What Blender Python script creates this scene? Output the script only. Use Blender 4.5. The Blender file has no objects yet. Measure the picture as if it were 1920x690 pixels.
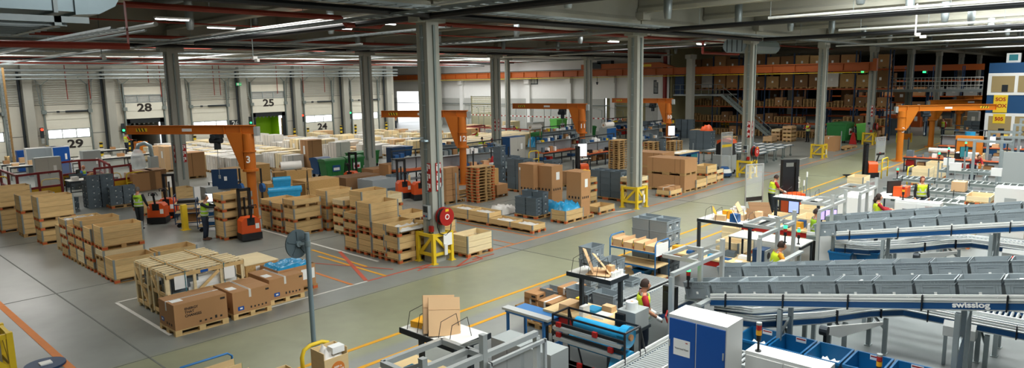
import bpy, math, random
from mathutils import Vector, Matrix
random.seed(7)
C = bpy.context.scene.collection
PI = math.pi
# ---------------------------------------------------------------- camera model (24 mm lens, fitted to the hall's own lines)
FOC, PITCH, ROLL, YAW, CH = 1280.95, .1507014, -.01755997, .746857, 5.85
_F = Vector((math.cos(YAW)*math.cos(PITCH), math.sin(YAW)*math.cos(PITCH), -math.sin(PITCH)))
_R = Vector((math.sin(YAW), -math.cos(YAW), 0)); _U = _R.cross(_F)
_c, _s = math.cos(ROLL), math.sin(ROLL)
CR, CU = _c*_R+_s*_U, -_s*_R+_c*_U
def ray(x, y): return CR*((x-960)/FOC)+CU*(-(y-345)/FOC)+_F
def at(x, y, z=0.0):
    r = ray(x, y); return Vector((0, 0, CH))+r*((z-CH)/r.z)
def onX(x, y, X):
    r = ray(x, y); return Vector((0, 0, CH))+r*(X/r.x)
def onY(x, y, Y):
    r = ray(x, y); return Vector((0, 0, CH))+r*(Y/r.y)
# ---------------------------------------------------------------- materials
def lin(c):
    return tuple((v/12.92 if v <= .04045 else ((v+.055)/1.055)**2.4) for v in c)
def hx(h): return lin(tuple(int(h[i:i+2], 16)/255 for i in (0, 2, 4)))
M = {}
def mat(name, col, rough=.6, metal=0, var=.0, noise=.0, scale=(3, 3, 3), detail=3, emit=0, alpha=None, bump=0, spec=.4):
    m = bpy.data.materials.new(name); m.use_nodes = True
    nt = m.node_tree; N = nt.nodes; L = nt.links
    b = N['Principled BSDF']
    col = hx(col) if isinstance(col, str) else col
    b.inputs['Base Color'].default_value = (*col, 1)
    b.inputs['Roughness'].default_value = rough
    b.inputs['Metallic'].default_value = metal
    b.inputs['Specular IOR Level'].default_value = spec
    if emit:
        b.inputs['Emission Color'].default_value = (*col, 1); b.inputs['Emission Strength'].default_value = emit
    if alpha is not None:
        b.inputs['Alpha'].default_value = alpha
    if var or noise:
        hsv = N.new('ShaderNodeHueSaturation'); hsv.inputs['Color'].default_value = (*col, 1)
        add = N.new('ShaderNodeMath'); add.operation = 'ADD'; add.inputs[0].default_value = 1-var/2-noise/2; add.inputs[1].default_value = 0
        last = add
        if var:
            oi = N.new('ShaderNodeObjectInfo'); mu = N.new('ShaderNodeMath'); mu.operation = 'MULTIPLY_ADD'
            mu.inputs[1].default_value = var; mu.inputs[2].default_value = 1-var/2-noise/2
            L.new(oi.outputs['Random'], mu.inputs[0]); L.new(mu.outputs[0], add.inputs[0])
        if noise:
            tc = N.new('ShaderNodeTexCoord'); mp = N.new('ShaderNodeMapping'); mp.inputs['Scale'].default_value = scale
            nz = N.new('ShaderNodeTexNoise'); nz.inputs['Scale'].default_value = 1; nz.inputs['Detail'].default_value = detail
            L.new(tc.outputs['Object'], mp.inputs[0]); L.new(mp.outputs[0], nz.inputs['Vector'])
            mr = N.new('ShaderNodeMath'); mr.operation = 'MULTIPLY'; mr.inputs[1].default_value = noise*1.0
            L.new(nz.outputs['Fac'], mr.inputs[0]); L.new(mr.outputs[0], add.inputs[1])
            if bump:
                bp = N.new('ShaderNodeBump'); bp.inputs['Strength'].default_value = bump
                L.new(nz.outputs['Fac'], bp.inputs['Height']); L.new(bp.outputs[0], b.inputs['Normal'])
        L.new(last.outputs[0], hsv.inputs['Value']); L.new(hsv.outputs[0], b.inputs['Base Color'])
    M[name] = m
    return m
mat('pine', 'd6b47c', .65, var=.26, noise=.6, scale=(2.2, 2.2, 26), detail=6)
mat('pine_pale', 'e6d2a6', .6, var=.14, noise=.35, scale=(2, 2, 18))
mat('pallet_wood', 'b08c5a', .75, var=.25, noise=.5, scale=(5, 5, 14))
mat('block_orange', 'c25a2c', .65, var=.15, noise=.2)
mat('osb', 'c49a5e', .75, var=.08, noise=.7, scale=(22, 22, 22), detail=5)
mat('plywood', 'd9bd8b', .6, var=.08, noise=.2, scale=(1, 6, 9))
mat('carton', 'b18458', .8, var=.12, noise=.08)
mat('carton_pale', 'd0ab80', .8, var=.14, noise=.08)
mat('carton_dark', '82603f', .8, var=.15, noise=.1)
mat('white_wrap', 'dedad2', .35, var=.10, noise=.12, scale=(7, 7, 7))
mat('paper', 'eeeeea', .6)
mat('tape', 'dcd8cf', .5)
mat('ink', '2b2622', .7)
mat('tote_grey', '8b9599', .5, var=.14, noise=.08)
mat('tote_dark', '5f6c74', .5, var=.16, noise=.08)
mat('bin_blue', '0a5f92', .42, var=.08)
mat('steel', '93a3a8', .38, metal=.7, noise=.15, scale=(4, 4, 4))
mat('galv', '9aa3a4', .45, metal=.55, noise=.3, scale=(3, 3, 3))
mat('alu', 'c9cdcb', .35, metal=.6)
mat('guide_white', 'e3e4df', .4)
mat('dark_metal', '2c3338', .5, metal=.2)
mat('black', '15171a', .45)
mat('rubber', '1d1d1e', .85)
mat('blue_rail', '15497a', .4)
mat('blue_paint', '1b4f84', .45)
mat('blue_cabinet', '0f4f9e', .4)
mat('navy', '1c3a5c', .5)
mat('blue_tube', '2f6fa8', .4)
mat('cyan_film', '2f95c4', .25, noise=.35, scale=(9, 9, 9))
mat('yellow', 'e3c02a', .5, noise=.12)
mat('yellow_dark', 'c99a18', .55)
mat('orange', 'c8731a', .45, noise=.08)
mat('jib_orange', 'bd671b', .45, noise=.1)
mat('runway_orange', 'a9541a', .5, noise=.1)
mat('truck_orange', 'd8531b', .45)
mat('red', 'a81f1a', .4)
mat('pipe_red', '8c2f1e', .5, noise=.1)
mat('fence_red', '7c1d1c', .5)
mat('green_bin', '2f7a3d', .5, noise=.1)
mat('lime', '9ad21e', .5)
mat('grey_paint', '9a9f9d', .5)
mat('grey_cab', 'b7b5ab', .5)
mat('white_paint', 'e2e2de', .45)
mat('machine_white', 'd5d6d2', .45)
mat('desk_top', 'd9d8d0', .5)
mat('concrete', 'a4a49a', .8, var=.04, noise=.28, scale=(1.2, 1.2, .5), detail=5)
mat('concrete_beam', 'aaa89a', .85, noise=.25, scale=(.8, .4, 2), detail=5)
mat('wall_panel', 'cbc8ba', .8, noise=.22, scale=(.35, .35, .8), detail=5)
mat('wall_rib', 'b4b5ab', .7, noise=.08)
mat('wall_white', 'e6e6e2', .7, noise=.05)
mat('wall_block', 'b9bab4', .8, noise=.15, scale=(.5, .5, 4))
mat('deck', '8a8d88', .8, noise=.15)
mat('door_skin', 'dcdacb', .55, noise=.08)
mat('dock_dark', '1b2023', .7)
mat('paint_yellow', 'dfa021', .6, noise=.15, scale=(4, 4, 4))
mat('paint_orange', 'cf7a33', .6, noise=.2, scale=(4, 4, 4))
mat('paint_white', 'd8d6cd', .6, noise=.2, scale=(4, 4, 4))
mat('paint_red', 'c4553a', .6, noise=.2, scale=(4, 4, 4))
mat('joint', '6c6f69', .8)
mat('glass', (0.75, 0.8, 0.8), .08, alpha=.18)
mat('film_clear', 'cfd6d8', .25, alpha=.45)
mat('window_day', 'f4f6f4', .4, emit=3.0)
mat('skylight', 'f6faf8', .4, emit=14.0)
mat('lamp_tube', 'ffffff', .4, emit=9.0)
mat('exit_green', '1f9a5a', .4, emit=.8)
mat('led_green', '2df07c', .4, emit=3.0)
mat('led_red', 'ff3a22', .4, emit=3.0)
mat('screen_blue', '9fb2e8', .3, emit=1.2)
mat('screen_white', 'e6e9ee', .3, emit=1.1)
mat('screen_violet', 'b9a5ee', .3, emit=1.1)
mat('hivis', 'c9dc2c', .6, noise=.15, scale=(12, 12, 12))
mat('hivis_green', '9bc62a', .6, noise=.2, scale=(12, 12, 12))
mat('reflective', 'b9bdb9', .4)
mat('skin', 'c68d6e', .55)
mat('hair_dark', '35251d', .8)
mat('hair_grey', '5d5650', .8)
mat('hair_red', '6a3425', .8)
mat('cloth_dark', '1d2226', .85)
mat('cloth_navy', '222c3c', .85)
mat('cloth_red', '9c1d22', .8)
mat('cloth_orange', 'd58a1c', .8)
mat('cloth_blue', '2d63a8', .8)
mat('shoe', '5a3d2c', .7)
mat('lime_paper', '7fe06a', .6)
mat('olive_door', '9c9670', .7, noise=.1)
mat('conduit', '7d8784', .5, metal=.3)
mat('teal', '2b7d86', .5)
# floor: two coatings, joints are real strips
def floor_material():
    m = bpy.data.materials.new('floor_coating'); m.use_nodes = True; nt = m.node_tree; N = nt.nodes; L = nt.links
    b = N['Principled BSDF']; tc = N.new('ShaderNodeTexCoord')
    sp = N.new('ShaderNodeSeparateXYZ'); L.new(tc.outputs['Object'], sp.inputs[0])
    nz = N.new('ShaderNodeTexNoise'); nz.inputs['Scale'].default_value = .35; nz.inputs['Detail'].default_value = 6; L.new(tc.outputs['Object'], nz.inputs['Vector'])
    n2 = N.new('ShaderNodeTexNoise'); n2.inputs['Scale'].default_value = 2.2; n2.inputs['Detail'].default_value = 8; L.new(tc.outputs['Object'], n2.inputs['Vector'])
    def band(lo, hi):
        a = N.new('ShaderNodeMapRange'); a.inputs[1].default_value = lo-.1; a.inputs[2].default_value = lo+.1; L.new(sp.outputs['Y'], a.inputs[0])
        c = N.new('ShaderNodeMapRange'); c.inputs[1].default_value = hi-.1; c.inputs[2].default_value = hi+.1; c.inputs[3].default_value = 1; c.inputs[4].default_value = 0; L.new(sp.outputs['Y'], c.inputs[0])
        mu = N.new('ShaderNodeMath'); mu.operation = 'MULTIPLY'; L.new(a.outputs[0], mu.inputs[0]); L.new(c.outputs[0], mu.inputs[1]); return mu
    bd = band(12.0, 15.55)
    mx = N.new('ShaderNodeMixRGB'); mx.inputs[1].default_value = (*hx('868982'), 1); mx.inputs[2].default_value = (*hx('8c8e72'), 1); L.new(bd.outputs[0], mx.inputs[0])
    b3 = band(-20, 10.6); m3 = N.new('ShaderNodeMixRGB'); m3.inputs[2].default_value = (*hx('6a6f6e'), 1); L.new(b3.outputs[0], m3.inputs[0]); L.new(mx.outputs[0], m3.inputs[1])
    hsv = N.new('ShaderNodeHueSaturation'); L.new(m3.outputs[0], hsv.inputs['Color'])
    ad = N.new('ShaderNodeMath'); ad.operation = 'MULTIPLY_ADD'; ad.inputs[1].default_value = .55; ad.inputs[2].default_value = .58; L.new(nz.outputs['Fac'], ad.inputs[0])
    a2 = N.new('ShaderNodeMath'); a2.operation = 'MULTIPLY_ADD'; a2.inputs[1].default_value = .28; L.new(n2.outputs['Fac'], a2.inputs[0]); L.new(ad.outputs[0], a2.inputs[2])
    L.new(a2.outputs[0], hsv.inputs['Value']); L.new(hsv.outputs[0], b.inputs['Base Color'])
    rr = N.new('ShaderNodeMapRange'); rr.inputs[3].default_value = .22; rr.inputs[4].default_value = .5; L.new(nz.outputs['Fac'], rr.inputs[0]); L.new(rr.outputs[0], b.inputs['Roughness'])
    M['floor'] = m
floor_material()
# ---------------------------------------------------------------- mesh builder
class MB:
    def __init__(s): s.v = []; s.f = []; s.mi = []; s.ms = []
    def _m(s, m):
        if m not in s.ms: s.ms.append(m)
        return s.ms.index(m)
    def add(s, vs, fs, m=None):
        o = len(s.v); s.v += [tuple(v) for v in vs]; s.f += [tuple(i+o for i in f) for f in fs]; s.mi += [s._m(m)]*len(fs); return s
    def box(s, x0, y0, z0, x1, y1, z1, m=None):
        return s.add([(x0, y0, z0), (x1, y0, z0), (x1, y1, z0), (x0, y1, z0), (x0, y0, z1), (x1, y0, z1), (x1, y1, z1), (x0, y1, z1)],
                     [(0, 3, 2, 1), (4, 5, 6, 7), (0, 1, 5, 4), (1, 2, 6, 5), (2, 3, 7, 6), (3, 0, 4, 7)], m)
    def cb(s, c, d, m=None):
        return s.box(c[0]-d[0]/2, c[1]-d[1]/2, c[2]-d[2]/2, c[0]+d[0]/2, c[1]+d[1]/2, c[2]+d[2]/2, m)
    def frustum(s, a, b, z0, z1, m=None):   # a, b = (x0,y0,x1,y1) rectangles
        return s.add([(a[0], a[1], z0), (a[2], a[1], z0), (a[2], a[3], z0), (a[0], a[3], z0), (b[0], b[1], z1), (b[2], b[1], z1), (b[2], b[3], z1), (b[0], b[3], z1)],
                     [(0, 3, 2, 1), (4, 5, 6, 7), (0, 1, 5, 4), (1, 2, 6, 5), (2, 3, 7, 6), (3, 0, 4, 7)], m)
    def bar(s, p, q, w, h, m=None, up=(0, 0, 1)):
        p, q = Vector(p), Vector(q); d = (q-p).normalized(); up = Vector(up)
        if abs(d.dot(up)) > .98: up = Vector((1, 0, 0))
        a = d.cross(up).normalized(); b = a.cross(d).normalized(); vs = []
        for e in (p, q):
            for i, j in ((-1, -1), (1, -1), (1, 1), (-1, 1)): vs.append(e+a*(i*w/2)+b*(j*h/2))
        return s.add(vs, [(0, 1, 2, 3), (7, 6, 5, 4), (0, 4, 5, 1), (1, 5, 6, 2), (2, 6, 7, 3), (3, 7, 4, 0)], m)
    def cyl(s, p, q, r, n=12, r2=None, m=None, cap=True):
        p, q = Vector(p), Vector(q); d = (q-p).normalized(); up = Vector((0, 0, 1)) if abs(d.z) < .9 else Vector((1, 0, 0))
        a = d.cross(up).normalized(); b = a.cross(d).normalized(); r2 = r if r2 is None else r2; vs = []
        for e, rr in ((p, r), (q, r2)):
            for i in range(n): t = 2*PI*i/n; vs.append(e+a*(rr*math.cos(t))+b*(rr*math.sin(t)))
        fs = [(i, (i+1) % n, n+(i+1) % n, n+i) for i in range(n)]
        if cap: fs += [tuple(range(n-1, -1, -1)), tuple(range(n, 2*n))]
        return s.add(vs, fs, m)
    def tube(s, pts, r, n=8, m=None):
        pts = [Vector(p) for p in pts]; rings = []; up = None; vs = []; fs = []
        for i, p in enumerate(pts):
            d = (pts[min(i+1, len(pts)-1)]-pts[max(i-1, 0)]).normalized()
            if up is None: up = Vector((0, 0, 1)) if abs(d.z) < .9 else Vector((1, 0, 0))
            a = d.cross(up); a = a.normalized() if a.length > 1e-4 else d.orthogonal().normalized(); b = a.cross(d).normalized(); up = b
            for k in range(n): t = 2*PI*k/n; vs.append(p+a*(r*math.cos(t))+b*(r*math.sin(t)))
        for i in range(len(pts)-1):
            for k in range(n): fs.append((i*n+k, i*n+(k+1) % n, (i+1)*n+(k+1) % n, (i+1)*n+k))
        fs += [tuple(range(n-1, -1, -1)), tuple(range((len(pts)-1)*n, len(pts)*n))]
        return s.add(vs, fs, m)
    def lathe(s, prof, n=16, c=(0, 0, 0), m=None):
        vs = []; fs = []
        for r, z in prof:
            for k in range(n): t = 2*PI*k/n; vs.append((c[0]+r*math.cos(t), c[1]+r*math.sin(t), c[2]+z))
        for i in range(len(prof)-1):
            for k in range(n): fs.append((i*n+k, i*n+(k+1) % n, (i+1)*n+(k+1) % n, (i+1)*n+k))
        fs += [tuple(range(n-1, -1, -1)), tuple(range((len(prof)-1)*n, len(prof)*n))]
        return s.add(vs, fs, m)
    def prism(s, poly, ax, a, b, m=None):   # poly in the two other axes
        n = len(poly); vs = []
        for e in (a, b):
            for u, v in poly: vs.append({'x': (e, u, v), 'y': (u, e, v), 'z': (u, v, e)}[ax])
        fs = [tuple(range(n-1, -1, -1)), tuple(range(n, 2*n))]+[(i, (i+1) % n, n+(i+1) % n, n+i) for i in range(n)]
        return s.add(vs, fs, m)
    def quad(s, a, b, c, d, m=None): return s.add([a, b, c, d], [(0, 1, 2, 3)], m)
    def xf(s, mtx):
        s.v = [tuple(mtx @ Vector(v)) for v in s.v]; return s
    def mesh(s, name, dm, smooth=False):
        me = bpy.data.meshes.new(name); me.from_pydata(s.v, [], s.f)
        for m in s.ms: me.materials.append(M[m or dm])
        me.polygons.foreach_set('material_index', s.mi)
        if smooth: me.polygons.foreach_set('use_smooth', [True]*len(s.f))
        me.update(); return me
def obj(name, mb, m, parent=None, loc=None, rz=0, smooth=False):
    me = mb.mesh(name, m, smooth) if isinstance(mb, MB) else mb
    o = bpy.data.objects.new(name, me); C.objects.link(o)
    if parent is not None: o.parent = parent
    if loc is not None: o.location = loc
    if rz: o.rotation_euler = (0, 0, rz)
    return o
def tag(o, label, cat, group=None):
    o['label'] = label; o['category'] = cat
    if group: o['group'] = group
    return o
def struct(name, mb, m, loc=None, rz=0, parent=None):
    o = obj(name, mb, m, parent, loc, rz)
    if parent is None: o['kind'] = 'structure'
    return o
def thing(name, label, cat, loc=(0, 0, 0), rz=0, group=None):
    o = bpy.data.objects.new(name, None); C.objects.link(o); o.empty_display_size = .2
    o.location = loc; o.rotation_euler = (0, 0, rz)
    return tag(o, label, cat, group)
KIDS = {}
def dup(root, loc, rz=0, label=None, group=None, first=set()):
    if root.name not in first:
        first.add(root.name); r = root
    else:
        r = root.copy(); C.objects.link(r)
        for ch in root.children:
            c = ch.copy(); C.objects.link(c); c.parent = r
            for g in ch.children:
                d = g.copy(); C.objects.link(d); d.parent = c
    r.location = loc; r.rotation_euler = (0, 0, rz)
    if label: r['label'] = label
    if group: r['group'] = group
    return r
def text(name, body, size, loc, rot, m, parent=None, ext=.004, align='CENTER', bold=0, sx=1):
    cu = bpy.data.curves.new(name, 'FONT'); cu.body = body; cu.size = size; cu.extrude = ext; cu.align_x = align; cu.align_y = 'CENTER'
    cu.offset = bold; cu.resolution_u = 3
    t = bpy.data.objects.new(name, cu); C.objects.link(t); bpy.context.view_layer.update()
    me = bpy.data.meshes.new_from_object(t.evaluated_get(bpy.context.evaluated_depsgraph_get())); bpy.data.objects.remove(t); bpy.data.curves.remove(cu)
    me.materials.clear(); me.materials.append(M[m]); me.name = name
    o = bpy.data.objects.new(name, me); C.objects.link(o); o.location = loc; o.rotation_euler = rot; o.scale = (sx, 1, 1)
    if parent is not None: o.parent = parent
    return o
FX = (PI/2, 0, -PI/2)   # text readable from the -X side
FY = (PI/2, 0, 0)       # text readable from the -Y side
ORD = ['bottom', 'second', 'third', 'fourth', 'fifth', 'sixth', 'seventh', 'eighth', 'ninth', 'tenth', 'eleventh', 'twelfth', 'thirteenth', 'fourteenth', 'fifteenth', 'sixteenth']
NTH = ['first']+ORD[1:]
def lvl(i, n): return 'topmost' if i == n-1 and n > 1 else ('bottom' if i == 0 and n > 1 else ('only' if n == 1 else ORD[i]+' from the floor'))
# ================================================================ the building
WY = 67.0; WX = 63.0
fl = MB(); fl.box(-8, -40, -.3, 150, 90, 0); struct('floor', fl, 'floor')
def line(name, x0, y0, x1, y1, w, m, z=.004):
    mb = MB(); mb.bar((x0, y0, z), (x1, y1, z), w, .006); return struct(name, mb, m)
for Y in (12.46, 11.5): line('floor_marking', 2, Y, 100, Y, .11, 'paint_yellow')
line('floor_marking', 5.85, 16.55, 5.85, 20.3, .09, 'paint_white'); line('floor_marking', 5.85, 20.3, 7.2, 20.3, .09, 'paint_white')
line('floor_marking', 5.9, 16.6, 11.5, 16.6, .07, 'paint_white'); line('floor_marking', 11.5, 16.6, 13.9, 16.6, .07, 'paint_red')
line('floor_marking', 13.08, 18.2, 13.08, 27, .1, 'paint_white')
line('floor_marking', 3.68, 14.5, 3.68, 23.5, .16, 'paint_orange')
p = at(585, 468.7); q = at(687, 500); line('floor_marking', p.x, p.y, q.x, q.y, .1, 'paint_yellow')
p = at(600, 472.8); q = at(739, 512); line('floor_marking', 12.2, 16.6, 12.2, 20.4, .1, 'paint_yellow')
line('floor_marking', 11.0, 16.6, 11.0, 19.6, .1, 'paint_orange'); line('floor_marking', 9.9, 17, 9.9, 19, .1, 'paint_yellow')
p = at(637, 472); q = at(686, 526); line('floor_marking', p.x, p.y, q.x, q.y, .12, 'paint_red', .006)
p = at(566, 492); q = at(737, 505); line('floor_marking', p.x, p.y, q.x, q.y, .05, 'paint_red', .006)
for a, b in (((15.2, 15.9), (16.2, 15.9)), ((14.3, 15.7), (15.6, 16.3)), ((14.3, 15.7), (13.4, 16.5)), ((14.3, 15.7), (15.5, 15.75)), ((15.5, 15.75), (15.6, 16.3)), ((13.2, 16.3), (14.2, 16.6))):
    line('floor_marking', *a, *b, .06, 'paint_red', .007)
line('floor_marking', 16.3, 16.3, 25.6, 16.3, .08, 'paint_orange'); line('floor_marking', 19.0, 16.3, 19.0, 21, .08, 'paint_orange')
line('floor_marking', 17.7, 16.3, 17.7, 19, .08, 'paint_orange'); line('floor_marking', 20.3, 16.4, 21.3, 16.4, .07, 'paint_white')
line('floor_marking', 27.0, 16.4, 37.8, 16.4, .08, 'paint_orange'); line('floor_marking', 39, 16.2, 50, 16.2, .08, 'paint_orange')
line('floor_marking', 24.9, 16.9, 25.8, 16.6, .07, 'paint_white'); line('floor_marking', 24.2, 18.2, 24.9, 16.9, .07, 'paint_white')
line('floor_marking', 41, 16.3, 41, 22, .08, 'paint_orange'); line('floor_marking', 45, 17.5, 51, 17.5, .08, 'paint_white')
line('floor_marking', 52, 16.3, 62, 16.3, .08, 'paint_orange')
for X in (5.0, 17.2, 29.2, 41.2): line('floor_joint', X, 13, X, 34, .035, 'joint', .003)
for Y in (15.5, 6.2, 22.6, 31): line('floor_joint', -2, Y, 60, Y, .025, 'joint', .003)
# columns of the row along the aisle and the row behind
def column(x, y, w=.5, top=8.1, corbel=True, trim=True):
    mb = MB(); h = w/2
    mb.box(-h, -h, 0, h, h, top)
    if corbel:
        mb.box(-h-.32, -h+.02, top-.42, h+.32, h-.02, top-.02)
    c = struct('column', mb, 'concrete', (x, y, 0))
    if trim:
        t = MB(); t.box(-h-.05, -.07, .9, -h-.005, .03, top-.5); struct('cable_channel', t, 'conduit', parent=c)
        t = MB(); t.box(-.02, -h-.05, 1.0, .06, -h-.005, top-.5); struct('cable_channel', t, 'conduit', parent=c)
        b = MB()
        for k in range(9): b.box(-h-.06, -.1, 1.6+k*.7, -h-.005, .06, 1.63+k*.7)
        struct('cable_clip', b, 'galv', parent=c)
    return c
ROW1 = [14.4+12.03*k for k in range(9)]
cols = [column(x, 16.85) for x in ROW1]
for x in (14.4, 26.4, 38.4, 50.4): column(x, 37.1, .55, 8.0)
column(50.4, 47.06, .35, 8.3); column(60.9, 32.6, .62, 8.0, trim=False); column(61.6, 57.4, .4, 8.4, trim=False); column(61.6, 70, .4, 8.4, trim=False)
for x in (74.4, 86.4, 98.4, 110.4): column(x, 37.1, .55, 8.0, trim=False); column(x, -3.3, .5, 8.1, trim=False)
# extinguisher signs on the columns
def red_sign(parent_xy, z, side, w=.22, h=.3):
    pass
# dock wall
OPEN = ((21.66, 24.82), (33.5, 37.05))
wl = MB(); xs = -8
for a, b in OPEN:
    wl.box(xs, WY, 0, a, WY+.3, 10.2); wl.box(a, WY, 2.95, b, WY+.3, 10.2); xs = b
wl.box(xs, WY, 0, 51.6, WY+.3, 10.2)
wl.box(51.4, WY+.3, 0, 51.7, 84, 10.2)
struct('wall_dock', wl, 'wall_panel')
rb = MB()
for k in range(17):
    z = 4.62+k*.19
    rb.box(-8, WY-.06, z, 51.5, WY-.004, z+.13)
struct('wall_cladding', rb, 'wall_rib')
sm = MB()
for z in (1.95, 4.45):
    xs = -8
    for a, b in (OPEN if z < 3 else ()): sm.box(xs, WY-.012, z, a, WY-.004, z+.05); xs = b
    sm.box(xs, WY-.012, z, 51.5, WY-.004, z+.05)
struct('wall_seam', sm, 'joint')
up = MB(); up.box(-8, WY-.09, 7.85, 51.5, WY-.065, 10.1); struct('wall_top_band', up, 'dark_metal')
for k in range(-3, 7):
    x = 14.4+6*k; mb = MB(); mb.box(x-.32, WY-.75, 0, x+.32, WY-.1, 7.6 if k % 2 else 8.0); struct('wall_column', mb, 'concrete')
    if k >= 0:
        mb = MB(); mb.cyl((x-.5, WY-.35, .2), (x-.5, WY-.35, 7.2), .1, 10); struct('rain_pipe', mb, 'dark_metal')
for z, r in ((7.3, .11), (6.92, .11), (6.62, .06)):
    mb = MB(); mb.cyl((-8, WY-1.6, z), (51.0, WY-1.6, z), r, 10); struct('wall_pipe', mb, 'galv')
mb = MB(); mb.cyl((-8, WY-2.2, 7.9), (62, WY-2.2, 7.9), .12, 10); struct('sprinkler_pipe', mb, 'pipe_red')
mb = MB(); mb.cyl((-8, WY-4.5, 8.1), (62, WY-4.5, 8.1), .1, 10); struct('sprinkler_pipe', mb, 'pipe_red')
for x in (12.5, 18.9, 17.2, 24.7, 29.6, 36.2, 30.2, 41.8, 47.5, 23.7, 39.2):
    mb = MB(); mb.cyl((x, WY-.5, 7.9), (x, WY-.5, 4.9 if x != 23.7 else 6.2), .035, 6); struct('sprinkler_drop', mb, 'pipe_red')
# dock doors
def dock_door(i, x0, x1, num, lifted, windows=True):
    w = x1-x0; z0 = 3.0 if lifted else .05; n = 4 if not lifted else 3; ht = 2.85 if lifted else 4.0
    mb = MB(); hh = ht/(4 if lifted else 5)
    for k in range(4 if lifted else 5):
        if k == (2 if lifted else 2) : continue
        mb.box(x0, WY-.2, z0+k*hh+.012, x1, WY-.13, z0+(k+1)*hh-.012)
    d = struct('door_%d' % i, mb, 'door_skin')
    k = 2
    fr = MB(); fr.box(x0, WY-.21, z0+k*hh, x1, WY-.13, z0+k*hh+.07); fr.box(x0, WY-.21, z0+(k+1)*hh-.07, x1, WY-.13, z0+(k+1)*hh)
    for j in range(4):
        xx = x0+.03+(w-.06)*j/3; fr.box(xx-.03, WY-.21, z0+k*hh, xx+.03, WY-.13, z0+(k+1)*hh)
    struct('window_frame', fr, 'galv', parent=d)
    for j in range(3):
        g = MB(); a = x0+.06+(w-.12)*j/3; g.box(a+.03, WY-.175, z0+k*hh+.07, a+(w-.12)/3-.03, WY-.165, z0+(k+1)*hh-.07)
        struct('window_pane', g, 'window_day' if not lifted else 'glass', parent=d)
    if num: text('door_number', num, 1.0 if lifted else .95, ((x0+x1)/2+(0 if lifted else .35), WY-.215, z0+.95 if lifted else 1.13), FY, 'ink', d, bold=.03, sx=1.25)
    # guide rails, struts and the spring shaft
    g = MB()
    for x, s in ((x0-.09, -1), (x1+.09, 1)):
        g.box(x-.05, WY-.3, 0, x+.05, WY-.13, 6.15)
        g.bar((x, WY-.3, 6.1), (x+s*.5, WY-.3, 6.65), .05, .05); g.bar((x, WY-.3, 6.1), (x-s*.75, WY-.5, 6.75), .05, .05)
        g.bar((x+s*.35, WY-.25, 6.6), (x+s*.12, WY-.25, 3.9), .07, .05); g.box(x-.16, WY-.45, 3.75, x+.16, WY-.15, 4.05)
        g.bar((x+s*.3, WY-.25, 4.7), (x, WY-.25, 4.3), .04, .04)
    r = obj('door_guide', g, 'conduit', d); 
    if not lifted:
        s2 = MB(); s2.cyl((x0, WY-.35, 3.9), (x1, WY-.35, 3.9), .03, 8); s2.cyl((x0+w*.45, WY-.35, 3.9), (x1, WY-.35, 3.9), .085, 10); s2.cyl((x0+.8, WY-.35, 3.9), (x0+1.0, WY-.35, 3.9), .08, 8)
        obj('spring_shaft', s2, 'dark_metal', d)
    return d
DD = [(15.53, 18.72, '29', 0), (21.66, 24.82, '28', 1), (27.42, 30.8, None, 0), (33.5, 37.05, '25', 1), (39.39, 42.76, '24', 0), (45.42, 49.0, None, 0), (9.6, 12.6, None, 0), (3.5, 6.6, None, 0)]
for i, (a, b, n, l) in enumerate(DD): dock_door(i+1, a, b, n, l)
text('door_number', '26', .7, (31.6, WY-.15, 2.05), FY, 'paper', bpy.data.objects['door_3'], bold=.01)
mb = MB(); mb.box(30.9, WY-.14, 1.7, 32.0, WY-.02, 2.4); struct('number_plate', mb, 'dark_metal', parent=bpy.data.objects['door_3'])
# dock shelters: dark surround; trucks in them
for k, (a, b) in enumerate(OPEN):
    mb = MB(); mb.box(a-.12, WY-.12, 0, a+.3, WY-.03, 2.95); mb.box(b-.3, WY-.12, 0, b+.12, WY-.03, 2.95); mb.box(a-.12, WY-.12, 2.6, b+.12, WY-.02, 3.0)
    struct('dock_surround', mb, 'dock_dark')
    t = thing('truck_trailer', ['open box trailer with pale roof backed into the dock under number 28', 'lime green trailer standing in the dock under number 25'][k], 'trailer', ((a+b)/2, WY+.35, 0))
    s = MB(); s.box(-1.25, 0, .05, 1.25, 9, .15); obj('trailer_floor', s, 'pallet_wood', t)
    for sx in (-1, 1):
        s = MB(); s.box(sx*1.27-.03, 0, .15, sx*1.27+.03, 9, 2.65)
        for q in range(8): s.box(sx*1.24-.03, .1, .4+q*.28, sx*1.24+.03, 8.9, .46+q*.28)
        obj('side_wall', s, 'lime' if k else 'grey_paint', t)
    s = MB(); s.box(-1.3, 0, 2.6, 1.3, 9, 2.68); obj('trailer_roof', s, 'lime' if k else 'white_paint', t)
    s = MB(); s.box(-1.3, 1.6 if k else 8.9, .15, 1.3, 1.7 if k else 9, 2.6)
    obj('front_wall', s, 'lime' if k else 'dark_metal', t)
    s = MB()
    for q in range(7): s.box(-1.25+q*.4, -.02 if k else .0, 2.45, -1.1+q*.4, .03, 2.6)
    obj('roof_edge', s, 'galv', t)
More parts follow.
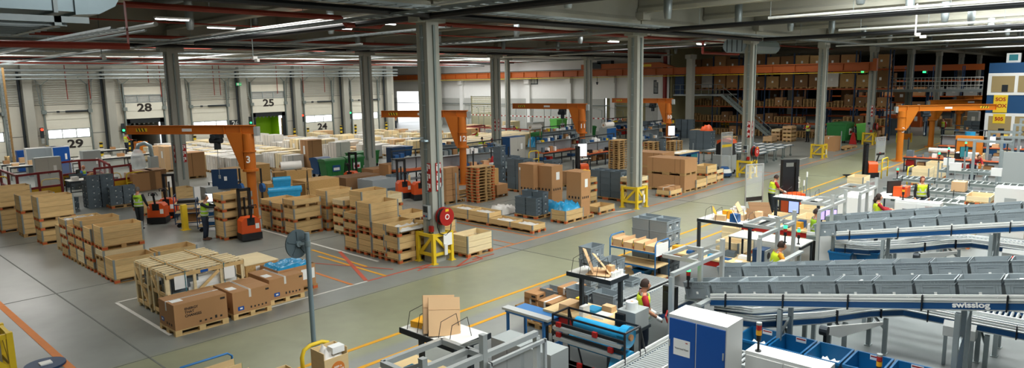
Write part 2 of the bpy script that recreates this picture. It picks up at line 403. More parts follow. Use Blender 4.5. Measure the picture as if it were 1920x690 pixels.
# bollards, signal lamps at the docks
def bollard(x, y, lab, h=1.2):
    t = thing('safety_bollard', lab, 'bollard', (x, y, 0)); s = MB(); s.cyl((0, 0, 0), (0, 0, h), .13, 12); obj('post', s, 'yellow', t)
    s = MB()
    for z in (.22, .62, 1.0): s.cyl((0, 0, z), (0, 0, z+.17), .134, 12)
    obj('black_band', s, 'black', t)
for n, (a, b, num, l) in enumerate(DD[:6]):
    nm = ['twenty-nine', 'twenty-eight', 'twenty-six', 'twenty-five', 'twenty-four', 'at the far end'][n]
    bollard(a-.35, WY-1.2, 'yellow and black striped bollard on the left of dock door '+nm)
    bollard(b+.4, WY-1.2, 'yellow and black striped bollard on the right of dock door '+nm)
    if n != 2:
        t = thing('dock_signal', 'dock signal lamp showing %s beside door %s' % ('green' if l or n == 5 else 'red', nm), 'signal lamp', (a-.4, WY-.32, 1.9))
        s = MB(); s.box(-.12, -.05, -.1, .12, .1, .75); obj('housing', s, 'dark_metal', t)
        s = MB(); s.cyl((0, -.06, .6 if not l else .15), (0, -.14, .6 if not l else .15), .1, 12); obj('lens', s, 'led_green' if l or n == 5 else 'led_red', t)
        s = MB(); s.box(-.1, -.02, -.55, .1, .1, -.12); obj('control_box', s, 'grey_paint', t)
# white end wall with pilasters, openings
ww = MB(); Y0, Y1 = 36.0, 84.0
ops = [(73.6, 81.4, 0, 4.5), (61.3, 65.5, 0, 3.9), (38.9, 44.2, 0, 3.7)]
ops.sort(); ys = Y0
for a, b, z0, z1 in ops:
    ww.box(WX, ys, 3.6, WX+.3, a, 10.2); ww.box(WX, a, max(z1, 3.6), WX+.3, b, 10.2); ys = b
ww.box(WX, ys, 3.6, WX+.3, Y1, 10.2)
ww.box(51.7, 84, 0, WX+.3, 84.3, 10.2)
struct('wall_end', ww, 'wall_white')
ww = MB(); ys = Y0
for a, b, z0, z1 in ops: ww.box(WX+.03, ys, 0, WX+.3, a, 3.6); ys = b
ww.box(WX+.03, ys, 0, WX+.3, Y1, 3.6); struct('wall_end_lower', ww, 'wall_block')
for y in (42.9-6, 42.9, 48.9, 55.2, 60.9, 67, 73.2):
    mb = MB(); mb.box(WX-.3, y-.3, 0, WX, y+.3, 6.0); mb.box(WX-.55, y-.35, 5.4, WX, y+.35, 6.1); struct('pilaster', mb, 'wall_white')
mb = MB()
for k in range(26): mb.box(WX+.12, 61.3, k*.15, WX+.18, 65.5, k*.15+.135)
struct('door_9', mb, 'olive_door')
mb = MB(); mb.box(WX+.5, 38.9, 0, WX+.6, 44.2, 3.7); struct('door_10', mb, 'olive_door')
for k, (y, z) in enumerate(((54.5, 6.0), (37.2, 4.9))):
    mb = MB(); mb.box(WX-.06, y-.7, z-.7, WX-.01, y+.7, z+.7); fr = struct('window_%d' % (k+1), mb, 'dark_metal')
    mb = MB()
    for a in range(3):
        for b in range(2): mb.box(WX-.09, y-.62+a*.43, z-.6+b*.62, WX-.065, y-.25+a*.43, z-.04+b*.62)
    struct('window_pane', mb, 'glass' if k else 'wall_block', parent=fr)
for z in (2.9, 6.9, 8.0):
    mb = MB(); mb.cyl((WX-.2, 37, z), (WX-.2, 84, z), .05, 8); struct('wall_pipe', mb, 'conduit')
# yard wall seen through the openings is open sky
# walls behind the racks
mb = MB(); mb.box(WX, 35.8, 0, 74, 36.1, 10.2); struct('wall_gallery', mb, 'olive_door')
mb = MB(); mb.box(150, -40, 0, 150.3, 60, 10.2); mb.box(73.7, 50, 0, 150, 50.3, 10.2); struct('wall_far', mb, 'dark_metal')
# roof
wl = MB(); wl.box(-8.3, -14, 0, -8, 84, 10.2); struct('wall_back', wl, 'wall_block'); wl = MB(); wl.box(-8, -14.3, 0, 150, -14, 10.2); struct('wall_right', wl, 'wall_white')
rf = MB(); rf.box(-8, -14, 10.1, 150, 84.3, 10.3); struct('ceiling', rf, 'deck')
rf = MB()
for k in range(78): rf.box(-8+k*1.5, 37.5, 10.0, -7.2+k*1.5, 67, 10.098)
struct('ceiling_decking', rf, 'deck')
def ibeam(axis, a, b, c, z0, z1, wf, wt, hf, name='girder', m='concrete_beam', ends=True):
    mb = MB()
    prof = [(c-wf/2, z0), (c+wf/2, z0), (c+wf/2, z0+hf), (c+wt/2, z0+hf*1.7), (c+wt/2, z1), (c-wt/2, z1), (c-wt/2, z0+hf*1.7), (c-wf/2, z0+hf)]
    if axis == 'x': mb.prism(prof, 'x', a, b)
    else: mb.prism(prof, 'y', a, b)
    struct(name, mb, m)
XS = [-9.66+12.03*k for k in range(14)]
for yc in (16.85, 37.1, -3.4):
    for k in range(len(XS)-1): ibeam('x', XS[k]+.05 if yc == 16.85 else XS[k], XS[k+1]-.05, yc, 8.12, 9.75, .55, .3, .22, 'girder')
ibeam('x', -8, 62, 57.2, 8.2, 9.75, .5, .3, .22)
k = -1
while True:
    k += 1; x = -3.63+6.015*k
    if x > 118: break
    for a, b in ((-12, -3.7), (-3.1, 16.65), (17.05, 36.9), (37.3, 57), (57.4, 66.9)):
        if x > 62 and b > 40: continue
        ibeam('y', a, b, x, 8.68, 9.95, .42, .2, .16, 'roof_beam')
    for yc in (16.85, 37.1):
        if k % 2: 
            mb = MB(); mb.box(x-.3, yc-.55, 8.35, x+.3, yc+.55, 8.67); struct('beam_corbel', mb, 'concrete_beam')
# purlins across the T-beams (thin, grey)
mb = MB()
for y in [a for a in range(-10, 66, 2)]:
    mb.box(-8, y, 9.96, (118 if y < 36 else 62), y+.12, 10.08)
struct('purlin', mb, 'deck')
# skylights
sky = []
def skylight(x, y, w=2.0, l=3.2):
    mb = MB(); mb.box(x-w/2, y-l/2, 10.02, x+w/2, y+l/2, 10.06); f = struct('skylight', mb, 'skylight')
    mb = MB()
    for a in (-1, 1): mb.box(x+a*w/2-.06, y-l/2-.06, 9.9, x+a*w/2+.06, y+l/2+.06, 10.09); mb.box(x-w/2, y+a*l/2-.06, 9.9, x+w/2, y+a*l/2+.06, 10.09)
    struct('skylight_frame', mb, 'galv', parent=f)
for x in (12, 18, 24, 30, 36, 42, 48):
    for y in ((2, 8) if x > 14 else (3,)): skylight(x-.6, y, 2.6, 3.6)
for x in (54, 66, 78, 90): skylight(x-.6, 5)
for x in (6, 18, 30, 42, 54): skylight(x-.6, 27, 1.4, 2.4)
for x in (11, 17, 23, 29, 35, 41, 47, 53): skylight(x-.6, 62.4, 3.2, 2.6); skylight(x-.6, 50, 2.2, 2.2)
# ================================================================ pallets, crates, cartons, totes
PL, PW = 1.2, .8
def pallet_deck_mb(b=None, low=True):
    b = b or MB()
    for i, w in ((0, .145), (.1725, .1), (.3275, .145), (.5275, .1), (.655, .145)): b.box(0, i, .122, PL, i+w, .144)
    for x in (0, .5275, 1.055): b.box(x, 0, .1, x+.145, PW, .122)
    return b
def pallet_skid_mb(k, b=None):
    b = b or MB(); y = (0, .3275, .7)[k]; w = (.1, .145, .1)[k]; return b.box(0, y, 0, PL, y+w, .022)
def block_mb(i, j, b=None):
    b = b or MB(); x = (0, .5275, 1.055)[i]; y, w = ((0, .1), (.3275, .145), (.7, .1))[j]; return b.box(x, y, .022, x+.145, y+w, .1)
_mesh = {}
def cm(key, fn, m):
    if key not in _mesh: _mesh[key] = fn().mesh(key.split('#')[0], m)
    return _mesh[key]
def full_pallet_mb():
    b = pallet_deck_mb()
    for k in range(3): pallet_skid_mb(k, b)
    return b
def pallet_parts(t, m='pallet_wood', orange=True, detail=2, name='pallet'):
    if detail == 0:
        def f():
            b = full_pallet_mb()
            for i in range(3):
                for j in range(3): block_mb(i, j, b)
            return b
        return obj(name, cm('pallet#f'+m, f, m), m, t)
    d = obj(name, cm('pallet#'+m, full_pallet_mb, m), m, t)
    for i in range(3):
        for j in range(3):
            if i and j: continue
            mm = 'block_orange' if (orange and i != 1 and (i, j) != (2, 2)) else m
            if detail == 1 and (i, j) not in ((0, 0), (2, 0), (0, 2), (1, 0), (0, 1)): continue
            obj('block', cm('block#%d%d%s' % (i, j, mm), lambda: block_mb(i, j), mm), mm, d)
    return d
def collar_mb():
    b = MB(); h = .19
    b.box(.012, .004, .003, PL-.012, .024, h); b.box(.0, .0, 0, .0001, .0001, .0001) if 0 else b.box(.012, PW-.024, .003, PL-.012, PW-.004, h)
    b.box(.004, .024, .003, .024, PW-.024, h); b.box(PL-.024, .024, .003, PL-.004, PW-.024, h); return b
def hinge_mb(x, y):
    b = MB(); sx = 1 if x < .5 else -1; sy = 1 if y < .4 else -1
    b.box(x-.002 if sx > 0 else x-.05, y-.002 if sy > 0 else y-.0, .0, x+.05 if sx > 0 else x+.002, y+.004 if sy > 0 else y+.004, .2)
    b.box(x-.002, y-.002 if sy > 0 else y-.05, .0, x+.003, y+.05 if sy > 0 else y+.002, .2)
    return b
PROTO = {}
def crate_proto(n, m, orange, detail, pal='pallet_wood'):
    t = thing('pallet_crate', 'x', 'crate')
    pallet_parts(t, pal, orange, detail)
    if detail == 0:
        def f():
            b = MB()
            for k in range(n):
                c = collar_mb().xf(Matrix.Translation((0, 0, .144+.2*k))); b.add(c.v, c.f)
            return b
        obj('collar', cm('collar#%d%s' % (n, m), f, m), m, t)
    else:
        for k in range(n):
            c = obj('collar', cm('collar#'+m, collar_mb, m), m, t, (0, 0, .144+.2*k))
            for i, (x, y) in enumerate(((0, 0), (PL, 0), (0, PW))):
                if detail == 1 and i == 2: continue
                obj('corner_hinge', cm('corner_hinge#%d' % i, lambda: hinge_mb(x, y), 'galv'), 'galv', c)
    return t
def crate(x, y, z, n, label, m='pine', orange=True, detail=2, group=None, rz=0, pal='pallet_wood'):
    key = (n, m, orange, detail, pal)
    if key not in PROTO: PROTO[key] = crate_proto(*key[:4], pal)
    return dup(PROTO[key], (x, y, z), rz, label, group)
def lump(name, label, cat, x0, y0, x1, y1, z, h, m, n=9, group=None, parent=None, seed=0, flat=0):
    R = random.Random(seed+int(x0*100)); b = MB(); vs = []; fs = []
    for i in range(n+1):
        for j in range(n+1):
            e = min(i, n-i, j, n-j); vs.append((x0+(x1-x0)*i/n, y0+(y1-y0)*j/n, z+(0 if e == 0 else h*(.35+.65*R.random() if not flat else .8+.2*R.random()))))
    for i in range(n):
        for j in range(n): a = i*(n+1)+j; fs.append((a, a+n+1, a+n+2, a+1))
    o = len(vs); vs += [(x0, y0, z-.02), (x1, y0, z-.02), (x1, y1, z-.02), (x0, y1, z-.02)]; fs.append((o, o+3, o+2, o+1))
    b.add(vs, fs); q = obj(name, b, m, parent, smooth=True)
    if parent is None: tag(q, label, cat, group)
    return q
def stack(x, y, spec, desc, m='pine', detail=2, top=None, jit=.012):
    z = 0; n = len(spec); R = random.Random(int(x*31+y*77)); grp = 'crates in '+desc
    for i, k in enumerate(spec):
        jx = R.uniform(-jit, jit); jy = R.uniform(-jit, jit)
        mm = m if R.random() < .7 else ('pine_pale' if R.random() < .6 else 'pine')
        if k == 0:
            pallet(x+jx, y+jy, z, 'bare %s pallet of %s' % (lvl(i, n).replace(' from the floor', ''), desc), detail=min(detail, 1), group=grp)
            z += .144
        else:
            crate(x+jx, y+jy, z, k, '%s crate (%s) of %s' % (lvl(i, n).replace(' from the floor', ''), ['one board', 'two boards', 'three boards', 'four boards', 'five boards'][k-1], desc), mm, R.random() < .85, detail, grp)
            z += .144+.2*k
    if top:
        nm, lb, ct, mt, h = top
        lump(nm, lb, ct, x+.05, y+.05, x+PL-.05, y+PW-.05, z-.2, h, mt)
    return z
def pallet(x, y, z, label, orange=True, detail=2, m='pallet_wood', rz=0, group=None, L=None, W=None):
    key = ('pal', orange, detail, m)
    if key not in PROTO:
        t = thing('pallet', 'x', 'pallet'); pallet_parts(t, m, orange, detail, 'deck'); PROTO[key] = t
    r = dup(PROTO[key], (x, y, z), rz, label, group)
    if L: r.scale = (L/PL, (W or PW)/PW, 1)
    else: r.scale = (1, 1, 1)
    return r
def carton(x, y, z, w, d, h, label, m='carton', tape=True, marks=False, group=None, rz=0, name='carton', lid=None):
    t = thing(name, label, 'carton', (x, y, z), rz, group)
    b = MB(); b.box(0, 0, 0, w, d, h-.006); b.box(.004, .004, h-.006, w-.004, d/2-.003, h); b.box(.004, d/2+.003, h-.006, w-.004, d-.004, h)
    obj('box_body', b, m, t)
    if tape:
        b = MB(); b.box(-.002, d/2-.03, h-.16, w+.002, d/2+.03, h+.002); obj('tape', b, 'tape', t)
    if marks:
        b = MB(); R = random.Random(int(x*97))
        for k in range(5): b.box(w*.45+k*w*.1, -.003, .07, w*.45+k*w*.1+w*.04, .001, .07+h*R.uniform(.06, .12))
        for k in range(3): b.box(-.003, d*.2+k*d*.14, .07, .001, d*.2+k*d*.14+.05, .13)
        obj('handling_mark', b, 'ink', t)
    return t
# totes
def tote_mb(w, d, h):
    b = MB(); t = .012; ix = w*.045; iy = d*.045
    o0 = (ix, iy, w-ix, d-iy); o1 = (.008, .008, w-.008, d-.008)
    # outer walls, slightly tapered
    def ring(a, z): return [(a[0], a[1], z), (a[2], a[1], z), (a[2], a[3], z), (a[0], a[3], z)]
    i0 = (ix+t, iy+t, w-ix-t, d-iy-t); i1 = (.02, .02, w-.02, d-.02)
    vs = ring(o0, 0)+ring(o1, h)+ring(i1, h)+ring(i0, .02)
    fs = [(0, 3, 2, 1)]
    for r in range(3):
        for k in range(4): fs.append((r*4+k, r*4+(k+1) % 4, r*4+4+(k+1) % 4, r*4+4+k))
    fs.append((12, 13, 14, 15)); b.add(vs, fs)
    # rim flanges
    for z, e, hh in ((h-.02, 0, .02), (h-.085, .006, .016)):
        b.box(e, e, z, w-e, .02, z+hh); b.box(e, d-.02, z, w-e, d-e, z+hh); b.box(e, .02, z, .02, d-.02, z+hh); b.box(w-.02, .02, z, w-e, d-.02, z+hh)
    # ribs
    for x in (.06, .1, w-.11, w-.07): b.box(x, .004, .03, x+.012, iy+.01, h-.07)
    for y in (.05, d-.062): b.box(.004, y, .03, ix+.01, y+.012, h-.07)
    for k in range(7):
        x = .14+(w-.28)*k/6; b.box(x-.004, .002, h-.07, x+.004, .014, h-.02)
    b.box(.12, .006, h-.125, w-.12, .016, h-.115); b.box(.003, .1, h-.125, .016, d-.1, h-.115)
    b.box(-.001+.004, d*.32, h*.62, .012+ix, d*.68, h*.62+.02, 'black'); b.box(w*.38, .009, h*.64, w*.62, .02, h*.64+.014, 'black')
    return b
def tote_label_mb(w, d, h):
    b = MB(); iy = d*.045; b.box(w*.46, iy*.4, h*.28, w*.53, iy*.9, h*.42); b.box(w*.8, iy*.5, h*.1, w*.87, iy, h*.2)
    b.box(w*.02, d*.44, h*.3, w*.045, d*.54, h*.46); return b
def tote_proto(w, d, h, m):
    key = ('tote', w, d, h, m)
    if key not in PROTO:
        t = tag(obj('plastic_tote', tote_mb(w, d, h), m), 'x', 'tote'); obj('label', tote_label_mb(w, d, h), 'paper', t); PROTO[key] = t
    return PROTO[key]
def tote(x, y, z, label, w=.6, d=.4, h=.32, m='tote_grey', rz=0, group=None):
    return dup(tote_proto(w, d, h, m), (x, y, z), rz, label, group)
def tote_block(x, y, nx, ny, nz, desc, w=.4, d=.6, h=.32, m='tote_dark', pal=True, along='y', missing=()):
    if pal: pallet(x, y+(0 if nx*w > 1 else 0), 0, 'wooden pallet under '+desc, detail=1, L=nx*w, W=ny*d)
    z0 = .144 if pal else 0
    for k in range(nz):
        for i in range(nx):
            for j in range(ny):
                if (i, j, k) in missing: continue
                lb = '%s tote, column %s, %s' % (lvl(k, nz).replace(' from the floor', ''), ORD[j].replace('bottom', 'one').replace('second', 'two').replace('third', 'three'), desc)
                if i: lb = '%s tote in the rear, column %s, %s' % (lvl(k, nz).replace(' from the floor', ''), str(j+1), desc)
                if along == 'y': tote(x+i*w+w, y+j*d, z0+k*h, lb, .6 if d > .5 else d, w, h, m, rz=PI/2, group='totes of '+desc)
                else: tote(x+i*w, y+j*d, z0+k*h, lb, w, d, h, m, group='totes of '+desc)
# ------------------------------------------------ crate rows of the front left (both rows of X follow the painted lines)
LX = 6.45
for (y, spec, d, det) in ((22.24, [3], 'the low stack beside the slatted crates', 2), (23.08, [2, 1, 3], 'the tall stack behind the slatted crates', 2), (24.16, [1, 2, 2], 'the third stack beyond the slatted crates', 2),
                     (25.06, [2, 1, 1, 1], 'the four tier stack mid-row at left', 2), (25.95, [2, 1, 1], 'the slim middle stack of the left row', 2), (26.85, [1, 1, 1, 1], 'the stack topped by silvery film at left', 2)):
    stack(LX, y, spec, d, detail=det)
lump('plastic_film', 'crumpled silvery film lying in a crate of the left row', 'film', LX+.05, 26.9, LX+1.1, 27.6, 1.27, .1, 'film_clear')
stack(LX+1.3, 22.3, [3], 'the stack half hidden behind the slatted crates', detail=1)
t = thing('plywood_case', 'closed tall plywood case between crate stacks at left', 'case', (6.62, 29.0-.9, 0))
b = MB(); b.box(0, 0, .12, .95, .85, .92); obj('case_body', b, 'plywood', t)
b = MB(); b.box(-.01, -.01, .92, .96, .86, .945); obj('lid', b, 'pine', t)
for y in (0, .38, .75):
    b = MB(); b.box(0, y, 0, .95, y+.1, .12); obj('skid', b, 'pine', t)
stack(6.42, 30.1, [2, 1, 4], 'the tallest stack at far left', detail=2)
stack(6.3, 32.28, [4, 3], 'the dark-pallet stack at far left', detail=2)
stack(5.9, 34.0, [4, 4], 'the rearmost stack at far left', detail=1)
crate(4.6, 34.6, 0, 1, 'single low crate on the floor at the far left edge', detail=1)
crate(4.2, 36.0, 0, 1, 'low crate beyond the low crate at the far left edge', detail=1)
crate(11.0, 33.2, 0, 2, 'low crate alone by the yellow rail and the grey totes', detail=1)
# ------------------------------------------------ slatted crates
def slat_crate(x, y, L, W, H, lab):
    t = thing('slatted_crate', lab, 'crate', (x, y, 0)); s = .075
    b = MB()
    for yy in (0, W/2-.05, W-.1): b.box(0, yy, 0, L, yy+.1, .09)
    obj('skid', b, 'pine_pale', t)
    b = MB()
    for k in range(9): b.box(0+k*(L-.1)/8, 0, .09, .1+k*(L-.1)/8, W, .115)
    obj('base', b, 'pine', t)
    for xx in (0, L*.33, L*.68, L-s):
        for yy in (0, W-.03):
            b = MB(); b.box(xx, yy, .115, xx+s, yy+.03, H); obj('post', b, 'pine_pale', t)
    for yy in (-.022, W):
        for z in (.12, .58, H-.12):
            b = MB(); b.box(0, yy, z, L, yy+.022, z+.1); obj('rail', b, 'pine', t)
    for xx in (-.022, L):
        for z in (.12, .62, H-.1):
            b = MB(); b.box(xx, 0, z, xx+.022, W, z+.09); obj('rail', b, 'pine', t)
        b = MB(); b.bar((xx+.01, .05, .2), (xx+.01, W-.05, H-.15), .02, .08, up=(1, 0, 0)); obj('brace', b, 'pine', t)
        for yy in (0, W*.5, W-s):
            b = MB(); b.box(xx-.01, yy, .1, xx+.02, yy+s, H); obj('post', b, 'pine_pale', t)
    b = MB(); b.bar((L*.4, -.012, .65), (L*.66, -.012, H-.15), .08, .02, up=(0, 1, 0)); obj('brace', b, 'pine', t)
    for k in range(5):
        b = MB(); yy = k*(W-.09)/4; b.box(0, yy, H, L, yy+.09, H+.024); obj('top_slat', b, 'pine_pale', t)
    for xx in (L*.2, L*.7):
        b = MB(); b.box(xx, -.04, H+.024, xx+.1, W+.04, H+.05); obj('cross_slat', b, 'pine', t)
        b = MB(); b.box(xx+.04, -.05, .1, xx+.055, -.04, H+.03); b.box(xx+.04, -.05, H+.05, xx+.055, W+.05, H+.056); obj('strap', b, 'teal', t)
    b = MB(); b.box(L*.42, -.027, H-.115, L*.52, -.024, H-.045); b.box(L*.72, -.0, H-.6, L*.72+.001, .001, H-.59); obj('blue_label', b, 'blue_cabinet', t)
    b = MB(); b.box(L*.09, -.03, H-.42, L*.24, -.026, H-.08); obj('delivery_note', b, 'paper', t); b = MB(); b.box(L*.72, -.06, H-.42, L*.86, -.053, H-.1); obj('delivery_note', b, 'paper', t)
    g = thing('boiler_unit', 'white appliance with galvanised frame inside the '+('front' if y < 18 else 'back')+' slatted crate', 'appliance', (x+.12, y+.12, .115))
    b = MB(); b.box(.06, .02, .1, L*.36, W-.26, .9); obj('machine_frame', b, 'tote_dark', g)
    b = MB(); b.box(L*.22, -.03, .05, L-.3, W-.22, .62); b.cyl((L*.25, .2, .62), (L-.35, .2, .62), .22, 18); obj('housing', b, 'white_paint', g)
    b = MB()
    for k in range(4): b.cyl((.02, .05+k*.16, .1), (.02, .05+k*.16, .95), .03, 8)
    b.cyl((.0, .3, .3), (.0, .3, .75), .07, 10); obj('pipework', b, 'galv', g)
    b = MB(); b.box(L-.33, 0, .04, L-.28, W-.25, .85); b.cyl((L-.28, .2, .55), (L-.25, .2, .55), .15, 16); obj('end_plate', b, 'galv', g)
    return t
slat_crate(6.22, 17.56, 2.0, .95, 1.2, 'front slatted pine crate holding a white appliance, delivery note on its face')
slat_crate(6.2, 18.68, 1.85, .92, 1.22, 'rear slatted pine crate with a blue label, behind the other slatted crate')
# ------------------------------------------------ big cartons in front
def big_carton(x, y, w, d, h, lab, energy=False, bl=(.06, .05)):
    pallet(x, y, 0, 'pallet under '+lab, orange=False, m='pine', L=w, W=d)
    t = carton(x+.01, y+.01, .146, w-.02, d-.02, h, lab, 'carton', tape=False, marks=True)
    b = MB(); b.box((w*.0 if energy else w*.42), (d*.5-.03 if energy else .0), h-.001, (w-.02 if energy else w*.42+.06), (d*.5+.03 if energy else d-.02), h+.003)
    if energy: b.box(-.004, d*.5-.03, h-.22, 0, d*.5+.03, h+.003)
    else: b.box(w*.42, -.004, h-.2, w*.42+.06, 0, h+.003)
    obj('printed_tape', b, 'tape', t)
    b = MB()
    for k in range(7):
        if energy and k == 0: b.box(.1, d*.5-.008, h+.003, w-.15, d*.5+.008, h+.005)
        elif k == 0: b.box(w*.42+.02, .05, h+.003, w*.42+.035, d-.1, h+.005)
    obj('tape_print', b, 'ink', t)
    b = MB()
    if energy: b.box(-.004, d*.68, .1, 0, d*.86, .2)
    else: b.box(.12, -.004, .07, .28, 0, .17)
    s = obj('blue_sticker', b, 'blue_cabinet', t)
    b = MB()
    if energy: b.box(-.006, d*.73, .13, -.003, d*.81, .17)
    else: b.box(.17, -.006, .1, .24, -.003, .14)
    obj('sticker_mark', b, 'paper', s)
    b = MB(); b.box(w*.86, -.004, h-.12, w*.95, 0, h-.07); obj('print_block', b, 'ink', t)
    b = MB(); b.box(w*.05, d*.25, h, w*.25, d*.5, h+.004); obj('delivery_note', b, 'paper', t)
    return t
t = big_carton(5.87, 16.3, 1.28, .95, .62, 'long brown carton printed ENERGY THAT CHANGES', True)
for k, s in enumerate(('ENERGY', 'THAT', 'CHANGES')): text('print', s, .085, (.24, -.004, .47-k*.085), FY, 'ink', t, align='LEFT', bold=.002, ext=.001)
big_carton(7.3, 16.35, 1.02, 1.1, .56, 'brown carton with blue sticker in the middle of three by the white line')
big_carton(8.47, 16.7, 1.02, 1.2, .56, 'brown carton with blue sticker nearest the mirror post')
# osb case with pale lid; carton with blue film
t = thing('osb_case', 'chipboard case with pale plywood lid on dark skids', 'case', (8.62, 18.3, 0))
b = MB(); b.box(0, 0, .1, .98, 1.25, .78); obj('case_body', b, 'osb', t)
b = MB(); b.box(-.02, -.02, .78, 1.0, 1.27, .8); obj('lid', b, 'pine_pale', t)
for y in (0, .6, 1.15):
    b = MB(); b.box(0, y, 0, .98, y+.1, .1); obj('skid', b, 'dark_metal', t)
for x in (.3, .62):
    b = MB(); b.box(x, -.004, .55, x+.22, 0, .72); obj('delivery_note', b, 'paper', t)
pallet(8.98, 17.15, 0, 'orange-ended pallet under the carton full of blue film')
t = thing('open_carton', 'open brown carton filled with blue film, papers stuck on it', 'carton', (8.98, 17.15, .144))
b = MB()
for a in ((0, 0, 1.15, .012), (0, 1.0, 1.15, 1.012), (0, .012, .012, 1.0), (1.138, .012, 1.15, 1.0)): b.box(a[0], a[1], 0, a[2], a[3], .62)
b.box(0, 0, 0, 1.15, 1.0, .01); obj('box_body', b, 'carton', t)
for a_ in ((.35, -.004, .18, .65, 0, .38), (.7, -.004, .2, 1.12, 0, .5), (-.004, .25, .2, 0, .45, .42), (-.004, .75, .2, 0, .9, .4)): b = MB(); b.box(*a_); obj('delivery_note', b, 'paper', t)
lump('blue_film', 'crumpled blue plastic film bulging from the open carton', 'film', 9.0, 17.17, 10.1, 18.12, .7, .16, 'cyan_film', n=14)
# ------------------------------------------------ centre stacks (G1) and the rows behind
G = ((17.34, [1, 2, 1], 'the stack nearest the yellow column guard'), (18.0, [0, 2, 2], 'the second stack from the column guard'), (18.84, [3, 0, 4], 'the tall stack of the centre row'), (19.66, [2, 0, 1, 1], 'the end stack of the centre row'))
for i, (y, s, d) in enumerate(G): stack(13.3, y+.0, s, d)
lump('white_film', 'white film and bags inside the top crate by the column guard', 'film', 13.35, 17.25, 14.4, 17.9, 1.08, .12, 'white_wrap')
stack(14.6, 17.3, [2, 2], 'the hidden stack behind the column guard stack', detail=1)
stack(14.6, 18.9, [1, 2, 1], 'the inner stack behind the tall centre stack', detail=1)
stack(14.62, 21.2, [2, 2, 3], 'the three board topped stack behind the centre row', detail=1)
stack(14.62, 22.4, [1, 1, 1, 1], 'the slim even stack behind the centre row', detail=1)
stack(14.62, 23.6, [1, 2, 3], 'the rearmost stack of the centre rows', detail=1)
stack(15.9, 21.9, [1, 2, 2], 'the back inner stack near the film rolls', detail=1)
for y, s, d in ((25.6, [3, 0, 1], 'the stack beside the crane three pillar'), (24.72, [0, 1, 1, 1], 'the middle stack near crane three'), (23.75, [2, 2, 1], 'the front stack near crane three')): stack(13.27, y, s, d)
# ------------------------------------------------ right of column A
crate(15.24, 16.17, 0, 3, 'pale crate standing alone to the right of the yellow column guard', 'pine_pale')
lump('timber_offcuts', 'loose boards lying in the lone pale crate', 'offcuts', 15.3, 16.25, 16.35, 16.9, .5, .12, 'pine', n=5)
for k, (y, n, nm) in enumerate(((16.83, 1, 'low crate with a blue sticker at the aisle end of the row of four'), (18.0, 1, 'low crate second from the aisle in the row of four'), (19.2, 2, 'taller crate third from the aisle in the row of four'), (20.4, 2, 'taller crate furthest from the aisle in the row of four'))):
    t = crate(19.3+.8, y, 0, n, nm, 'pine', True, 2, rz=PI/2)
    lump('packed_parts', 'white packed parts inside the '+nm.split(' in the')[0].split(' at the')[0], 'packed parts', 19.36, y+.1, 20.0, y+1.1, .144+.2*n-.12, .09, 'white_wrap', n=7)
b = MB(); b.box(19.6, 16.822, .2, 19.75, 16.826, .28)
obj('sticker', MB().box(.0, .5, .2, .001, .62, .28).box(-.001, .5, .2, 0, .62, .28), 'blue_cabinet', t)
# shallow totes stack and the crate with blue film
for k in range(5): 
    for j in range(2): tote(21.45+.4, 18.5+j*.62, .15+k*.15, 'shallow dark tote, %s, %s column beside the film crate' % (lvl(k, 5), NTH[j]), .6, .4, .15, 'tote_dark', PI/2, 'shallow dark totes')
for j in range(2):
    for k in range(3): tote(21.9+.4, 18.5+j*.62, .15+k*.32, 'deep dark tote, %s, %s column behind the shallow totes' % (lvl(k, 3), NTH[j]), .6, .4, .32, 'tote_dark', PI/2, 'deep dark totes')
pallet(21.45, 18.5, 0, 'pallet under the shallow dark totes', L=1.2, W=1.25, detail=1)
crate(21.5, 16.95, 0, 2, 'two board crate overflowing with blue film beside the tall cartons', 'pine')
lump('blue_film', 'blue film heaped in the crate by the tall cartons', 'film', 21.55, 17.0, 22.65, 17.7, .5, .34, 'cyan_film', n=10)
lump('blue_film', 'blue film spilling on the floor behind the shallow totes', 'film', 22.6, 18.3, 23.3, 19.6, .1, .5, 'cyan_film', n=8)
lump('white_sheet', 'crumpled white sheet behind the shallow totes', 'sheet', 21.3, 20.2, 22.3, 21.2, .02, .35, 'white_wrap', n=8)
def tall_carton(x, y, w, d, h, lab, wrap=True):
    pallet(x-.1, y-.1, 0, 'pallet under '+lab, orange=False, detail=1, L=w+.25, W=d+.25)
    t = thing('tall_carton', lab, 'carton', (x, y, .144))
    b = MB(); b.box(0, 0, 0, w, d, .62); obj('lower_section', b, 'carton', t)
    b = MB(); b.box(-.012, -.012, .6, w+.012, d+.012, h); obj('sleeve', b, 'carton', t)
    b = MB(); b.box(w*.4, -.016, h-.65, w*.72, -.013, h-.3); obj('label_sheet', b, 'paper', t)
    b = MB()
    for k in range(4): b.box(w*.12+k*w*.2, -.016, .72, w*.22+k*w*.2, -.013, .82); b.box(-.016, d*.1+k*d*.22, .72, -.013, d*.2+k*d*.22, .82)
    obj('handling_mark', b, 'ink', t)
    return t
p = at(1089.6, 405.5, .144); tall_carton(p.x, p.y, .62, .75, 1.85, 'tall carton nearest the aisle beside the blue film crate')
p = at(1035, 388, .144); tall_carton(p.x, p.y, .75, .9, 1.85, 'tall wrapped carton in the middle of three')
p = at(1001, 386, .144); tall_carton(p.x, p.y, .75, .9, 1.9, 'tall carton furthest from the aisle of three')
t = thing('barrier_post', 'thin grey post standing before the middle tall carton', 'post', at(1036, 393)); b = MB(); b.cyl((0, 0, 0), (0, 0, 1.75), .03, 8); obj('post', b, 'galv', t); b = MB(); b.cyl((0, 0, 1.75), (0, 0, 1.87), .045, 8); obj('cap', b, 'white_paint', t)
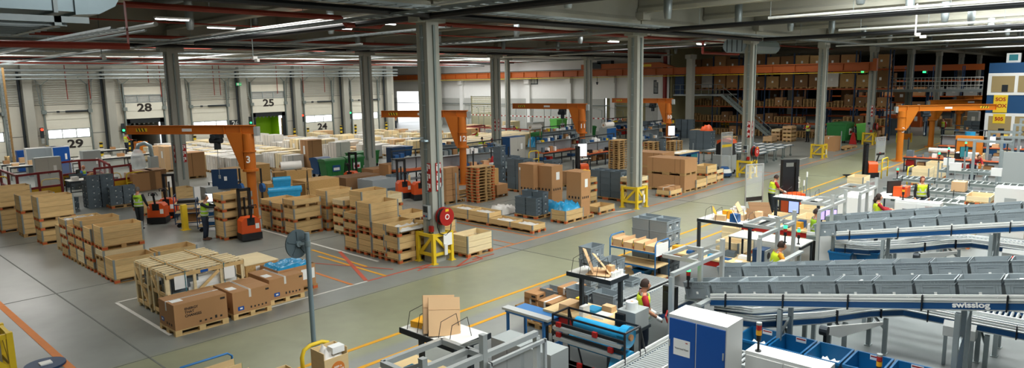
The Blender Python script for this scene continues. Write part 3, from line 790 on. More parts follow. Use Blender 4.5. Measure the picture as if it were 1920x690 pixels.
t = thing('barrier_post', 'thin grey post standing before the tall carton nearest the aisle', 'post', at(1072, 398)); b = MB(); b.cyl((0, 0, 0), (0, 0, 1.75), .03, 8); obj('post', b, 'galv', t); b = MB(); b.cyl((0, 0, 1.75), (0, 0, 1.87), .045, 8); obj('cap', b, 'white_paint', t)
t = thing('barrier_post', 'thin grey post by the dark totes beside the tall cartons', 'post', at(976, 388)); b = MB(); b.cyl((0, 0, 0), (0, 0, 1.75), .03, 8); obj('post', b, 'galv', t); b = MB(); b.cyl((0, 0, 1.75), (0, 0, 1.87), .045, 8); obj('cap', b, 'white_paint', t)
crate(25.2-1.3, 17.0, 0, 1, 'low crate between the tall cartons and column guard', 'pine')
stack(25.2, 18.9, [2, 1, 1], 'the crate stack behind the tall cartons', detail=1)
stack(24.5, 20.6, [1, 1, 1, 1], 'the crate stack showing between the tall cartons', detail=1)
tote_block(27.2, 18.1, 2, 3, 4, 'the dark tote block by the second guard', missing=())
p = at(982, 362); tote_block(p.x, p.y, 2, 2, 5, 'the dark tote block behind the tall cartons')
tote_block(p.x+1.4, p.y-.8, 2, 1, 5, 'the narrow dark tote block behind the tall cartons', pal=False)
p = at(962, 350); tote_block(p.x+1.5, p.y+1.5, 2, 2, 4, 'the rear dark tote block by the orange stacker')
# right of column B
def pair_cartons(x, y, lab, w=1.25, d=1.25, tiers=2):
    for k in range(tiers):
        pallet(x, y, k*.86, '%s pallet under the %s' % (lvl(k, tiers), lab), orange=False, detail=1, L=w, W=d)
        t = carton(x, y, k*.86+.144, w, d, .71, '%s big brown carton of the %s' % (lvl(k, tiers), lab), 'carton', tape=False, group='big cartons right of the column')
        b = MB()
        for yy in (.25, .55, d-.35): b.box(-.004, yy, 0, 0, yy+.02, .712); b.box(-.004, yy, .71, w, yy+.02, .714)
        obj('strap', b, 'carton_dark', t)
p = at(1283, 362); pair_cartons(p.x, p.y, 'stacked pair beside the low crates', 1.3, 2.2)
pair_cartons(p.x-.1+2.0, p.y+2.4, 'stacked pair further back from the aisle', 1.3, 2.3)
pair_cartons(p.x-2.0, p.y+4.8, 'single carton half behind the second column', 1.3, 1.6, 1)
stack(27.0, 17.2, [2, 1, 1], 'the crate stack right behind the second column guard', 'pine_pale', detail=1)
p = at(1256, 371); crate(p.x, p.y, 0, 1, 'low crate in front of the stacked big cartons', 'pine')
carton(p.x+.05, p.y+.05, .3, .5, .7, .16, 'flat carton lying in the low crate before the big cartons'); carton(p.x+.6, p.y+.05, .3, .5, .7, .18, 'second flat carton lying in the low crate before the big cartons')
p = at(1305, 357); stack(p.x, p.y, [2], 'the two board crate with blue label past the big cartons', detail=1)
p = at(1325, 349); stack(p.x, p.y, [2, 2], 'the pine stack past the big cartons', detail=1)
p = at(1338, 343); stack(p.x, p.y, [1, 1], 'the last small stack before the third column', 'pine_pale', detail=1)
lump('dark_bags', 'dark sacks lying on the last small stack before the third column', 'sacks', p.x+.1, p.y+.1, p.x+1.1, p.y+.7, .6, .25, 'cloth_dark', n=7)
# crates in the middle distance (behind the tote block)
for i, (px, py, s, d) in enumerate(((1100, 352, [1, 1], 'the low pair behind the tote block'), (1128, 348, [1, 1], 'the second low pair behind the tote block'), (1085, 345, [1], 'the flat crate by the yellow wrapped pallet'))):
    p = at(px, py); stack(p.x, p.y, s, d, detail=0)
def pallet_pile(px, py, n, desc, w=1, m='pallet_wood', det=0, orange=True):
    p = at(px, py)
    for k in range(n): pallet(p.x+random.uniform(-.02, .02), p.y+random.uniform(-.02, .02), k*.144, '%s pallet in %s' % (lvl(k, n).replace(' from the floor', ''), desc), orange, det, m, group='empty pallets in '+desc)
    return p
pallet_pile(896, 381, 12, 'the tall pile of empty pallets right of the first column', det=1)
pallet_pile(1160, 318, 13, 'the tall pile behind the crates near the second column', det=0)
pallet_pile(1225, 311, 11, 'the pile just past the second column', det=0)
pallet_pile(1310, 285, 12, 'the pile by the grey tote wall', det=0)
pallet_pile(1370, 285, 8, 'the low pile by the third column', det=0)
pallet_pile(1265, 290, 7, 'the pile beside the blue work table', det=0)
p = pallet_pile(1092, 362, 6, 'the pile under the yellow film bundle', det=0)
lump('yellow_film', 'yellow wrapped bundle on a pile of pallets', 'bundle', p.x, p.y, p.x+1.2, p.y+.8, .87, .25, 'paint_yellow', n=7)
p = at(1300, 292); tote_block(p.x+1.7, p.y-.5, 2, 3, 5, 'the grey tote wall by the pallet piles')
p = at(1240, 308); tote_block(p.x-.3, p.y-.3, 1, 2, 5, 'the slim tote tower past the second column', m='tote_dark')
t = thing('osb_case', 'tall chipboard case behind the pile of empty pallets', 'case', (*at(915, 372).xy, 0)); b = MB(); b.box(0, 0, .1, .8, 1.0, 1.45); obj('case_body', b, 'osb', t); b = MB(); b.box(0, 0, 0, .8, 1, .1); obj('skid', b, 'pallet_wood', t)
p = at(932, 371); carton(p.x, p.y, .144, .8, 1.1, .5, 'flat brown carton on a dark pallet by the chipboard case'); pallet(p.x, p.y, 0, 'dark pallet under the flat brown carton', m='carton_dark', detail=0, L=.8, W=1.1)
# ================================================================ guards, reels, signs on columns
def guard(cx, cy, lab, s=.88, h=1.0):
    t = thing('column_guard', lab, 'column guard', (cx, cy, 0)); a = s/2; p = .11
    for sx in (-1, 1):
        for sy in (-1, 1):
            b = MB(); b.cb((sx*(a-p/2), sy*(a-p/2), h/2), (p, p, h)); b.cb((sx*(a-p/2), sy*(a-p/2), .015), (.2, .2, .03)); obj('post', b, 'yellow', t)
    for sx, sy in ((0, -1), (0, 1), (1, 0), (-1, 0)):
        u = Vector((1, 0, 0)) if sy else Vector((0, 1, 0)); c = Vector((sx*(a-p/2), sy*(a-p/2), 0)); e = a-p
        b = MB(); b.bar(c-u*e+Vector((0, 0, h-.07)), c+u*e+Vector((0, 0, h-.07)), .07, .1); obj('rail', b, 'yellow', t)
        b = MB(); b.bar(c-u*e+Vector((0, 0, .3)), c+u*e+Vector((0, 0, .3)), .07, .09); obj('rail', b, 'yellow', t)
        g = 1 if (sx or sy) == -1 else -1
        b = MB(); b.bar(c-u*(e*g)+Vector((0, 0, h-.1)), c+u*(e*.75*g)+Vector((0, 0, .32)), .06, .09); obj('brace', b, 'yellow', t)
    return t
GN = ['first (nearest) column', 'second column along the aisle', 'third column along the aisle', 'fourth column along the aisle', 'fifth column along the aisle']
for k in range(5):
    g = guard(ROW1[k], 16.85, 'yellow steel guard around the foot of the '+GN[k])
    b = MB(); b.box(.0, -.5, .25, .12, -.46, .62); obj('white_box', b, 'white_paint', g)
b = MB(); b.box(-.02, -.47, .55, .35, -.455, .95); t = obj('paper_sign', b, 'paper'); t.location = (14.4, 16.85, 0); tag(t, 'white notice hung on the guard of the nearest column', 'notice')
for k, r in ((0, .3), (2, .3), (4, .3)):
    x = ROW1[k]; w = GN[k]
    t = thing('hose_reel', 'round red fire hose reel on the '+w, 'hose reel', (x+.08, 16.85-.31, 1.52))
    b = MB(); b.cyl((0, -.02, 0), (0, -.05, 0), r, 32); b.cyl((0, -.22, 0), (0, -.25, 0), r, 32); obj('drum_disc', b, 'red', t)
    b = MB(); b.cyl((0, -.05, 0), (0, -.22, 0), r*.86, 28); obj('hose', b, 'black', t)
    b = MB(); b.cyl((0, -.25, 0), (0, -.262, 0), r*.3, 20); obj('hub_sticker', b, 'paper', t); b = MB(); b.cyl((0, -.262, 0), (0, -.266, 0), r*.2, 20); obj('hub_print', b, 'red', t)
    b = MB(); b.box(-.07, -.258, r*.58, .07, -.251, r*.85); obj('caution_label', b, 'yellow', t)
    b = MB(); b.tube([(-.2, -.12, .25), (-.3, -.14, .1), (-.33, -.15, -.3), (-.25, -.15, -.52), (0, -.15, -.62), (.22, -.15, -.5), (.28, -.14, -.2)], .017, 8); obj('hose_loop', b, 'black', t, smooth=True)
    b = MB(); b.tube([(.0, 0, .3), (.0, 0, .9), (.06, 0, 1.0), (.06, 0, 1.5)], .02, 8); obj('supply_pipe', b, 'galv', t)
    t = thing('switch_box', 'grey electrical box with sockets on the '+w, 'switch box', (x-.25, 16.82, 1.45))
    b = MB(); b.box(-.13, -.14, 0, 0, .14, .45); obj('housing', b, 'grey_paint', t)
    b = MB(); b.box(-.135, -.1, .22, -.13, .1, .42); obj('display', b, 'dark_metal', t)
    b = MB(); b.cyl((-.15, -.05, .1), (-.13, -.05, .1), .035, 10); obj('socket', b, 'blue_paint', t); b = MB(); b.cyl((-.15, .06, .1), (-.13, .06, .1), .035, 10); obj('socket', b, 'red', t)
    b = MB(); b.box(-.1, -.25, -.4, .0, -.1, -.22); obj('alarm_box', b, 'red', t)
def fire_sign(x, y, z, face, lab):
    t = thing('fire_sign', lab, 'sign', (x, y, z), 0 if face == 'y' else -PI/2)
    b = MB(); b.box(-.11, -.012, 0, .11, 0, .92); obj('panel', b, 'red', t)
    for k in range(3):
        b = MB(); b.box(-.085, -.016, .04+k*.31, -.02, -.012, .2+k*.31); b.box(.02, -.016, .12+k*.31, .085, -.012, .26+k*.31); b.box(-.07, -.016, .22+k*.31, .0, -.012, .27+k*.31); obj('pictogram', b, 'paper', t)
for k in (0, 2, 4):
    x = ROW1[k]; fire_sign(x+.02, 16.58, 2.35, 'y', 'red fire equipment sign on the aisle face of the '+GN[k]); fire_sign(x-.27, 16.72, 2.35, 'x', 'red fire equipment sign on the side face of the '+GN[k])
fire_sign(14.4+.12, 37.1-.29, 1.9, 'y', 'red fire sign on the column of the second row behind crane three')
fire_sign(14.4-.29, 37.0, 1.9, 'x', 'red fire sign on the side of the column behind crane three')
for xx in (38.4,): fire_sign(xx, 37.1-.29, 2.0, 'y', 'red fire sign on the second-row column behind crane twelve'); fire_sign(xx-.29, 37, 2.0, 'x', 'red fire sign on the side of the second-row column behind crane twelve')
b = MB()
t = thing('column_lamp', 'small grey floodlight arm on the nearest column', 'lamp', (14.15, 16.9, 4.05)); b.box(-.5, -.04, .0, 0, .04, .05); obj('arm', b, 'galv', t); b = MB(); b.lathe([(.02, .0), (.12, -.02), (.14, -.07), (.05, -.1)], 14, (-.15, -.2, 0)); obj('lamp_head', b, 'steel', t)
# wooden block box near guard handled above
# ================================================================ jib cranes
def jib(x, y, H, tip, num, lab, base=True, m='orange', flip=1):
    m = 'jib_orange' if num else 'orange'
    t = thing('jib_crane', lab, 'crane', (x, y, 0)); d = Vector((tip[0]-x, tip[1]-y, 0)); L = d.length; a = math.atan2(d.y, d.x)
    b = MB(); b.cyl((0, 0, 0), (0, 0, .03), .45, 16); b.cyl((0, 0, .03), (0, 0, 2.15), .2, 20); obj('pillar', b, m, t, smooth=False)
    b = MB(); b.cyl((0, 0, 2.1), (0, 0, 2.2), .34, 20); b.cyl((0, 0, 2.2), (0, 0, H-.15), .24, 20); b.cyl((0, 0, 2.95), (0, 0, 3.0), .29, 20)
    obj('slewing_column', b, m, t)
    R = Matrix.Rotation(a, 4, 'Z')
    b = MB(); b.prism([(.2, 2.2), (.34, 2.2), (.95, H-.15), (.95, H-.1), (.2, H-.1)], 'y', -.17, -.13); b.prism([(.2, 2.2), (.34, 2.2), (.95, H-.15), (.95, H-.1), (.2, H-.1)], 'y', .13, .17)
    b.xf(R); 
    b2 = MB(); b2.bar((.34, 0, 2.2), (.95, 0, H-.15), .34, .03); b2.xf(R); b.add(b2.v, b2.f); obj('bracket', b, m, t)
    b = MB(); b.box(-.35, -.11, H-.17, L, .11, H-.14); b.box(-.35, -.11, H+.19, L, .11, H+.22); b.box(-.35, -.03, H-.14, L, .03, H+.19)
    for q in (.3, 1.1, L-.03): b.box(q-.01, -.1, H-.14, q+.01, .1, H+.19)
    b.xf(R); obj('boom', b, m, t)
    for q in (L-.75,):
        for sy in (-1,  1):
            b = MB(); b.box(q-.28, sy*.037-.003, H-.05, q+.28, sy*.037+.003, H+.1, 'yellow')
            for w in range(3): b.prism([(q-.2+w*.16, H-.05), (q-.14+w*.16, H-.05), (q-.08+w*.16, H+.1), (q-.14+w*.16, H+.1)], 'y', sy*.042-.002, sy*.042+.002, 'black')
            b.xf(R); obj('warning_stripe', b, 'yellow', t)
    b = MB(); b.box(L*.5-.28, -.045, H-.05, L*.5+.2, .045, H+.08); b.xf(R); obj('name_plate', b, 'paper', t)
    # trolley and chain hoist
    b = MB(); q = 1.55; b.box(q-.25, -.18, H-.35, q+.2, .18, H-.18); b.cyl((q-.25, 0, H-.45), (q+.3, 0, H-.45), .13, 12); b.box(q-.1, -.13, H-.85, q+.06, .13, H-.55); b.cyl((q, .12, H-.3), (q, .25, H-.3), .1, 10)
    b.xf(R); obj('hoist', b, 'dark_metal', t)
    b = MB(); b.cyl((q, 0, H-.8), (q, 0, 1.9), .012, 6); b.cyl((q, 0, 1.9), (q, 0, 1.75), .05, 8); b.xf(R); obj('chain', b, 'galv', t)
    b = MB(); b.box(-.5, -.15, H-.25, -.33, .1, H+.15); b.xf(R); obj('control_box', b, 'grey_paint', t)
    if num: 
        for f, (dx, dy) in (((PI/2, 0, -.78), (-.165, -.18)),):
            text('number', num, .42, (dx*1.03, dy*1.03, 2.62), f, 'paper', t, bold=.008, ext=.006)
    return t
jib(14.1, 28.7, 3.9, (10.95, 33.8), '3', 'orange jib crane numbered 3, boom reaching left over the work area')
jib(26.6, 28.4, 4.0, (24.4, 32.9), '12', 'orange jib crane numbered 12 behind the nearest column')
jib(38.3, 28.7, 3.95, (37.2, 34.2), '11', 'orange jib crane numbered 11 before the white wall')
jib(50.4, 28.9, 3.92, (50.6, 34.6), '10', 'orange jib crane numbered 10 near the olive rear wall')
jib(51.3, 11.9, 3.52, (55.3, 7.3), None, 'front orange jib crane on the far right, boom pointing right')
jib(62.9, 12.4, 3.5, (66.4, 7.9), None, 'middle orange jib crane of the three at far right')
jib(74.5, 12.6, 3.5, (76.8, 7.9), None, 'rearmost orange jib crane of the three at far right')
text('number', '3', .5, (51.3-.2, 11.7, 2.1), (PI/2, 0, -.78), 'paper', None).name = 'crane_number'
o = bpy.data.objects['crane_number']; o.parent = [q for q in bpy.data.objects if q.name.startswith('jib_crane')][4]; o.location = (-.165, -.18, 2.1)
# small orange robot arm near dock 25
t = thing('lifting_manipulator', 'orange lifting machine standing before dock door number 25', 'machine', (*at(535, 258).xy, 0))
b = MB(); b.box(-.5, -.4, 0, .5, .4, .25); obj('base', b, 'red', t)
b = MB(); b.box(-.25, -.25, .25, .25, .25, 2.2); b.bar((0, 0, 2.0), (1.0, -.4, 2.7), .35, .35); b.bar((-.2, 0, 2.7), (.9, -.3, 2.75), .3, .3); obj('arm', b, 'orange', t)
b = MB(); b.cyl((.9, -.4, 2.5), (1.4, -.5, 2.1), .3, 12); obj('tool_head', b, 'dark_metal', t)
# overhead travelling crane on the runway along the white wall
t = thing('overhead_crane', 'long orange runway beam with travelling crane below the roof', 'crane', (61.9, 0, 0))
b = MB(); b.box(-.17, 16.7, 6.12, .17, 82, 6.17); b.box(-.15, 16.7, 6.75, .15, 82, 6.82); b.box(-.03, 16.7, 6.17, .03, 82, 6.75); b.box(-.2, 16.4, 6.1, .2, 16.7, 7.1)
for k in range(33): b.box(-.14, 17+k*2, 6.17, .14, 17.03+k*2, 6.75)
obj('runway_beam', b, 'runway_orange', t)
b = MB(); b.cyl((-.25, 17, 6.0), (-.25, 82, 6.0), .035, 6); obj('conductor_rail', b, 'yellow', t)
b = MB(); b.box(-.45, 36.4, 6.86, -.05, 46.2, 7.4); b.prism([(34.6, 6.86), (36.4, 6.86), (36.4, 7.4)], 'x', -.45, -.05); obj('crane_bridge', b, 'runway_orange', t)
b = MB(); b.box(-.5, 42.2, 7.4, .1, 44.0, 7.75); b.box(-.5, 43.5, 6.9, -.46, 45, 7.6); obj('trolley', b, 'dark_metal', t)
b = MB(); b.box(-.47, 38.9, 6.95, -.455, 40.1, 7.25); obj('name_plate', b, 'paper', t)
b = MB(); b.box(-.47, 37.3, 6.98, -.455, 38.4, 7.22); obj('capacity_plate', b, 'yellow', t)
b = MB(); b.cyl((-.2, 44.2, 6.1), (-.2, 44.2, 5.5), .03, 6); b.cyl((-.2, 44.2, 5.5), (-.2, 44.2, 5.2), .15, 8, .05); obj('hook', b, 'dark_metal', t)
t = thing('overhead_crane', 'second orange crane beam deep in the hall behind the gallery', 'crane', (96, 0, 0))
b = MB(); b.box(-.2, -13.8, 6.1, .2, 34, 6.8); obj('runway_beam', b, 'runway_orange', t)
# ================================================================ under the roof
def pipe(pts, r, m, name='ceiling_pipe', n=8):
    b = MB(); b.tube(pts, r, n); o = struct(name, b, m); return o
pipe([(-3, 20.1, 6.92), (6.75, 20.1, 6.92), (6.75, 20.1, 8.02), (13.4, 20.1, 8.02), (13.6, 20.1, 7.8), (15, 20.1, 7.8), (15.3, 20.1, 8.02), (39, 20.1, 8.02), (39, 20.1, 7.3), (44, 20.1, 7.3)], .085, 'pipe_red', 'sprinkler_pipe')
pipe([(39, 20, 8.0), (62, 20, 8.0)], .05, 'pipe_red', 'sprinkler_pipe')
pipe([(-6, 35.9, 8.25), (62, 35.9, 8.25)], .08, 'pipe_red', 'sprinkler_pipe')
pipe([(-6, 55.5, 8.0), (62, 55.5, 8.0)], .09, 'pipe_red', 'sprinkler_pipe')
for y, z in ((24.5, 8.5), (30.5, 8.5), (43, 8.5), (49, 8.4)): pipe([(-6, y, z), (61, y, z)], .035, 'pipe_red', 'sprinkler_pipe', 6)
for y, z, r, m in ((16.2, 7.86, .1, 'black'), (16.0, 8.05, .05, 'dark_metal'), (36.3, 7.85, .09, 'black'), (36.5, 8.02, .05, 'galv'), (56.3, 7.9, .08, 'dark_metal'), (60, 7.8, .05, 'galv'), (40.5, 7.9, .05, 'guide_white'), (52, 7.9, .05, 'guide_white')):
    pipe([(6 if y < 30 else -6, y, z), (38.3 if y < 17 else 61.5, y, z)], r, m)
for x, y0, y1, z, r, m in ((14.0, 4, 33, 7.82, .1, 'black'), (13.75, 6, 33, 8.0, .06, 'alu'), (13.5, 12, 64, 8.05, .035, 'guide_white'), (26.8, -6, 16, 7.9, .1, 'black'), (26.6, -6, 11, 8.05, .05, 'guide_white'), (38.2, -6, 16, 7.85, .11, 'black'),
                        (38.0, -8, 12, 8.1, .06, 'guide_white'), (50.3, -8, 16, 7.8, .06, 'alu'), (50.6, -8, 16, 8.2, .05, 'alu'), (26.2, 17, 64, 7.9, .06, 'galv'), (8.2, 22, 64, 7.7, .07, 'alu'), (7.9, 22, 64, 7.5, .04, 'galv'), (19.8, 28, 65, 7.7, .05, 'alu'),
                        (32, 38, 65, 7.7, .04, 'galv'), (38.6, 17, 36, 7.7, .05, 'black'), (44, 30, 64, 7.8, .04, 'alu'), (62, -6, 16, 8.0, .07, 'galv'), (74, -6, 16, 8.0, .07, 'galv')):
    pipe([(x, y0, z), (x, y1, z)], r, m)
def tray(x, y0, y1, z, axis='y', w=.35):
    b = MB()
    if axis == 'y':
        b.box(x-w/2, y0, z, x-w/2+.02, y1, z+.07); b.box(x+w/2-.02, y0, z, x+w/2, y1, z+.07); n = int((y1-y0)/.5)
        for k in range(n): b.box(x-w/2, y0+k*.5, z, x+w/2, y0+k*.5+.06, z+.02)
    else:
        b.box(y0, x-w/2, z, y1, x-w/2+.02, z+.07); b.box(y0, x+w/2-.02, z, y1, x+w/2, z+.07); n = int((y1-y0)/.5)
        for k in range(n): b.box(y0+k*.5, x-w/2, z, y0+k*.5+.06, x+w/2, z+.02)
    struct('cable_tray', b, 'galv')
tray(12.6, 10, 64, 7.75); tray(24.6, 18, 64, 7.8); tray(6.5, 20, 64, 7.35); tray(18.2, 20, 64, 7.9); tray(36.4, 18, 64, 7.9); tray(15.6, 6, 62, 7.95, 'x', .5); tray(34.8, -6, 61, 8.0, 'x', .5); tray(61, -6, 61, 7.6, 'x', .4); tray(46, -6, 61, 7.9, 'x', .4)
# hangers
b = MB()
for x in (13.9, 26.8, 38.2): 
    for y in range(-4, 16, 3): b.cyl((x, y, 7.9), (x, y, 10), .012, 5)
for y in (20.1, 35.9, 55.5):
    for x in range(0, 60, 3): b.cyl((x, y, 8), (x, y, 10), .012, 5)
struct('pipe_hanger', b, 'galv')
def nozzle(px, py, lab, z=8.15, arm=True, r=.17):
    p = at(px, py, z); t = thing('air_nozzle', lab, 'air nozzle', (p.x, p.y, z))
    b = MB(); b.lathe([(r*.55, 0), (r*.75, .03), (r, .3), (r, .95)], 14); obj('outlet', b, 'galv', t, smooth=True)
    b = MB(); b.cyl((0, 0, .95), (0, 0, 1.85), r*1.02, 14) if not arm else b.tube([(0, 0, .95), (0, 0, 1.15), (.06, .1, 1.3), (.1, .35, 1.36), (.1, 3.6, 1.4)], r, 12); obj('duct', b, 'galv', t, smooth=True)
NZ = [(357, 56), (481, 80), (621, 64), (671, 83), (823, 83), (944, 92), (969, 74), (1046, 94), (1088, 82), (1065, 16), (1252, 36), (1384, 48), (1482, 59), (1559, 63), (1619, 72), (1668, 77), (1709, 81), (1743, 83), (1774, 88), (1613, 9), (1705, 30), (1771, 42), (1820, 47), (1857, 60), (1888, 67), (1912, 71), (1267, 101)]
for i, (x, y) in enumerate(NZ):
    zone = 'over the dock side' if x < 760 else ('between the first and second column' if x < 1180 else ('over the aisle past the second column' if x < 1500 else 'over the conveyor hall at right'))
    base = [q for q in NZ if (q[0] < 760) == (x < 760) and (760 <= q[0] < 1180) == (760 <= x < 1180) and (1180 <= q[0] < 1500) == (1180 <= x < 1500)]
    n = sorted(base).index((x, y)); nozzle(x, y, 'round ventilation outlet, %s from the left %s' % (NTH[n], zone), arm=(i % 3 == 0))
# large duct top left
t = thing('ventilation_duct', 'huge galvanised duct with rounded end under the roof, top left', 'duct', (0, 0, 0))
b = MB(); b.box(-5, 13, 7.08, 3.7, 15, 8.4)
obj('duct_body', b, 'steel', t)
b = MB()
for k in range(10): b.box(-4.8+k*.9, 12.96, 7.05, -4.74+k*.9, 15.04, 8.44)
obj('seam', b, 'galv', t)
b = MB(); prof = [(3.6, 7.03), (3.95, 7.06), (4.2, 7.2), (4.34, 7.45), (4.4, 7.8), (4.4, 8.45), (3.6, 8.45)]; b.prism(prof, 'y', 12.95, 15.05); obj('elbow', b, 'steel', t)
b = MB()
for k in range(7): b.box(-5, 13.1+k*.4, 6.85, 3.5, 13.15+k*.4, 6.92)
b.box(-5, 13.0, 6.9, 3.8, 13.06, 7.0); b.box(-5, 15.8, 6.9, 3.6, 15.9, 7.0); b.box(3.3, 13.0, 6.85, 3.4, 15.9, 7.0); b.box(1.3, 13.0, 6.85, 1.4, 15.9, 7.0); obj('support_rack', b, 'galv', t)
# oval duct by the third column
p = at(1376, 92, 7.4)
t = thing('ventilation_duct', 'pale oval duct end with fins hanging by the third column', 'duct', (p.x, p.y, 7.3))
b = MB(); pf = [(-1.0, .3), (-.85, .05), (-.6, -.1), (.6, -.1), (.85, .05), (1.0, .3), (.85, .6), (.6, .75), (-.6, .75), (-.85, .6)]
b.prism([(u*.7, v*.9) for u, v in pf], 'x', 0, 5); obj('duct_body', b, 'steel', t)
b = MB()
for u in (-.5, -.2, .1, .4): b.box(-.02, u, -.05, 0, u+.04, .65)
obj('fin', b, 'dark_metal', t)
# lamps
def tube_lamp(px, py, lab, z=8.9, L=1.5, ax=0):
    p = at(px, py, z); t = thing('tube_lamp', lab, 'lamp', (p.x, p.y, z), ax)
    b = MB(); b.box(-L/2, -.1, 0, L/2, .1, .07); obj('housing', b, 'white_paint', t); b = MB(); b.box(-L/2+.03, -.05, -.04, L/2-.03, .05, 0); obj('tube', b, 'lamp_tube', t)
for i, (x, y) in enumerate(((323, 36), (429, 20), (638, 53), (415, 52), (270, 92), (245, 99), (520, 96), (1540, 86), (1315, 83), (1150, 78), (720, 44))):
    tube_lamp(x, y, 'lit tube lamp under the roof, %s counted from the left' % NTH[sorted([323, 429, 638, 415, 270, 245, 520, 1540, 1315, 1150, 720]).index(x)], 8.45, 1.3, 0)
# access points and camera hanging from the roof
def camera_drop(px, py, lab, z=7.6):
    p = at(px, py, z); t = thing('hanging_camera', lab, 'camera', (p.x, p.y, z)); b = MB(); b.cyl((0, 0, 0), (0, 0, 9.9-z), .02 if px < 600 else .035, 8); obj('rod', b, 'conduit' if px < 600 else 'white_paint', t)
    b = MB(); b.box(-.1, -.2, -.05, .1, -.05, .1); b.box(-.06, -.45, -.15, .06, -.2, -.02); obj('camera_body', b, 'white_paint', t)
camera_drop(1716, 66, 'white camera on a long rod over the aisle at right'); camera_drop(191, 106, 'white device hanging over dock door 28, left side', 7.3); camera_drop(475, 110, 'white device hanging near dock door 25', 7.0)
# exit sign boxes
for px, py, X, lab in ((884/1, 0, 0, ''),): pass
t = thing('exit_sign', 'green running-man exit sign on the dock wall column', 'sign', (*onY(448, 158, WY-.85).xy, onY(448, 158, WY-.85).z)); b = MB(); b.box(-.26, 0, -.13, .26, .06, .13); obj('lit_panel', b, 'exit_green', t); b = MB(); b.box(-.2, -.01, -.1, -.02, 0, .1); b.box(.05, -.01, -.02, .25, 0, .03); obj('pictogram', b, 'paper', t)
for px, py in ((1617, 135), (1733, 135)):
    p = onX(px, py, 70); t = thing('exit_lamp', 'small green lit lamp on the rack end' if px < 1700 else 'small green lit exit lamp over the gallery', 'sign', p); b = MB(); b.box(0, -.12, -.08, .05, .12, .08); obj('lit_panel', b, 'led_green', t)
    b = MB(); b.box(-.03, -.24, -.16, .0, -.2, .16); obj('frame', b, 'galv', t)
# ================================================================ people
def limb(b, pts, rs, n=10):
    pts = [Vector(p) for p in pts]; vs = []; fs = []; up = Vector((0, 1, .01)).normalized()
    for i, p in enumerate(pts):
        d = (pts[min(i+1, len(pts)-1)]-pts[max(i-1, 0)]).normalized()
        if abs(d.dot(up)) > .95: up = Vector((1, 0, 0))
        a = d.cross(up).normalized(); c = a.cross(d).normalized(); up = c
        for k in range(n): t = 2*PI*k/n; vs.append(p+a*(rs[i]*math.cos(t))+c*(rs[i]*math.sin(t)))
    for i in range(len(pts)-1):
        for k in range(n): fs.append((i*n+k, i*n+(k+1) % n, (i+1)*n+(k+1) % n, (i+1)*n+k))
    fs += [tuple(range(n-1, -1, -1)), tuple(range((len(pts)-1)*n, len(pts)*n))]; b.add(vs, fs); return b
def loft(b, rings, n=16):   # rings: (centre, half depth, half width, fwd)
    vs = []; fs = []
    for c, dx, dy, f in rings:
        c = Vector(c); f = Vector(f).normalized(); l = Vector((0, 0, 1)).cross(f).normalized()
        for k in range(n): t = 2*PI*k/n; vs.append(c+f*(dx*math.cos(t))+l*(dy*math.sin(t)))
    for i in range(len(rings)-1):
        for k in range(n): fs.append((i*n+k, i*n+(k+1) % n, (i+1)*n+(k+1) % n, (i+1)*n+k))
    fs += [tuple(range(n-1, -1, -1)), tuple(range((len(rings)-1)*n, len(rings)*n))]; b.add(vs, fs); return b
def head_geo(b, c, yaw, tilt=0, s=1):
    n, m = 16, 12; vs = []; fs = []; R = Matrix.Rotation(yaw, 3, 'Z') @ Matrix.Rotation(tilt, 3, 'Y')
    for i in range(m+1):
        ph = PI*i/m; z = math.cos(ph)
        for k in range(n):
            t = 2*PI*k/n; x = math.sin(ph)*math.cos(t); y = math.sin(ph)*math.sin(t)
            q = Vector((x*.097, y*.076, z*.122))
            if z < -.15: q.y *= 1-.35*(-z-.15); q.x += .012*(-z)
            if x > .75 and abs(y) < .28 and -.35 < z < .15: q.x += .03 if z < 0 else .014
            if abs(y) > .9 and abs(z) < .3: q.y *= 1.1
            vs.append(R @ (q*s)+Vector(c))
    for i in range(m):
        for k in range(n): fs.append((i*n+k, (i+1)*n+k, (i+1)*n+(k+1) % n, i*n+(k+1) % n))
    b.add(vs, fs)
def hair_geo(c, yaw, tilt=0, long=0, s=1):
    b = MB(); n, m = 16, 12; vs = []; fs = []; R = Matrix.Rotation(yaw, 3, 'Z') @ Matrix.Rotation(tilt, 3, 'Y'); rnd = random.Random(3)
    for i in range(m+1):
        ph = PI*i/m; z = math.cos(ph)
        for k in range(n):
            t = 2*PI*k/n; q = Vector((math.sin(ph)*math.cos(t)*.106-.008, math.sin(ph)*math.sin(t)*.087, z*.13+.006))*(1+rnd.uniform(-.02, .05)); vs.append(R @ (q*s)+Vector(c))
    for i in range(m):
        for k in range(n):
            t = 2*PI*(k+.5)/n; z = math.cos(PI*(i+.5)/m); x = math.cos(t)
            if z > .55 or (z > (-.35-.4*long) and x < .25) or (z > .3 and x < .75): fs.append((i*n+k, (i+1)*n+k, (i+1)*n+(k+1) % n, i*n+(k+1) % n))
    b.add(vs, fs)
    if long: limb(b, [R @ Vector((-.08, 0, .0))+Vector(c), R @ Vector((-.12, 0, -.12))+Vector(c), R @ Vector((-.11, 0, -.24))+Vector(c)], [.07, .06, .02])
    return b
STAND = dict(pel=(0, 0, .95), ch=(0, 0, 1.32), nk=(.01, 0, 1.5), hd=(.03, 0, 1.64), sl=(0, .18, 1.42), sr=(0, -.18, 1.42), el=(-.02, .24, 1.14), er=(-.02, -.24, 1.14), wl=(.06, .25, .9), wr=(.06, -.25, .9),
             hl=(0, .09, .9), hr=(0, -.09, .9), kl=(.03, .1, .5), kr=(.03, -.1, .5), al=(-.02, .1, .08), ar=(-.02, -.1, .08))
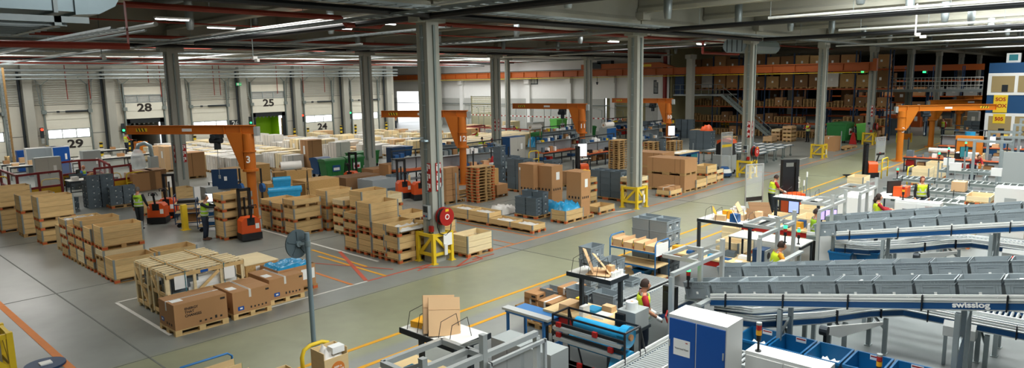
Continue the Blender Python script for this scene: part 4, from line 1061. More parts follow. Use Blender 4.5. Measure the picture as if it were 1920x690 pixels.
def person(label, loc, rz, pose={}, vest='hivis', shirt='cloth_dark', sleeve=None, pants='cloth_navy', hair='hair_dark', long=0, hyaw=0, htilt=0, short=False, back=None, shoe='black', hands=True, scale=1.0, gloves=None):
    P = {k: Vector(v) for k, v in {**STAND, **pose}.items()}; t = thing('person', label, 'person', loc, rz); t.scale = (scale,)*3
    b = MB(); up = (P['ch']-P['pel']).normalized(); fw = Vector((1, 0, 0)); fw = (fw-up*fw.dot(up)).normalized()
    def tor(off, hi=1.0, lo=0.0, top=True):
        q = MB(); rg = []; L = (P['nk']-P['pel'])
        for f, dx, dy in ((-.12, .115, .165), (0, .115, .165), (.22, .105, .15), (.5, .115, .165), (.72, .12, .185), (.88, .095, .185), (.97, .06, .11)):
            if f < lo or f > hi: continue
            cc = P['pel'].lerp(P['ch'], f/.67) if f < .67 else P['ch'].lerp(P['nk'], (f-.67)/.33)
            rg.append((cc, dx+off, dy+off, fw))
        return loft(q, rg)
    q = tor(-.012); b.add(q.v, q.f)
    limb(b, [P['ch'].lerp(P['nk'], .6), P['nk'], P['hd']-Vector((0, 0, .06))], [.07, .058, .052])
    head_geo(b, P['hd'], hyaw, htilt)
    for s, S, E, Wr in (('l', 'sl', 'el', 'wl'), ('r', 'sr', 'er', 'wr')):
        S, E, Wr = P[S], P[E], P[Wr]; limb(b, [S.lerp(P['ch'], .3), S, S.lerp(E, .5), E, E.lerp(Wr, .4), Wr], [.05, .055, .046, .04, .038, .026])
        d = (Wr-E).normalized(); sd = d.cross(Vector((0, 0, 1)));  sd = sd.normalized() if sd.length > .2 else Vector((1, 0, 0)); nm = sd.cross(d).normalized()
        limb(b, [Wr, Wr+d*.04, Wr+d*.09], [.026, .038, .034], 8)
        for k in range(4):
            o = sd*((k-1.5)*.019); l = (.07, .08, .075, .058)[k]; a = Wr+d*.08+o; limb(b, [a, a+d*l*.5, a+d*l*.8-nm*l*.45], [.0105, .0095, .007], 6)
        th = 1 if s == 'r' else -1; a = Wr+d*.035+sd*(.03*-th); limb(b, [a, a+d*.03+sd*(-.028*th), a+d*.06+sd*(-.032*th)-nm*.015], [.013, .011, .008], 6)
    for H, K, A in (('hl', 'kl', 'al'), ('hr', 'kr', 'ar')):
        limb(b, [P[H], P[H].lerp(P[K], .4), P[K], P[K].lerp(P[A], .35), P[A]], [.09, .075, .055, .052, .035])
    obj('body', b, 'skin', t, smooth=True)
    q = tor(.006, .9); obj('shirt', q, shirt, t, smooth=True)
    for S, E, Wr in (('sl', 'el', 'wl'), ('sr', 'er', 'wr')):
        S, E, Wr = P[S], P[E], P[Wr]; q = MB()
        limb(q, [S.lerp(P['ch'], .35), S, S.lerp(E, .45), S.lerp(E, .8)] if short else [S.lerp(P['ch'], .35), S, S.lerp(E, .5), E, E.lerp(Wr, .5), E.lerp(Wr, .93)], [.062, .072, .064, .058] if short else [.062, .07, .06, .052, .046, .037])
        obj('sleeve', q, sleeve or shirt, t, smooth=True)
        if gloves:
            q = MB(); d = (Wr-E).normalized(); limb(q, [E.lerp(Wr, .85), Wr, Wr+d*.05, Wr+d*.1], [.036, .034, .046, .04]); obj('glove', q, gloves, t, smooth=True)
    for H, K, A in (('hl', 'kl', 'al'), ('hr', 'kr', 'ar')):
        H, K, A = P[H], P[K], P[A]; q = MB(); limb(q, [H+Vector((0, 0, .05)), H.lerp(K, .35), K, K.lerp(A, .4), K.lerp(A, .95)], [.105, .092, .072, .066, .06]); obj('trouser_leg', q, pants, t, smooth=True)
        q = MB(); f = Vector((1, 0, 0)); limb(q, [A-f*.06-Vector((0, 0, .035)), A-Vector((0, 0, .03)), A+f*.1-Vector((0, 0, .045)), A+f*.19-Vector((0, 0, .05))], [.04, .05, .042, .028]); obj('shoe', q, shoe, t, smooth=True)
    if vest:
        q = tor(.022, .9, 0 if P['kl'].z > .3 and P['pel'].z > .7 else .0); v = obj('vest', q, vest, t, smooth=True)
        for f in (.05, .3):
            q = MB(); c0 = P['pel'].lerp(P['ch'], f/.67); c1 = P['pel'].lerp(P['ch'], (f+.09)/.67); loft(q, [(c0, .145, .192, fw), (c1, .145, .192, fw)]); obj('reflective_band', q, 'reflective', v)
        for sy in (-1, 1):
            q = MB(); lt = Vector((0, 1, 0)); q.bar(P['ch']+fw*.135+lt*(.09*sy)-up*.14, P['nk']+lt*(.1*sy)+fw*.05, .05, .012, up=fw); q.bar(P['ch']-fw*.135+lt*(.09*sy)-up*.14, P['nk']+lt*(.1*sy)-fw*.05, .05, .012, up=fw); obj('reflective_strap', q, 'reflective', v)
        if back: text('back_print', back, .1, P['ch']-fw*.152, (PI/2, 0, -PI/2), 'ink', v)
    if hair: obj('hair', hair_geo(P['hd'], hyaw, htilt, long), hair, t, smooth=True)
    R = Matrix.Rotation(hyaw, 3, 'Z')
    for sy in (-1, 1):
        q = MB(); c = P['hd']+R @ Vector((.088, .03*sy, .012)); q.lathe([(.003, -.008), (.011, 0), (.003, .008)], 8, c); obj('eye', q, 'ink', t)
    q = MB(); c = P['hd']+R @ Vector((.09, 0, -.06)); q.cb(c, (.01, .012, .008)); q.add(*[(lambda B: (B.v, B.f))(MB().bar(c+R @ Vector((0, -.022, 0)), c+R @ Vector((0, .022, 0)), .012, .008))][0]); obj('mouth', q, 'red', t)
    return t
REACH = dict(el=(.16, .2, 1.25), er=(.16, -.2, 1.25), wl=(.42, .14, 1.22), wr=(.42, -.14, 1.22))
person('person in green vest and dark clothes standing with back turned by a pallet truck', (9.95, 30.3, 0), .75, dict(kl=(.06, .1, .5), al=(.04, .12, .08), kr=(-.02, -.1, .5), ar=(-.12, -.1, .08), er=(.02, -.27, 1.16), wr=(.14, -.3, .93)), 'hivis_green', 'cloth_dark', hair='hair_grey', back='BIRD', pants='cloth_dark')
person('person in green vest and jeans reaching over stacked crates beside crane three', (10.82, 26.05, 0), -.75, dict(ch=(.04, 0, 1.32), nk=(.07, 0, 1.49), hd=(.1, 0, 1.63), **{k: (v[0]+.05, v[1], v[2]+.06) for k, v in REACH.items()}), 'hivis_green', 'cloth_dark', hair='hair_grey', shoe='shoe')
SIT = dict(pel=(0, 0, .52), ch=(.02, 0, .9), nk=(.04, 0, 1.08), hd=(.07, 0, 1.22), sl=(.02, .18, 1.0), sr=(.02, -.18, 1.0), el=(.1, .24, .78), er=(.1, -.24, .78), wl=(.33, .18, .8), wr=(.33, -.18, .8), hl=(0, .09, .5), hr=(0, -.09, .5), kl=(.42, .12, .5), kr=(.42, -.12, .5), al=(.4, .12, .08), ar=(.4, -.12, .08))
p = at(158, 352); person('person seated at a desk inside the red railing, vest over blue sleeves', (p.x, p.y, 0), -.7, SIT, 'hivis_green', 'cloth_blue', hair=None)
ch = thing('office_chair', 'dark office chair of the person inside the red railing', 'chair', (p.x, p.y, 0), -.7)
b = MB(); b.box(-.2, -.22, .38, .25, .22, .44); obj('seat', b, 'cloth_dark', ch); b = MB(); b.box(-.27, -.2, .5, -.22, .2, 1.1); obj('backrest', b, 'cloth_dark', ch)
b = MB(); b.cyl((0, 0, .05), (0, 0, .38), .03, 8)
for k in range(5): b.bar((0, 0, .07), (.28*math.cos(k*1.257), .28*math.sin(k*1.257), .04), .04, .04)
obj('base', b, 'black', ch)
p = onY(213, 283, 62); person('person in yellow vest driving a truck before dock door 28', (19.9, 62.0, .35), .3, dict(er=(.1, -.25, 1.2), wr=(.35, -.2, 1.15)), 'hivis', 'cloth_red', 'cloth_red')
t = thing('tow_truck', 'orange stand-on truck under the driver before dock door 28', 'truck', (20.2, 61.6, 0), .3)
b = MB(); b.box(-.7, -.5, .12, .9, .5, .34); b.box(.45, -.45, .34, 1.1, .45, 1.3); obj('body', b, 'orange', t)
for x in (-.5, .7):
    for y in (-.48, .48): b = MB(); b.cyl((x, y-.05, .15), (x, y+.05, .15), .15, 14); obj('wheel', b, 'rubber', t)
b = MB(); b.cyl((.5, 0, 1.3), (.3, 0, 1.5), .03, 6); b.cyl((.3, -.2, 1.5), (.3, .2, 1.5), .03, 6); obj('steering_bar', b, 'black', t)
p = at(884, 330); person('person in yellow t-shirt vest seen from behind past crane twelve', (35.3, 35.6, 0), .7, {}, 'hivis', 'hivis', hair='hair_dark', pants='cloth_dark')
person('person in red shirt and vest by the pale crates past crane twelve', (41.5, 42.5, 0), 2.5, REACH, 'hivis_green', 'cloth_red', hair='hair_dark')
person('person in red shirt leaning at the bench past crane twelve', (34.9, 34.2, 0), 1.0, REACH, None, 'cloth_red', hair='hair_red', long=1)
p = at(742, 240); person('distant person in orange vest standing in the bright doorway', (p.x, p.y, 0), 3.0, REACH, 'cloth_orange', 'cloth_red')
p = at(974, 262); person('person in yellow vest bending behind the white film roll', (p.x, p.y, 0), 2.2, dict(ch=(.3, 0, 1.15), nk=(.42, 0, 1.22), hd=(.55, 0, 1.25), sl=(.35, .18, 1.2), sr=(.35, -.18, 1.2), el=(.5, .22, 1.0), er=(.5, -.22, 1.0), wl=(.65, .18, .85), wr=(.65, -.18, .85)), 'hivis', 'cloth_red')
person('person in yellow vest and red sleeves walking with a pallet truck by the racks', (62.0, 21.7, 0), 2.9, REACH, 'hivis', 'cloth_red', pants='cloth_dark')
STAND2 = dict(ch=(.06, 0, 1.3), nk=(.12, 0, 1.46), hd=(.18, 0, 1.58), sl=(.08, .18, 1.4), sr=(.08, -.18, 1.4), el=(.22, .22, 1.15), er=(.22, -.22, 1.15), wl=(.48, .12, 1.02), wr=(.48, -.12, 1.02))
p = at(1440, 402); person('person in yellow vest and red polo shirt riding the stacker on the aisle', (27.6, 11.0, .12), -.75, STAND2, 'hivis', 'cloth_red', pants='cloth_dark', short=True, htilt=.35, gloves='grey_cab')
p = at(1767, 258); person('distant person in yellow vest among the far workbenches', (p.x, p.y, 0), 2.6, {}, 'hivis', 'cloth_red')
person('person with red hair, black sleeves and yellow vest at the conveyor desk', (31.0, 6.3, 0), -2.6, {}, 'hivis', 'cloth_dark', 'black', hair='hair_red', long=1)
person('person with dark hair in yellow vest and red shirt by the tall machine frame', (25.6, 6.5, 0), -1.1, REACH, 'hivis', 'cloth_red', hair='hair_dark', long=1)
person('person in green vest and black trousers half hidden behind the aluminium posts', (21.6, 7.2, 0), -.9, REACH, 'hivis_green', 'cloth_dark', hair='hair_dark', pants='black')
person('person in orange long sleeves under a yellow vest working at the scale', (16.9, 6.6, 0), -.9, STAND2, 'hivis', 'cloth_orange', hair='hair_dark')
p = at(1812, 285); person('person in red shirt bending over a far bench at right', (44.0, 6.6, 0), -2.4, dict(ch=(.25, 0, 1.2), nk=(.36, 0, 1.3), hd=(.45, 0, 1.36), sl=(.3, .18, 1.25), sr=(.3, -.18, 1.25), el=(.4, .22, 1.0), er=(.4, -.22, 1.0), wl=(.55, .15, .95), wr=(.55, -.15, .95)), None, 'cloth_red')
person('person in yellow vest and red t-shirt with white gloves at the near packing desk', (11.8, 7.28, 0), -.85, dict(hd=(.04, 0, 1.63), el=(.03, .26, 1.15), er=(.05, -.26, 1.16), wl=(.22, .2, 1.0), wr=(.27, -.17, .98)), 'hivis', 'cloth_red', pants='cloth_navy', hair='hair_dark', long=0, hyaw=.15, short=True, gloves='paper')
# ================================================================ dispatch field and the middle work area
R4 = random.Random(11)
def wrapped(x, y, w, d, h, m, lab, grp, det=0):
    t = thing('wrapped_goods', lab, 'wrapped goods', (x, y, .146), 0, grp); pp = pallet_parts(t, 'pallet_wood', False, 0); pp.location = (0, 0, -.146); pp.scale = (w/PL, d/PW, 1)
    b = MB(); b.box(.01, .01, 0, w-.01, d-.01, h); obj('box_body', b, m, t)
    b = MB(); b.box(-.005+.01, d*.3, 0, .008, d*.33, h); b.box(.005, d*.66, 0, .008, d*.69, h); b.box(.005, d*.3, h, w, d*.33, h+.004); b.box(w*.3, .004, 0, w*.33, .008, h); obj('strap', b, 'galv' if m != 'carton' else 'carton_dark', t)
    if R4.random() < .6:
        b = MB(); b.box(.003, d*.4, h*.5, .007, d*.62, h*.8); obj('label', b, 'paper', t)
rows = [(19.9, 43.2, 58, 'white_wrap', 1.0), (21.6, 44.5, 60, 'white_wrap', .95), (23.3, 42.0, 60, 'white_wrap', 1.0), (25.1, 45.0, 61, 'pine_pale', .95), (27.0, 40.6, 61, 'white_wrap', 1.35), (28.9, 44, 62, 'pine_pale', .8), (31, 42.5, 62, 'white_wrap', .8), (33.2, 43.5, 62, 'white_wrap', .7), (35.6, 44, 62, 'pine_pale', .8), (38.2, 46, 63, 'white_wrap', .6), (40.8, 47.5, 63, 'pine_pale', .8), (43.6, 48.5, 63.5, 'carton_pale', .8)]
for i, (x, y0, y1, m, h) in enumerate(rows):
    y = y0; j = 0
    y1 = min(y1, 61 - max(0, i-4)*.35)
    while y < y1:
        r = R4.random(); mm = m if r < .66 else R4.choice(['pine_pale', 'white_wrap', 'carton_pale', 'pine_pale', 'white_wrap'])
        hh = h*R4.uniform(.75, 1.25) if i > 3 else h*R4.uniform(.95, 1.05); d = R4.choice((.8, .85, 1.0, 1.2)) if i > 2 else .86
        if not (abs(x+.5-26.4) < .9 and abs(y-37) < 1) and not (i > 1 and y > 60 and R4.random() < .3):
            wrapped(x+R4.uniform(-.05, .05), y, 1.2, d, hh, mm, '%s goods, %s from the near end of dispatch row %s' % ({'white_wrap': 'white wrapped', 'pine_pale': 'pale timber cased', 'carton_pale': 'light brown boxed', 'carton': 'brown boxed'}[mm], (NTH[j] if j < 16 else str(j+1)+'th'), i+1 and NTH[i]), 'wrapped goods of row %d in the dispatch field' % (i+1))
        y += d+.1; j += 1
for k, (px, py, w, d, h, m) in enumerate(((292, 318, 1.1, .85, 1.5, 'carton_pale'), (312, 323, 1.2, 1.0, 1.6, 'carton_pale'), (352, 336, 1.2, 1.3, 1.5, 'carton'), (560, 322, 1.2, 1.0, 1.7, 'carton_pale'), (580, 320, 1.1, 1.0, 1.9, 'carton'), (600, 300, 2.2, 1.2, 1.3, 'pine_pale'), (632, 300, 2.0, 1.0, .9, 'pine_pale'), (560, 285, 1.6, 1.4, 1.3, 'pine_pale'), (600, 268, 1.6, 1.2, 1.0, 'carton_pale'))):
    p = at(px, py); wrapped(p.x, p.y, w, d, h, m, '%s case standing apart, %s of the loose cases beside the dispatch field' % ({'carton_pale': 'light brown', 'carton': 'brown', 'pine_pale': 'pale timber'}[m], NTH[k]), 'loose cases beside the dispatch field')
for k in range(9):   # long pale timber cases past the second-row column
    wrapped(33.5+k*1.6, 37.8+k*.35, 1.4, 4.0, .95, 'pine_pale', 'long pale timber case, %s from the second-row column' % NTH[k], 'long pale timber cases')
for k in range(14):
    p = at(690+R4.uniform(-70, 30), 268+R4.uniform(-18, 14)); s = R4.uniform(.35, .9)
    wrapped(p.x, p.y, s*1.6, s*1.4, s*.8, R4.choice(['white_wrap', 'carton_pale', 'white_wrap', 'pine_pale']), 'small packed bundle, %s of the heap before the bright doorway' % NTH[k], 'small packed bundles')
# pallets of goods beyond crane 12 (yellow/white crates)
for k in range(16):
    p = at(845+R4.uniform(0, 125), 262+R4.uniform(-14, 12)); s = R4.uniform(.7, 1.3)
    wrapped(p.x, p.y, s*1.3, s*1.1, s, R4.choice(['pine_pale', 'white_wrap', 'pine_pale', 'carton_pale']), 'pale packed case, %s of those between crane twelve and the white wall' % NTH[k % 16], 'pale cases near the white wall')
# ------------------------------------------------ red railed enclosure with desks
def railing(pts, z, lab):
    t = thing('red_railing', lab, 'railing', (0, 0, 0))
    for k in range(len(pts)-1):
        a, c = Vector((pts[k].x, pts[k].y, 0)), Vector((pts[k+1].x, pts[k+1].y, 0)); u = Vector((0, 0, 1)); n = max(1, round((c-a).length/1.9))
        for zz in (z, z*.5, .12):
            b = MB(); b.bar(a+u*zz, c+u*zz, .08, .11); obj('rail', b, 'fence_red', t)
        for j in range(n+1):
            q = a.lerp(c, j/n)
            if j < n or k == len(pts)-2: b = MB(); b.cb((q.x, q.y, z/2), (.11, .11, z)); obj('post', b, 'fence_red', t)
            if j < n:
                q2 = a.lerp(c, (j+1)/n); b = MB(); b.bar(q+u*z*.75, q2+u*z*.75, .015, z*.42); obj('clear_panel', b, 'glass', t)
                b = MB(); b.bar(q+u*z*.28, q2+u*z*.28, .02, z*.36); obj('yellow_panel', b, 'yellow_dark', t)
    return t
T = lambda *a: [at(x, y, 1.5) for x, y in a]
railing(T((0, 319), (31, 330), (71, 325), (113, 320.5)), 1.5, 'red framed railing with clear and yellow panels, front left section')
railing(T((176.6, 316.5), (209, 313), (244, 308.7)), 1.5, 'red framed railing with yellow base beside the seated person')
railing(T((104, 306), (148, 301), (186, 299.5), (205, 309)), 1.5, 'red framed railing at the back of the desk enclosure')
def cabinet(px, py, z, w, d, h, lab, m='grey_cab', doors=2, door_m=None, rz=0, top='grey_paint', pos=None, sticker=True):
    p = at(px, py, z) if pos is None else Vector(pos); t = thing('cabinet', lab, 'cabinet', (p.x, p.y, 0), rz)
    b = MB(); b.box(0, .02, 0, w, d, h); obj('carcass', b, top, t)
    for k in range(doors):
        b = MB(); b.box(.02+k*(w-.04)/doors, 0, .06, .02+(k+1)*(w-.04)/doors-.008, .02, h-.04); dd = obj('door', b, door_m or m, t)
        b = MB(); b.box((w/2-.05 if k == 0 else w/2+.03) if doors > 1 else w-.1, -.03, h*.5, (w/2-.03 if k == 0 else w/2+.05) if doors > 1 else w-.07, 0, h*.56); obj('handle', b, 'dark_metal', dd)
    if sticker:
        b = MB(); b.box(w*.68, -.006, h*.55, w*.8, -.001, h*.75); obj('sheet', b, 'paper', t)
    return t
cabinet(64, 297, 1.95, 1.3, .5, 1.95, 'grey two door cabinet with a paper, behind the red railing', rz=0)
cabinet(48, 279, 1.95, 2.2, .6, 1.95, 'white framed cabinet with open front near dock door 29', m='tote_grey', top='white_paint', rz=0)
cabinet(98, 276, 1.95, 1.0, .6, 1.95, 'blue doored cabinet near dock door 29', m='blue_cabinet', top='white_paint', doors=1)
cabinet(84, 276, 1.95, .7, .6, 1.95, 'white cabinet with yellow note between the blue and the open one', m='white_paint', top='blue_cabinet', doors=1)
cabinet(31, 283, 1.5, 1.2, .5, 1.5, 'small blue cabinet by the ladder at far left', m='blue_cabinet', top='blue_cabinet', doors=1)
cabinet(155, 284, 1.9, 1.0, .7, 1.9, 'grey open-sided cabinet in the middle of the desk enclosure', m='grey_paint', doors=1)
def desk(x, y, w, d, h, lab, rz=0, m='desk_top', leg='dark_metal', under=True):
    t = thing('work_table', lab, 'table', (x, y, 0), rz)
    b = MB(); b.box(0, 0, h-.035, w, d, h); obj('table_top', b, m, t)
    for a, c in ((.04, .04), (w-.04, .04), (.04, d-.04), (w-.04, d-.04)):
        b = MB(); b.box(a-.025, c-.025, 0, a+.025, c+.025, h-.035); obj('leg', b, leg, t)
    if under: b = MB(); b.box(.04, .04, h-.14, w-.04, .07, h-.035); b.box(.04, .05, .25, w-.04, .08, .3); obj('crossbar', b, leg, t)
    return t
for i, (px, py, w, d, lab) in enumerate(((2, 309, 2.2, .9, 'pale desk at the far left end of the red railing'), (18, 313, 2.4, .9, 'second pale desk inside the red railing at left'), (118, 300, 2.2, .8, 'pale desk behind the grey cabinet'), (182, 283, 2.2, .9, 'table below dock door 28 with folded cartons'), (192, 297, 2.6, 1.0, 'table inside the enclosure behind the seated person'), (135, 305, 1.8, .8, 'low table beside the cabinets'), (238, 291, 2.0, .8, 'table behind the extraction bag'), (130, 340, 2.4, .9, 'desk beside the seated person'))):
    p = at(px, py, .9); desk(p.x, p.y, w, d, .9, lab)
    for k in range(2):
        carton(p.x+.2+k*.9, p.y+.2, .9, R4.uniform(.25, .5), .35, R4.uniform(.12, .35), '%s carton on the %s' % (('left', 'right')[k], lab.split(' with')[0]), R4.choice(['carton', 'carton_pale', 'white_wrap']), tape=False)
for k, (px, py) in enumerate(((15, 312), (30, 316), (52, 320), (60, 306), (45, 306))): pallet_pile(px, py, (5, 5, 7, 6, 6)[k], 'the %s pile of pallets inside the left enclosure' % NTH[k], m='pine', det=0)
def hoop(px, py, w, h, lab, rz=0, rungs=1, r=.035, pos=None):
    p = at(px, py) if pos is None else Vector(pos); t = thing('hoop_barrier', lab, 'barrier', (p.x, p.y, 0), rz); c = .18
    b = MB(); b.tube([(0, 0, 0), (0, 0, h-c), (c*.3, 0, h-c*.3), (c, 0, h), (w-c, 0, h), (w-c*.3, 0, h-c*.3), (w, 0, h-c), (w, 0, 0)], r, 10); obj('hoop', b, 'yellow', t, smooth=True)
    if rungs: b = MB(); b.cyl((0, 0, h*.5), (w, 0, h*.5), r*.8, 8); obj('crossbar', b, 'yellow', t)
    return t
hoop(240, 361, 1.0, 1.1, 'yellow hoop barrier in front of the brown boxes'); hoop(193, 362, 1.0, 1.05, 'yellow hoop barrier beside the grey tote stacks')
hoop(81, 372, .9, 1.0, 'yellow hoop barrier behind the tall crates at left'); hoop(-2, 378, .5, 1.3, 'yellow hoop barrier at the left picture edge')
for k in range(4): carton(*at(251+k*11, 360-k*1.5).xy, 0, .9, 1.3, 1.0+.1*(k % 2), 'brown box, %s of the row behind the yellow hoop' % NTH[k], 'carton_dark' if k % 2 else 'carton', tape=False, group='brown boxes behind the hoop')
# grey totes stacks by the walker
p = at(167, 392); q = p
for c in range(2):
    for k in range(5): tote(p.x+c*.62, p.y, k*.32, 'grey tote, %s, in the %s column of the stack beyond the walker' % (lvl(k, 5), ('near', 'far')[c]), .6, .4, .32, 'tote_dark', 0, 'totes beyond the walker')
    for k in range(4): tote(p.x+c*.62, p.y+.45, k*.32, 'grey tote set behind, %s, %s column of the stack beyond the walker' % (lvl(k, 4), ('near', 'far')[c]), .6, .4, .32, 'tote_dark', 0, 'totes beyond the walker')
p = at(210, 392); pallet(p.x, p.y, 0, 'pallet under the low grey totes beyond the walker', detail=1)
for c in range(2):
    for k in range(3): tote(p.x+c*.6, p.y+.1, .144+k*.3, 'grey tote on the pallet beyond the walker, %s, %s column' % (lvl(k, 3), ('near', 'far')[c]), .58, .4, .3, 'tote_dark', 0, 'totes on the pallet beyond the walker')
for k, (px, py) in enumerate(((118, 350), (128, 352), (141, 356), (150, 352), (137, 396))):
    p = at(px, py)
    for j in range(1+k % 3): tote(p.x, p.y, j*.3, 'dark crate, %s, %s pile behind the red railing' % (lvl(j, 1+k % 3), NTH[k]), .6, .4, .3, 'tote_dark', .2*k)
# extraction unit with clear bag
p = at(262, 332); t = thing('extraction_unit', 'extraction unit with a hanging clear bag by the brown boxes', 'machine', (p.x, p.y, 0))
b = MB(); b.lathe([(.3, .5), (.45, .7), (.42, 1.3), (.25, 1.75), (.12, 1.85)], 12); obj('clear_bag', b, 'film_clear', t, smooth=True)
b = MB(); b.tube([(0, 0, 1.8), (.1, 0, 2.1), (.45, -.1, 2.2), (.75, -.2, 2.0), (.8, -.2, 1.3)], .13, 10); obj('pipe', b, 'steel', t, smooth=True); b = MB(); b.box(.6, -.45, .35, 1.1, .05, 1.3); b.box(-.3, -.3, 0, 1.0, .3, .3); obj('motor_housing', b, 'grey_paint', t)
# ------------------------------------------------ trucks
def walkie(px, py, rz, lab, mast=False, pos=None):
    p = at(px, py) if pos is None else Vector(pos); t = thing('pallet_truck', lab, 'pallet truck', (p.x, p.y, 0), rz)
    b = MB(); b.prism([(-.36, .28), (.36, .28), (.34, .78), (.22, .9), (-.22, .9), (-.34, .78)], 'x', -.28, .22); obj('hood', b, 'truck_orange', t)
    b = MB(); b.prism([(-.38, .04), (.38, .04), (.38, .3), (-.38, .3)], 'x', -.34, .26); b.box(-.2, -.14, .6, -.29, .14, .88); obj('chassis', b, 'black', t)
    b = MB(); b.bar((-.25, 0, .7), (-.42, 0, 1.25), .07, .05, up=(1, 0, 0)); b.lathe([(.02, -.05), (.09, -.02), (.1, .04), (.03, .07)], 12, (-.45, 0, 1.3)); b.tube([(-.45, -.17, 1.28), (-.52, -.15, 1.4), (-.52, .15, 1.4), (-.45, .17, 1.28)], .02, 6); obj('tiller', b, 'black', t)
    b = MB(); b.cb((-.47, 0, 1.39), (.05, .06, .04)); obj('red_button', b, 'red', t)
    for y in (-.2, .2): b = MB(); b.box(.26, y-.08, .06, 1.4, y+.08, .13); obj('fork', b, 'truck_orange' if not mast else 'black', t)
    b = MB(); b.box(-.285, -.3, .45, -.281, -.16, .65); obj('decal', b, 'paper', t)
    if mast:
        for y in (-.2, .2): b = MB(); b.box(.24, y-.05, .1, .36, y+.05, 1.95); obj('mast_rail', b, 'black', t)
        b = MB(); b.box(.24, -.25, 1.85, .36, .25, 1.95); b.cyl((.3, 0, .1), (.3, 0, 1.6), .04, 8); obj('mast_head', b, 'black', t)
    return t
walkie(299, 418, .9, 'orange walk-behind pallet truck next to the walker'); q = at(422.6, 452); walkie(0, 0, 1.45, 'orange pallet truck under the crates where a person reaches', True, pos=(q.x+.72, q.y-.5, 0))
walkie(318, 408, .9, 'dark mast stacker behind the pallet truck by the walker', True); walkie(660, 350, .6, 'orange stacker with black mast before the flat brown cases', True)
walkie(757, 371, 1.2, 'orange stacker just left of the nearest column', True); walkie(787, 374, 1.2, 'orange truck half hidden by the nearest column')
walkie(1092, 335, 2.6, 'orange stacker beyond the tall cartons', True)
# crates the person reaches over
p = at(422.6, 452)
stack(p.x, p.y, [3, 1, 1, 1], 'the stack the reaching person works on', detail=2)
# carts with shelves
def shelf_cart(x, y, rz, lab, L=1.2, W=.7, H=1.35, levels=(.22, .62, 1.0), m='navy'):
    t = thing('shelf_cart', lab, 'cart', (x, y, 0), rz)
    for a in (0, L): b = MB(); b.tube([(a, 0, .15), (a, 0, H-.08), (a, .08, H), (a, W-.08, H), (a, W, H-.08), (a, W, .15)], .018, 8); obj('frame', b, m, t)
    for z in levels: b = MB(); b.box(0, 0, z-.03, L, W, z); s = obj('shelf', b, 'plywood', t); b = MB(); b.box(-.01, -.01, z-.045, L+.01, .0, z-.005); obj('edge', b, m, s)
    for a in (.12, L-.12):
        for c in (.08, W-.08): b = MB(); b.cyl((a, c-.02, .08), (a, c+.02, .08), .08, 14); b.box(a-.02, c-.03, .08, a+.02, c+.03, .17); obj('wheel', b, 'rubber', t)
    return t
p = at(330, 428); shelf_cart(p.x, p.y, -.5, 'blue framed shelf cart loaded with black gear beside the yellow post'); q = p
for k, (dx, dy, z, w, d, h, m, nm) in enumerate(((.1, .1, 1.0, .8, .5, .14, 'black', 'black tool case'), (.2, .1, .22, .7, .5, .5, 'carton_dark', 'dark brown box'), (.2, .15, .62, .5, .4, .12, 'black', 'black bag'))):
    v = Matrix.Rotation(-.5, 3, 'Z') @ Vector((dx, dy, 0)); b = MB(); b.prism([(0, 0), (w, 0), (w*.96, h), (w*.04, h)], 'y', 0, d); o = obj('tool_case', b, m, loc=(q.x+v.x, q.y+v.y, z), rz=-.5); tag(o, nm+' on the %s shelf of the blue cart beside the yellow post' % ('top', 'bottom', 'middle')[k], 'case')
p = at(372, 436); shelf_cart(p.x, p.y, -.5, 'blue framed cart with printer and papers beside the reaching person'); q = p
for k, (dx, dy, z, w, d, h, m, nm) in enumerate(((.1, .1, 1.0, .7, .5, .1, 'paper', 'stack of white papers'), (.2, .1, .62, .7, .5, .16, 'blue_paint', 'blue tray'), (.2, .15, .22, .6, .4, .15, 'blue_paint', 'blue tray'))):
    v = Matrix.Rotation(-.5, 3, 'Z') @ Vector((dx, dy, 0)); b = MB(); b.box(0, 0, 0, w, d, h); o = obj('tray', b, m, loc=(q.x+v.x, q.y+v.y, z), rz=-.5); tag(o, nm+' on the %s shelf of the cart beside the reaching person' % ('top', 'middle', 'bottom')[k], 'tray')
def monitor(x, y, z, rz, lab, m='screen_white', w=.55, h=.35):
    t = thing('monitor', lab, 'monitor', (x, y, z), rz); b = MB(); b.box(-w/2, 0, .12, w/2, .04, .12+h); b.box(-.03, .03, 0, .03, .06, .15); b.box(-.12, -.06, 0, .12, .12, .015); obj('case', b, 'black', t)
    b = MB(); b.box(-w/2+.015, -.004, .135, w/2-.015, 0, .105+h); obj('screen', b, m, t); return t
monitor(q.x+.7, q.y+.1, 1.03, -.75, 'white lit monitor on the cart beside the reaching person'); p = at(421, 340, 1.0); monitor(p.x, p.y, 1.0, -.7, 'small lit monitor before the white wrapped goods')
desk(p.x-.6, p.y-.2, 1.4, .8, 1.0, 'table carrying the small lit monitor by the wrapped goods')
t = thing('yellow_post', 'square yellow protection post between the two blue carts', 'post', (*at(348, 431).xy, 0)); b = MB(); b.box(-.1, -.1, 0, .1, .1, 1.05); obj('post', b, 'yellow', t); b = MB(); b.box(-.17, -.17, 0, .17, .17, .02); obj('base_plate', b, 'yellow', t)
crate(*at(318, 402).xy, 0, 5, 'tall open timber crate behind the blue carts', 'pine', detail=1)
p = at(402, 392); t = thing('tool_board', 'dark blue upright tool board behind the reaching person', 'board', (p.x, p.y, 0), -.65)
b = MB(); b.box(0, 0, .95, 1.15, .06, 1.9); obj('panel', b, 'navy', t); b = MB(); b.box(.0, -.03, 0, .05, .03, .95); b.box(1.1, -.03, 0, 1.15, .03, .95); obj('leg', b, 'dark_metal', t); b = MB(); b.box(.55, -.012, 1.35, .68, 0, 1.55); obj('sheet', b, 'paper', t)
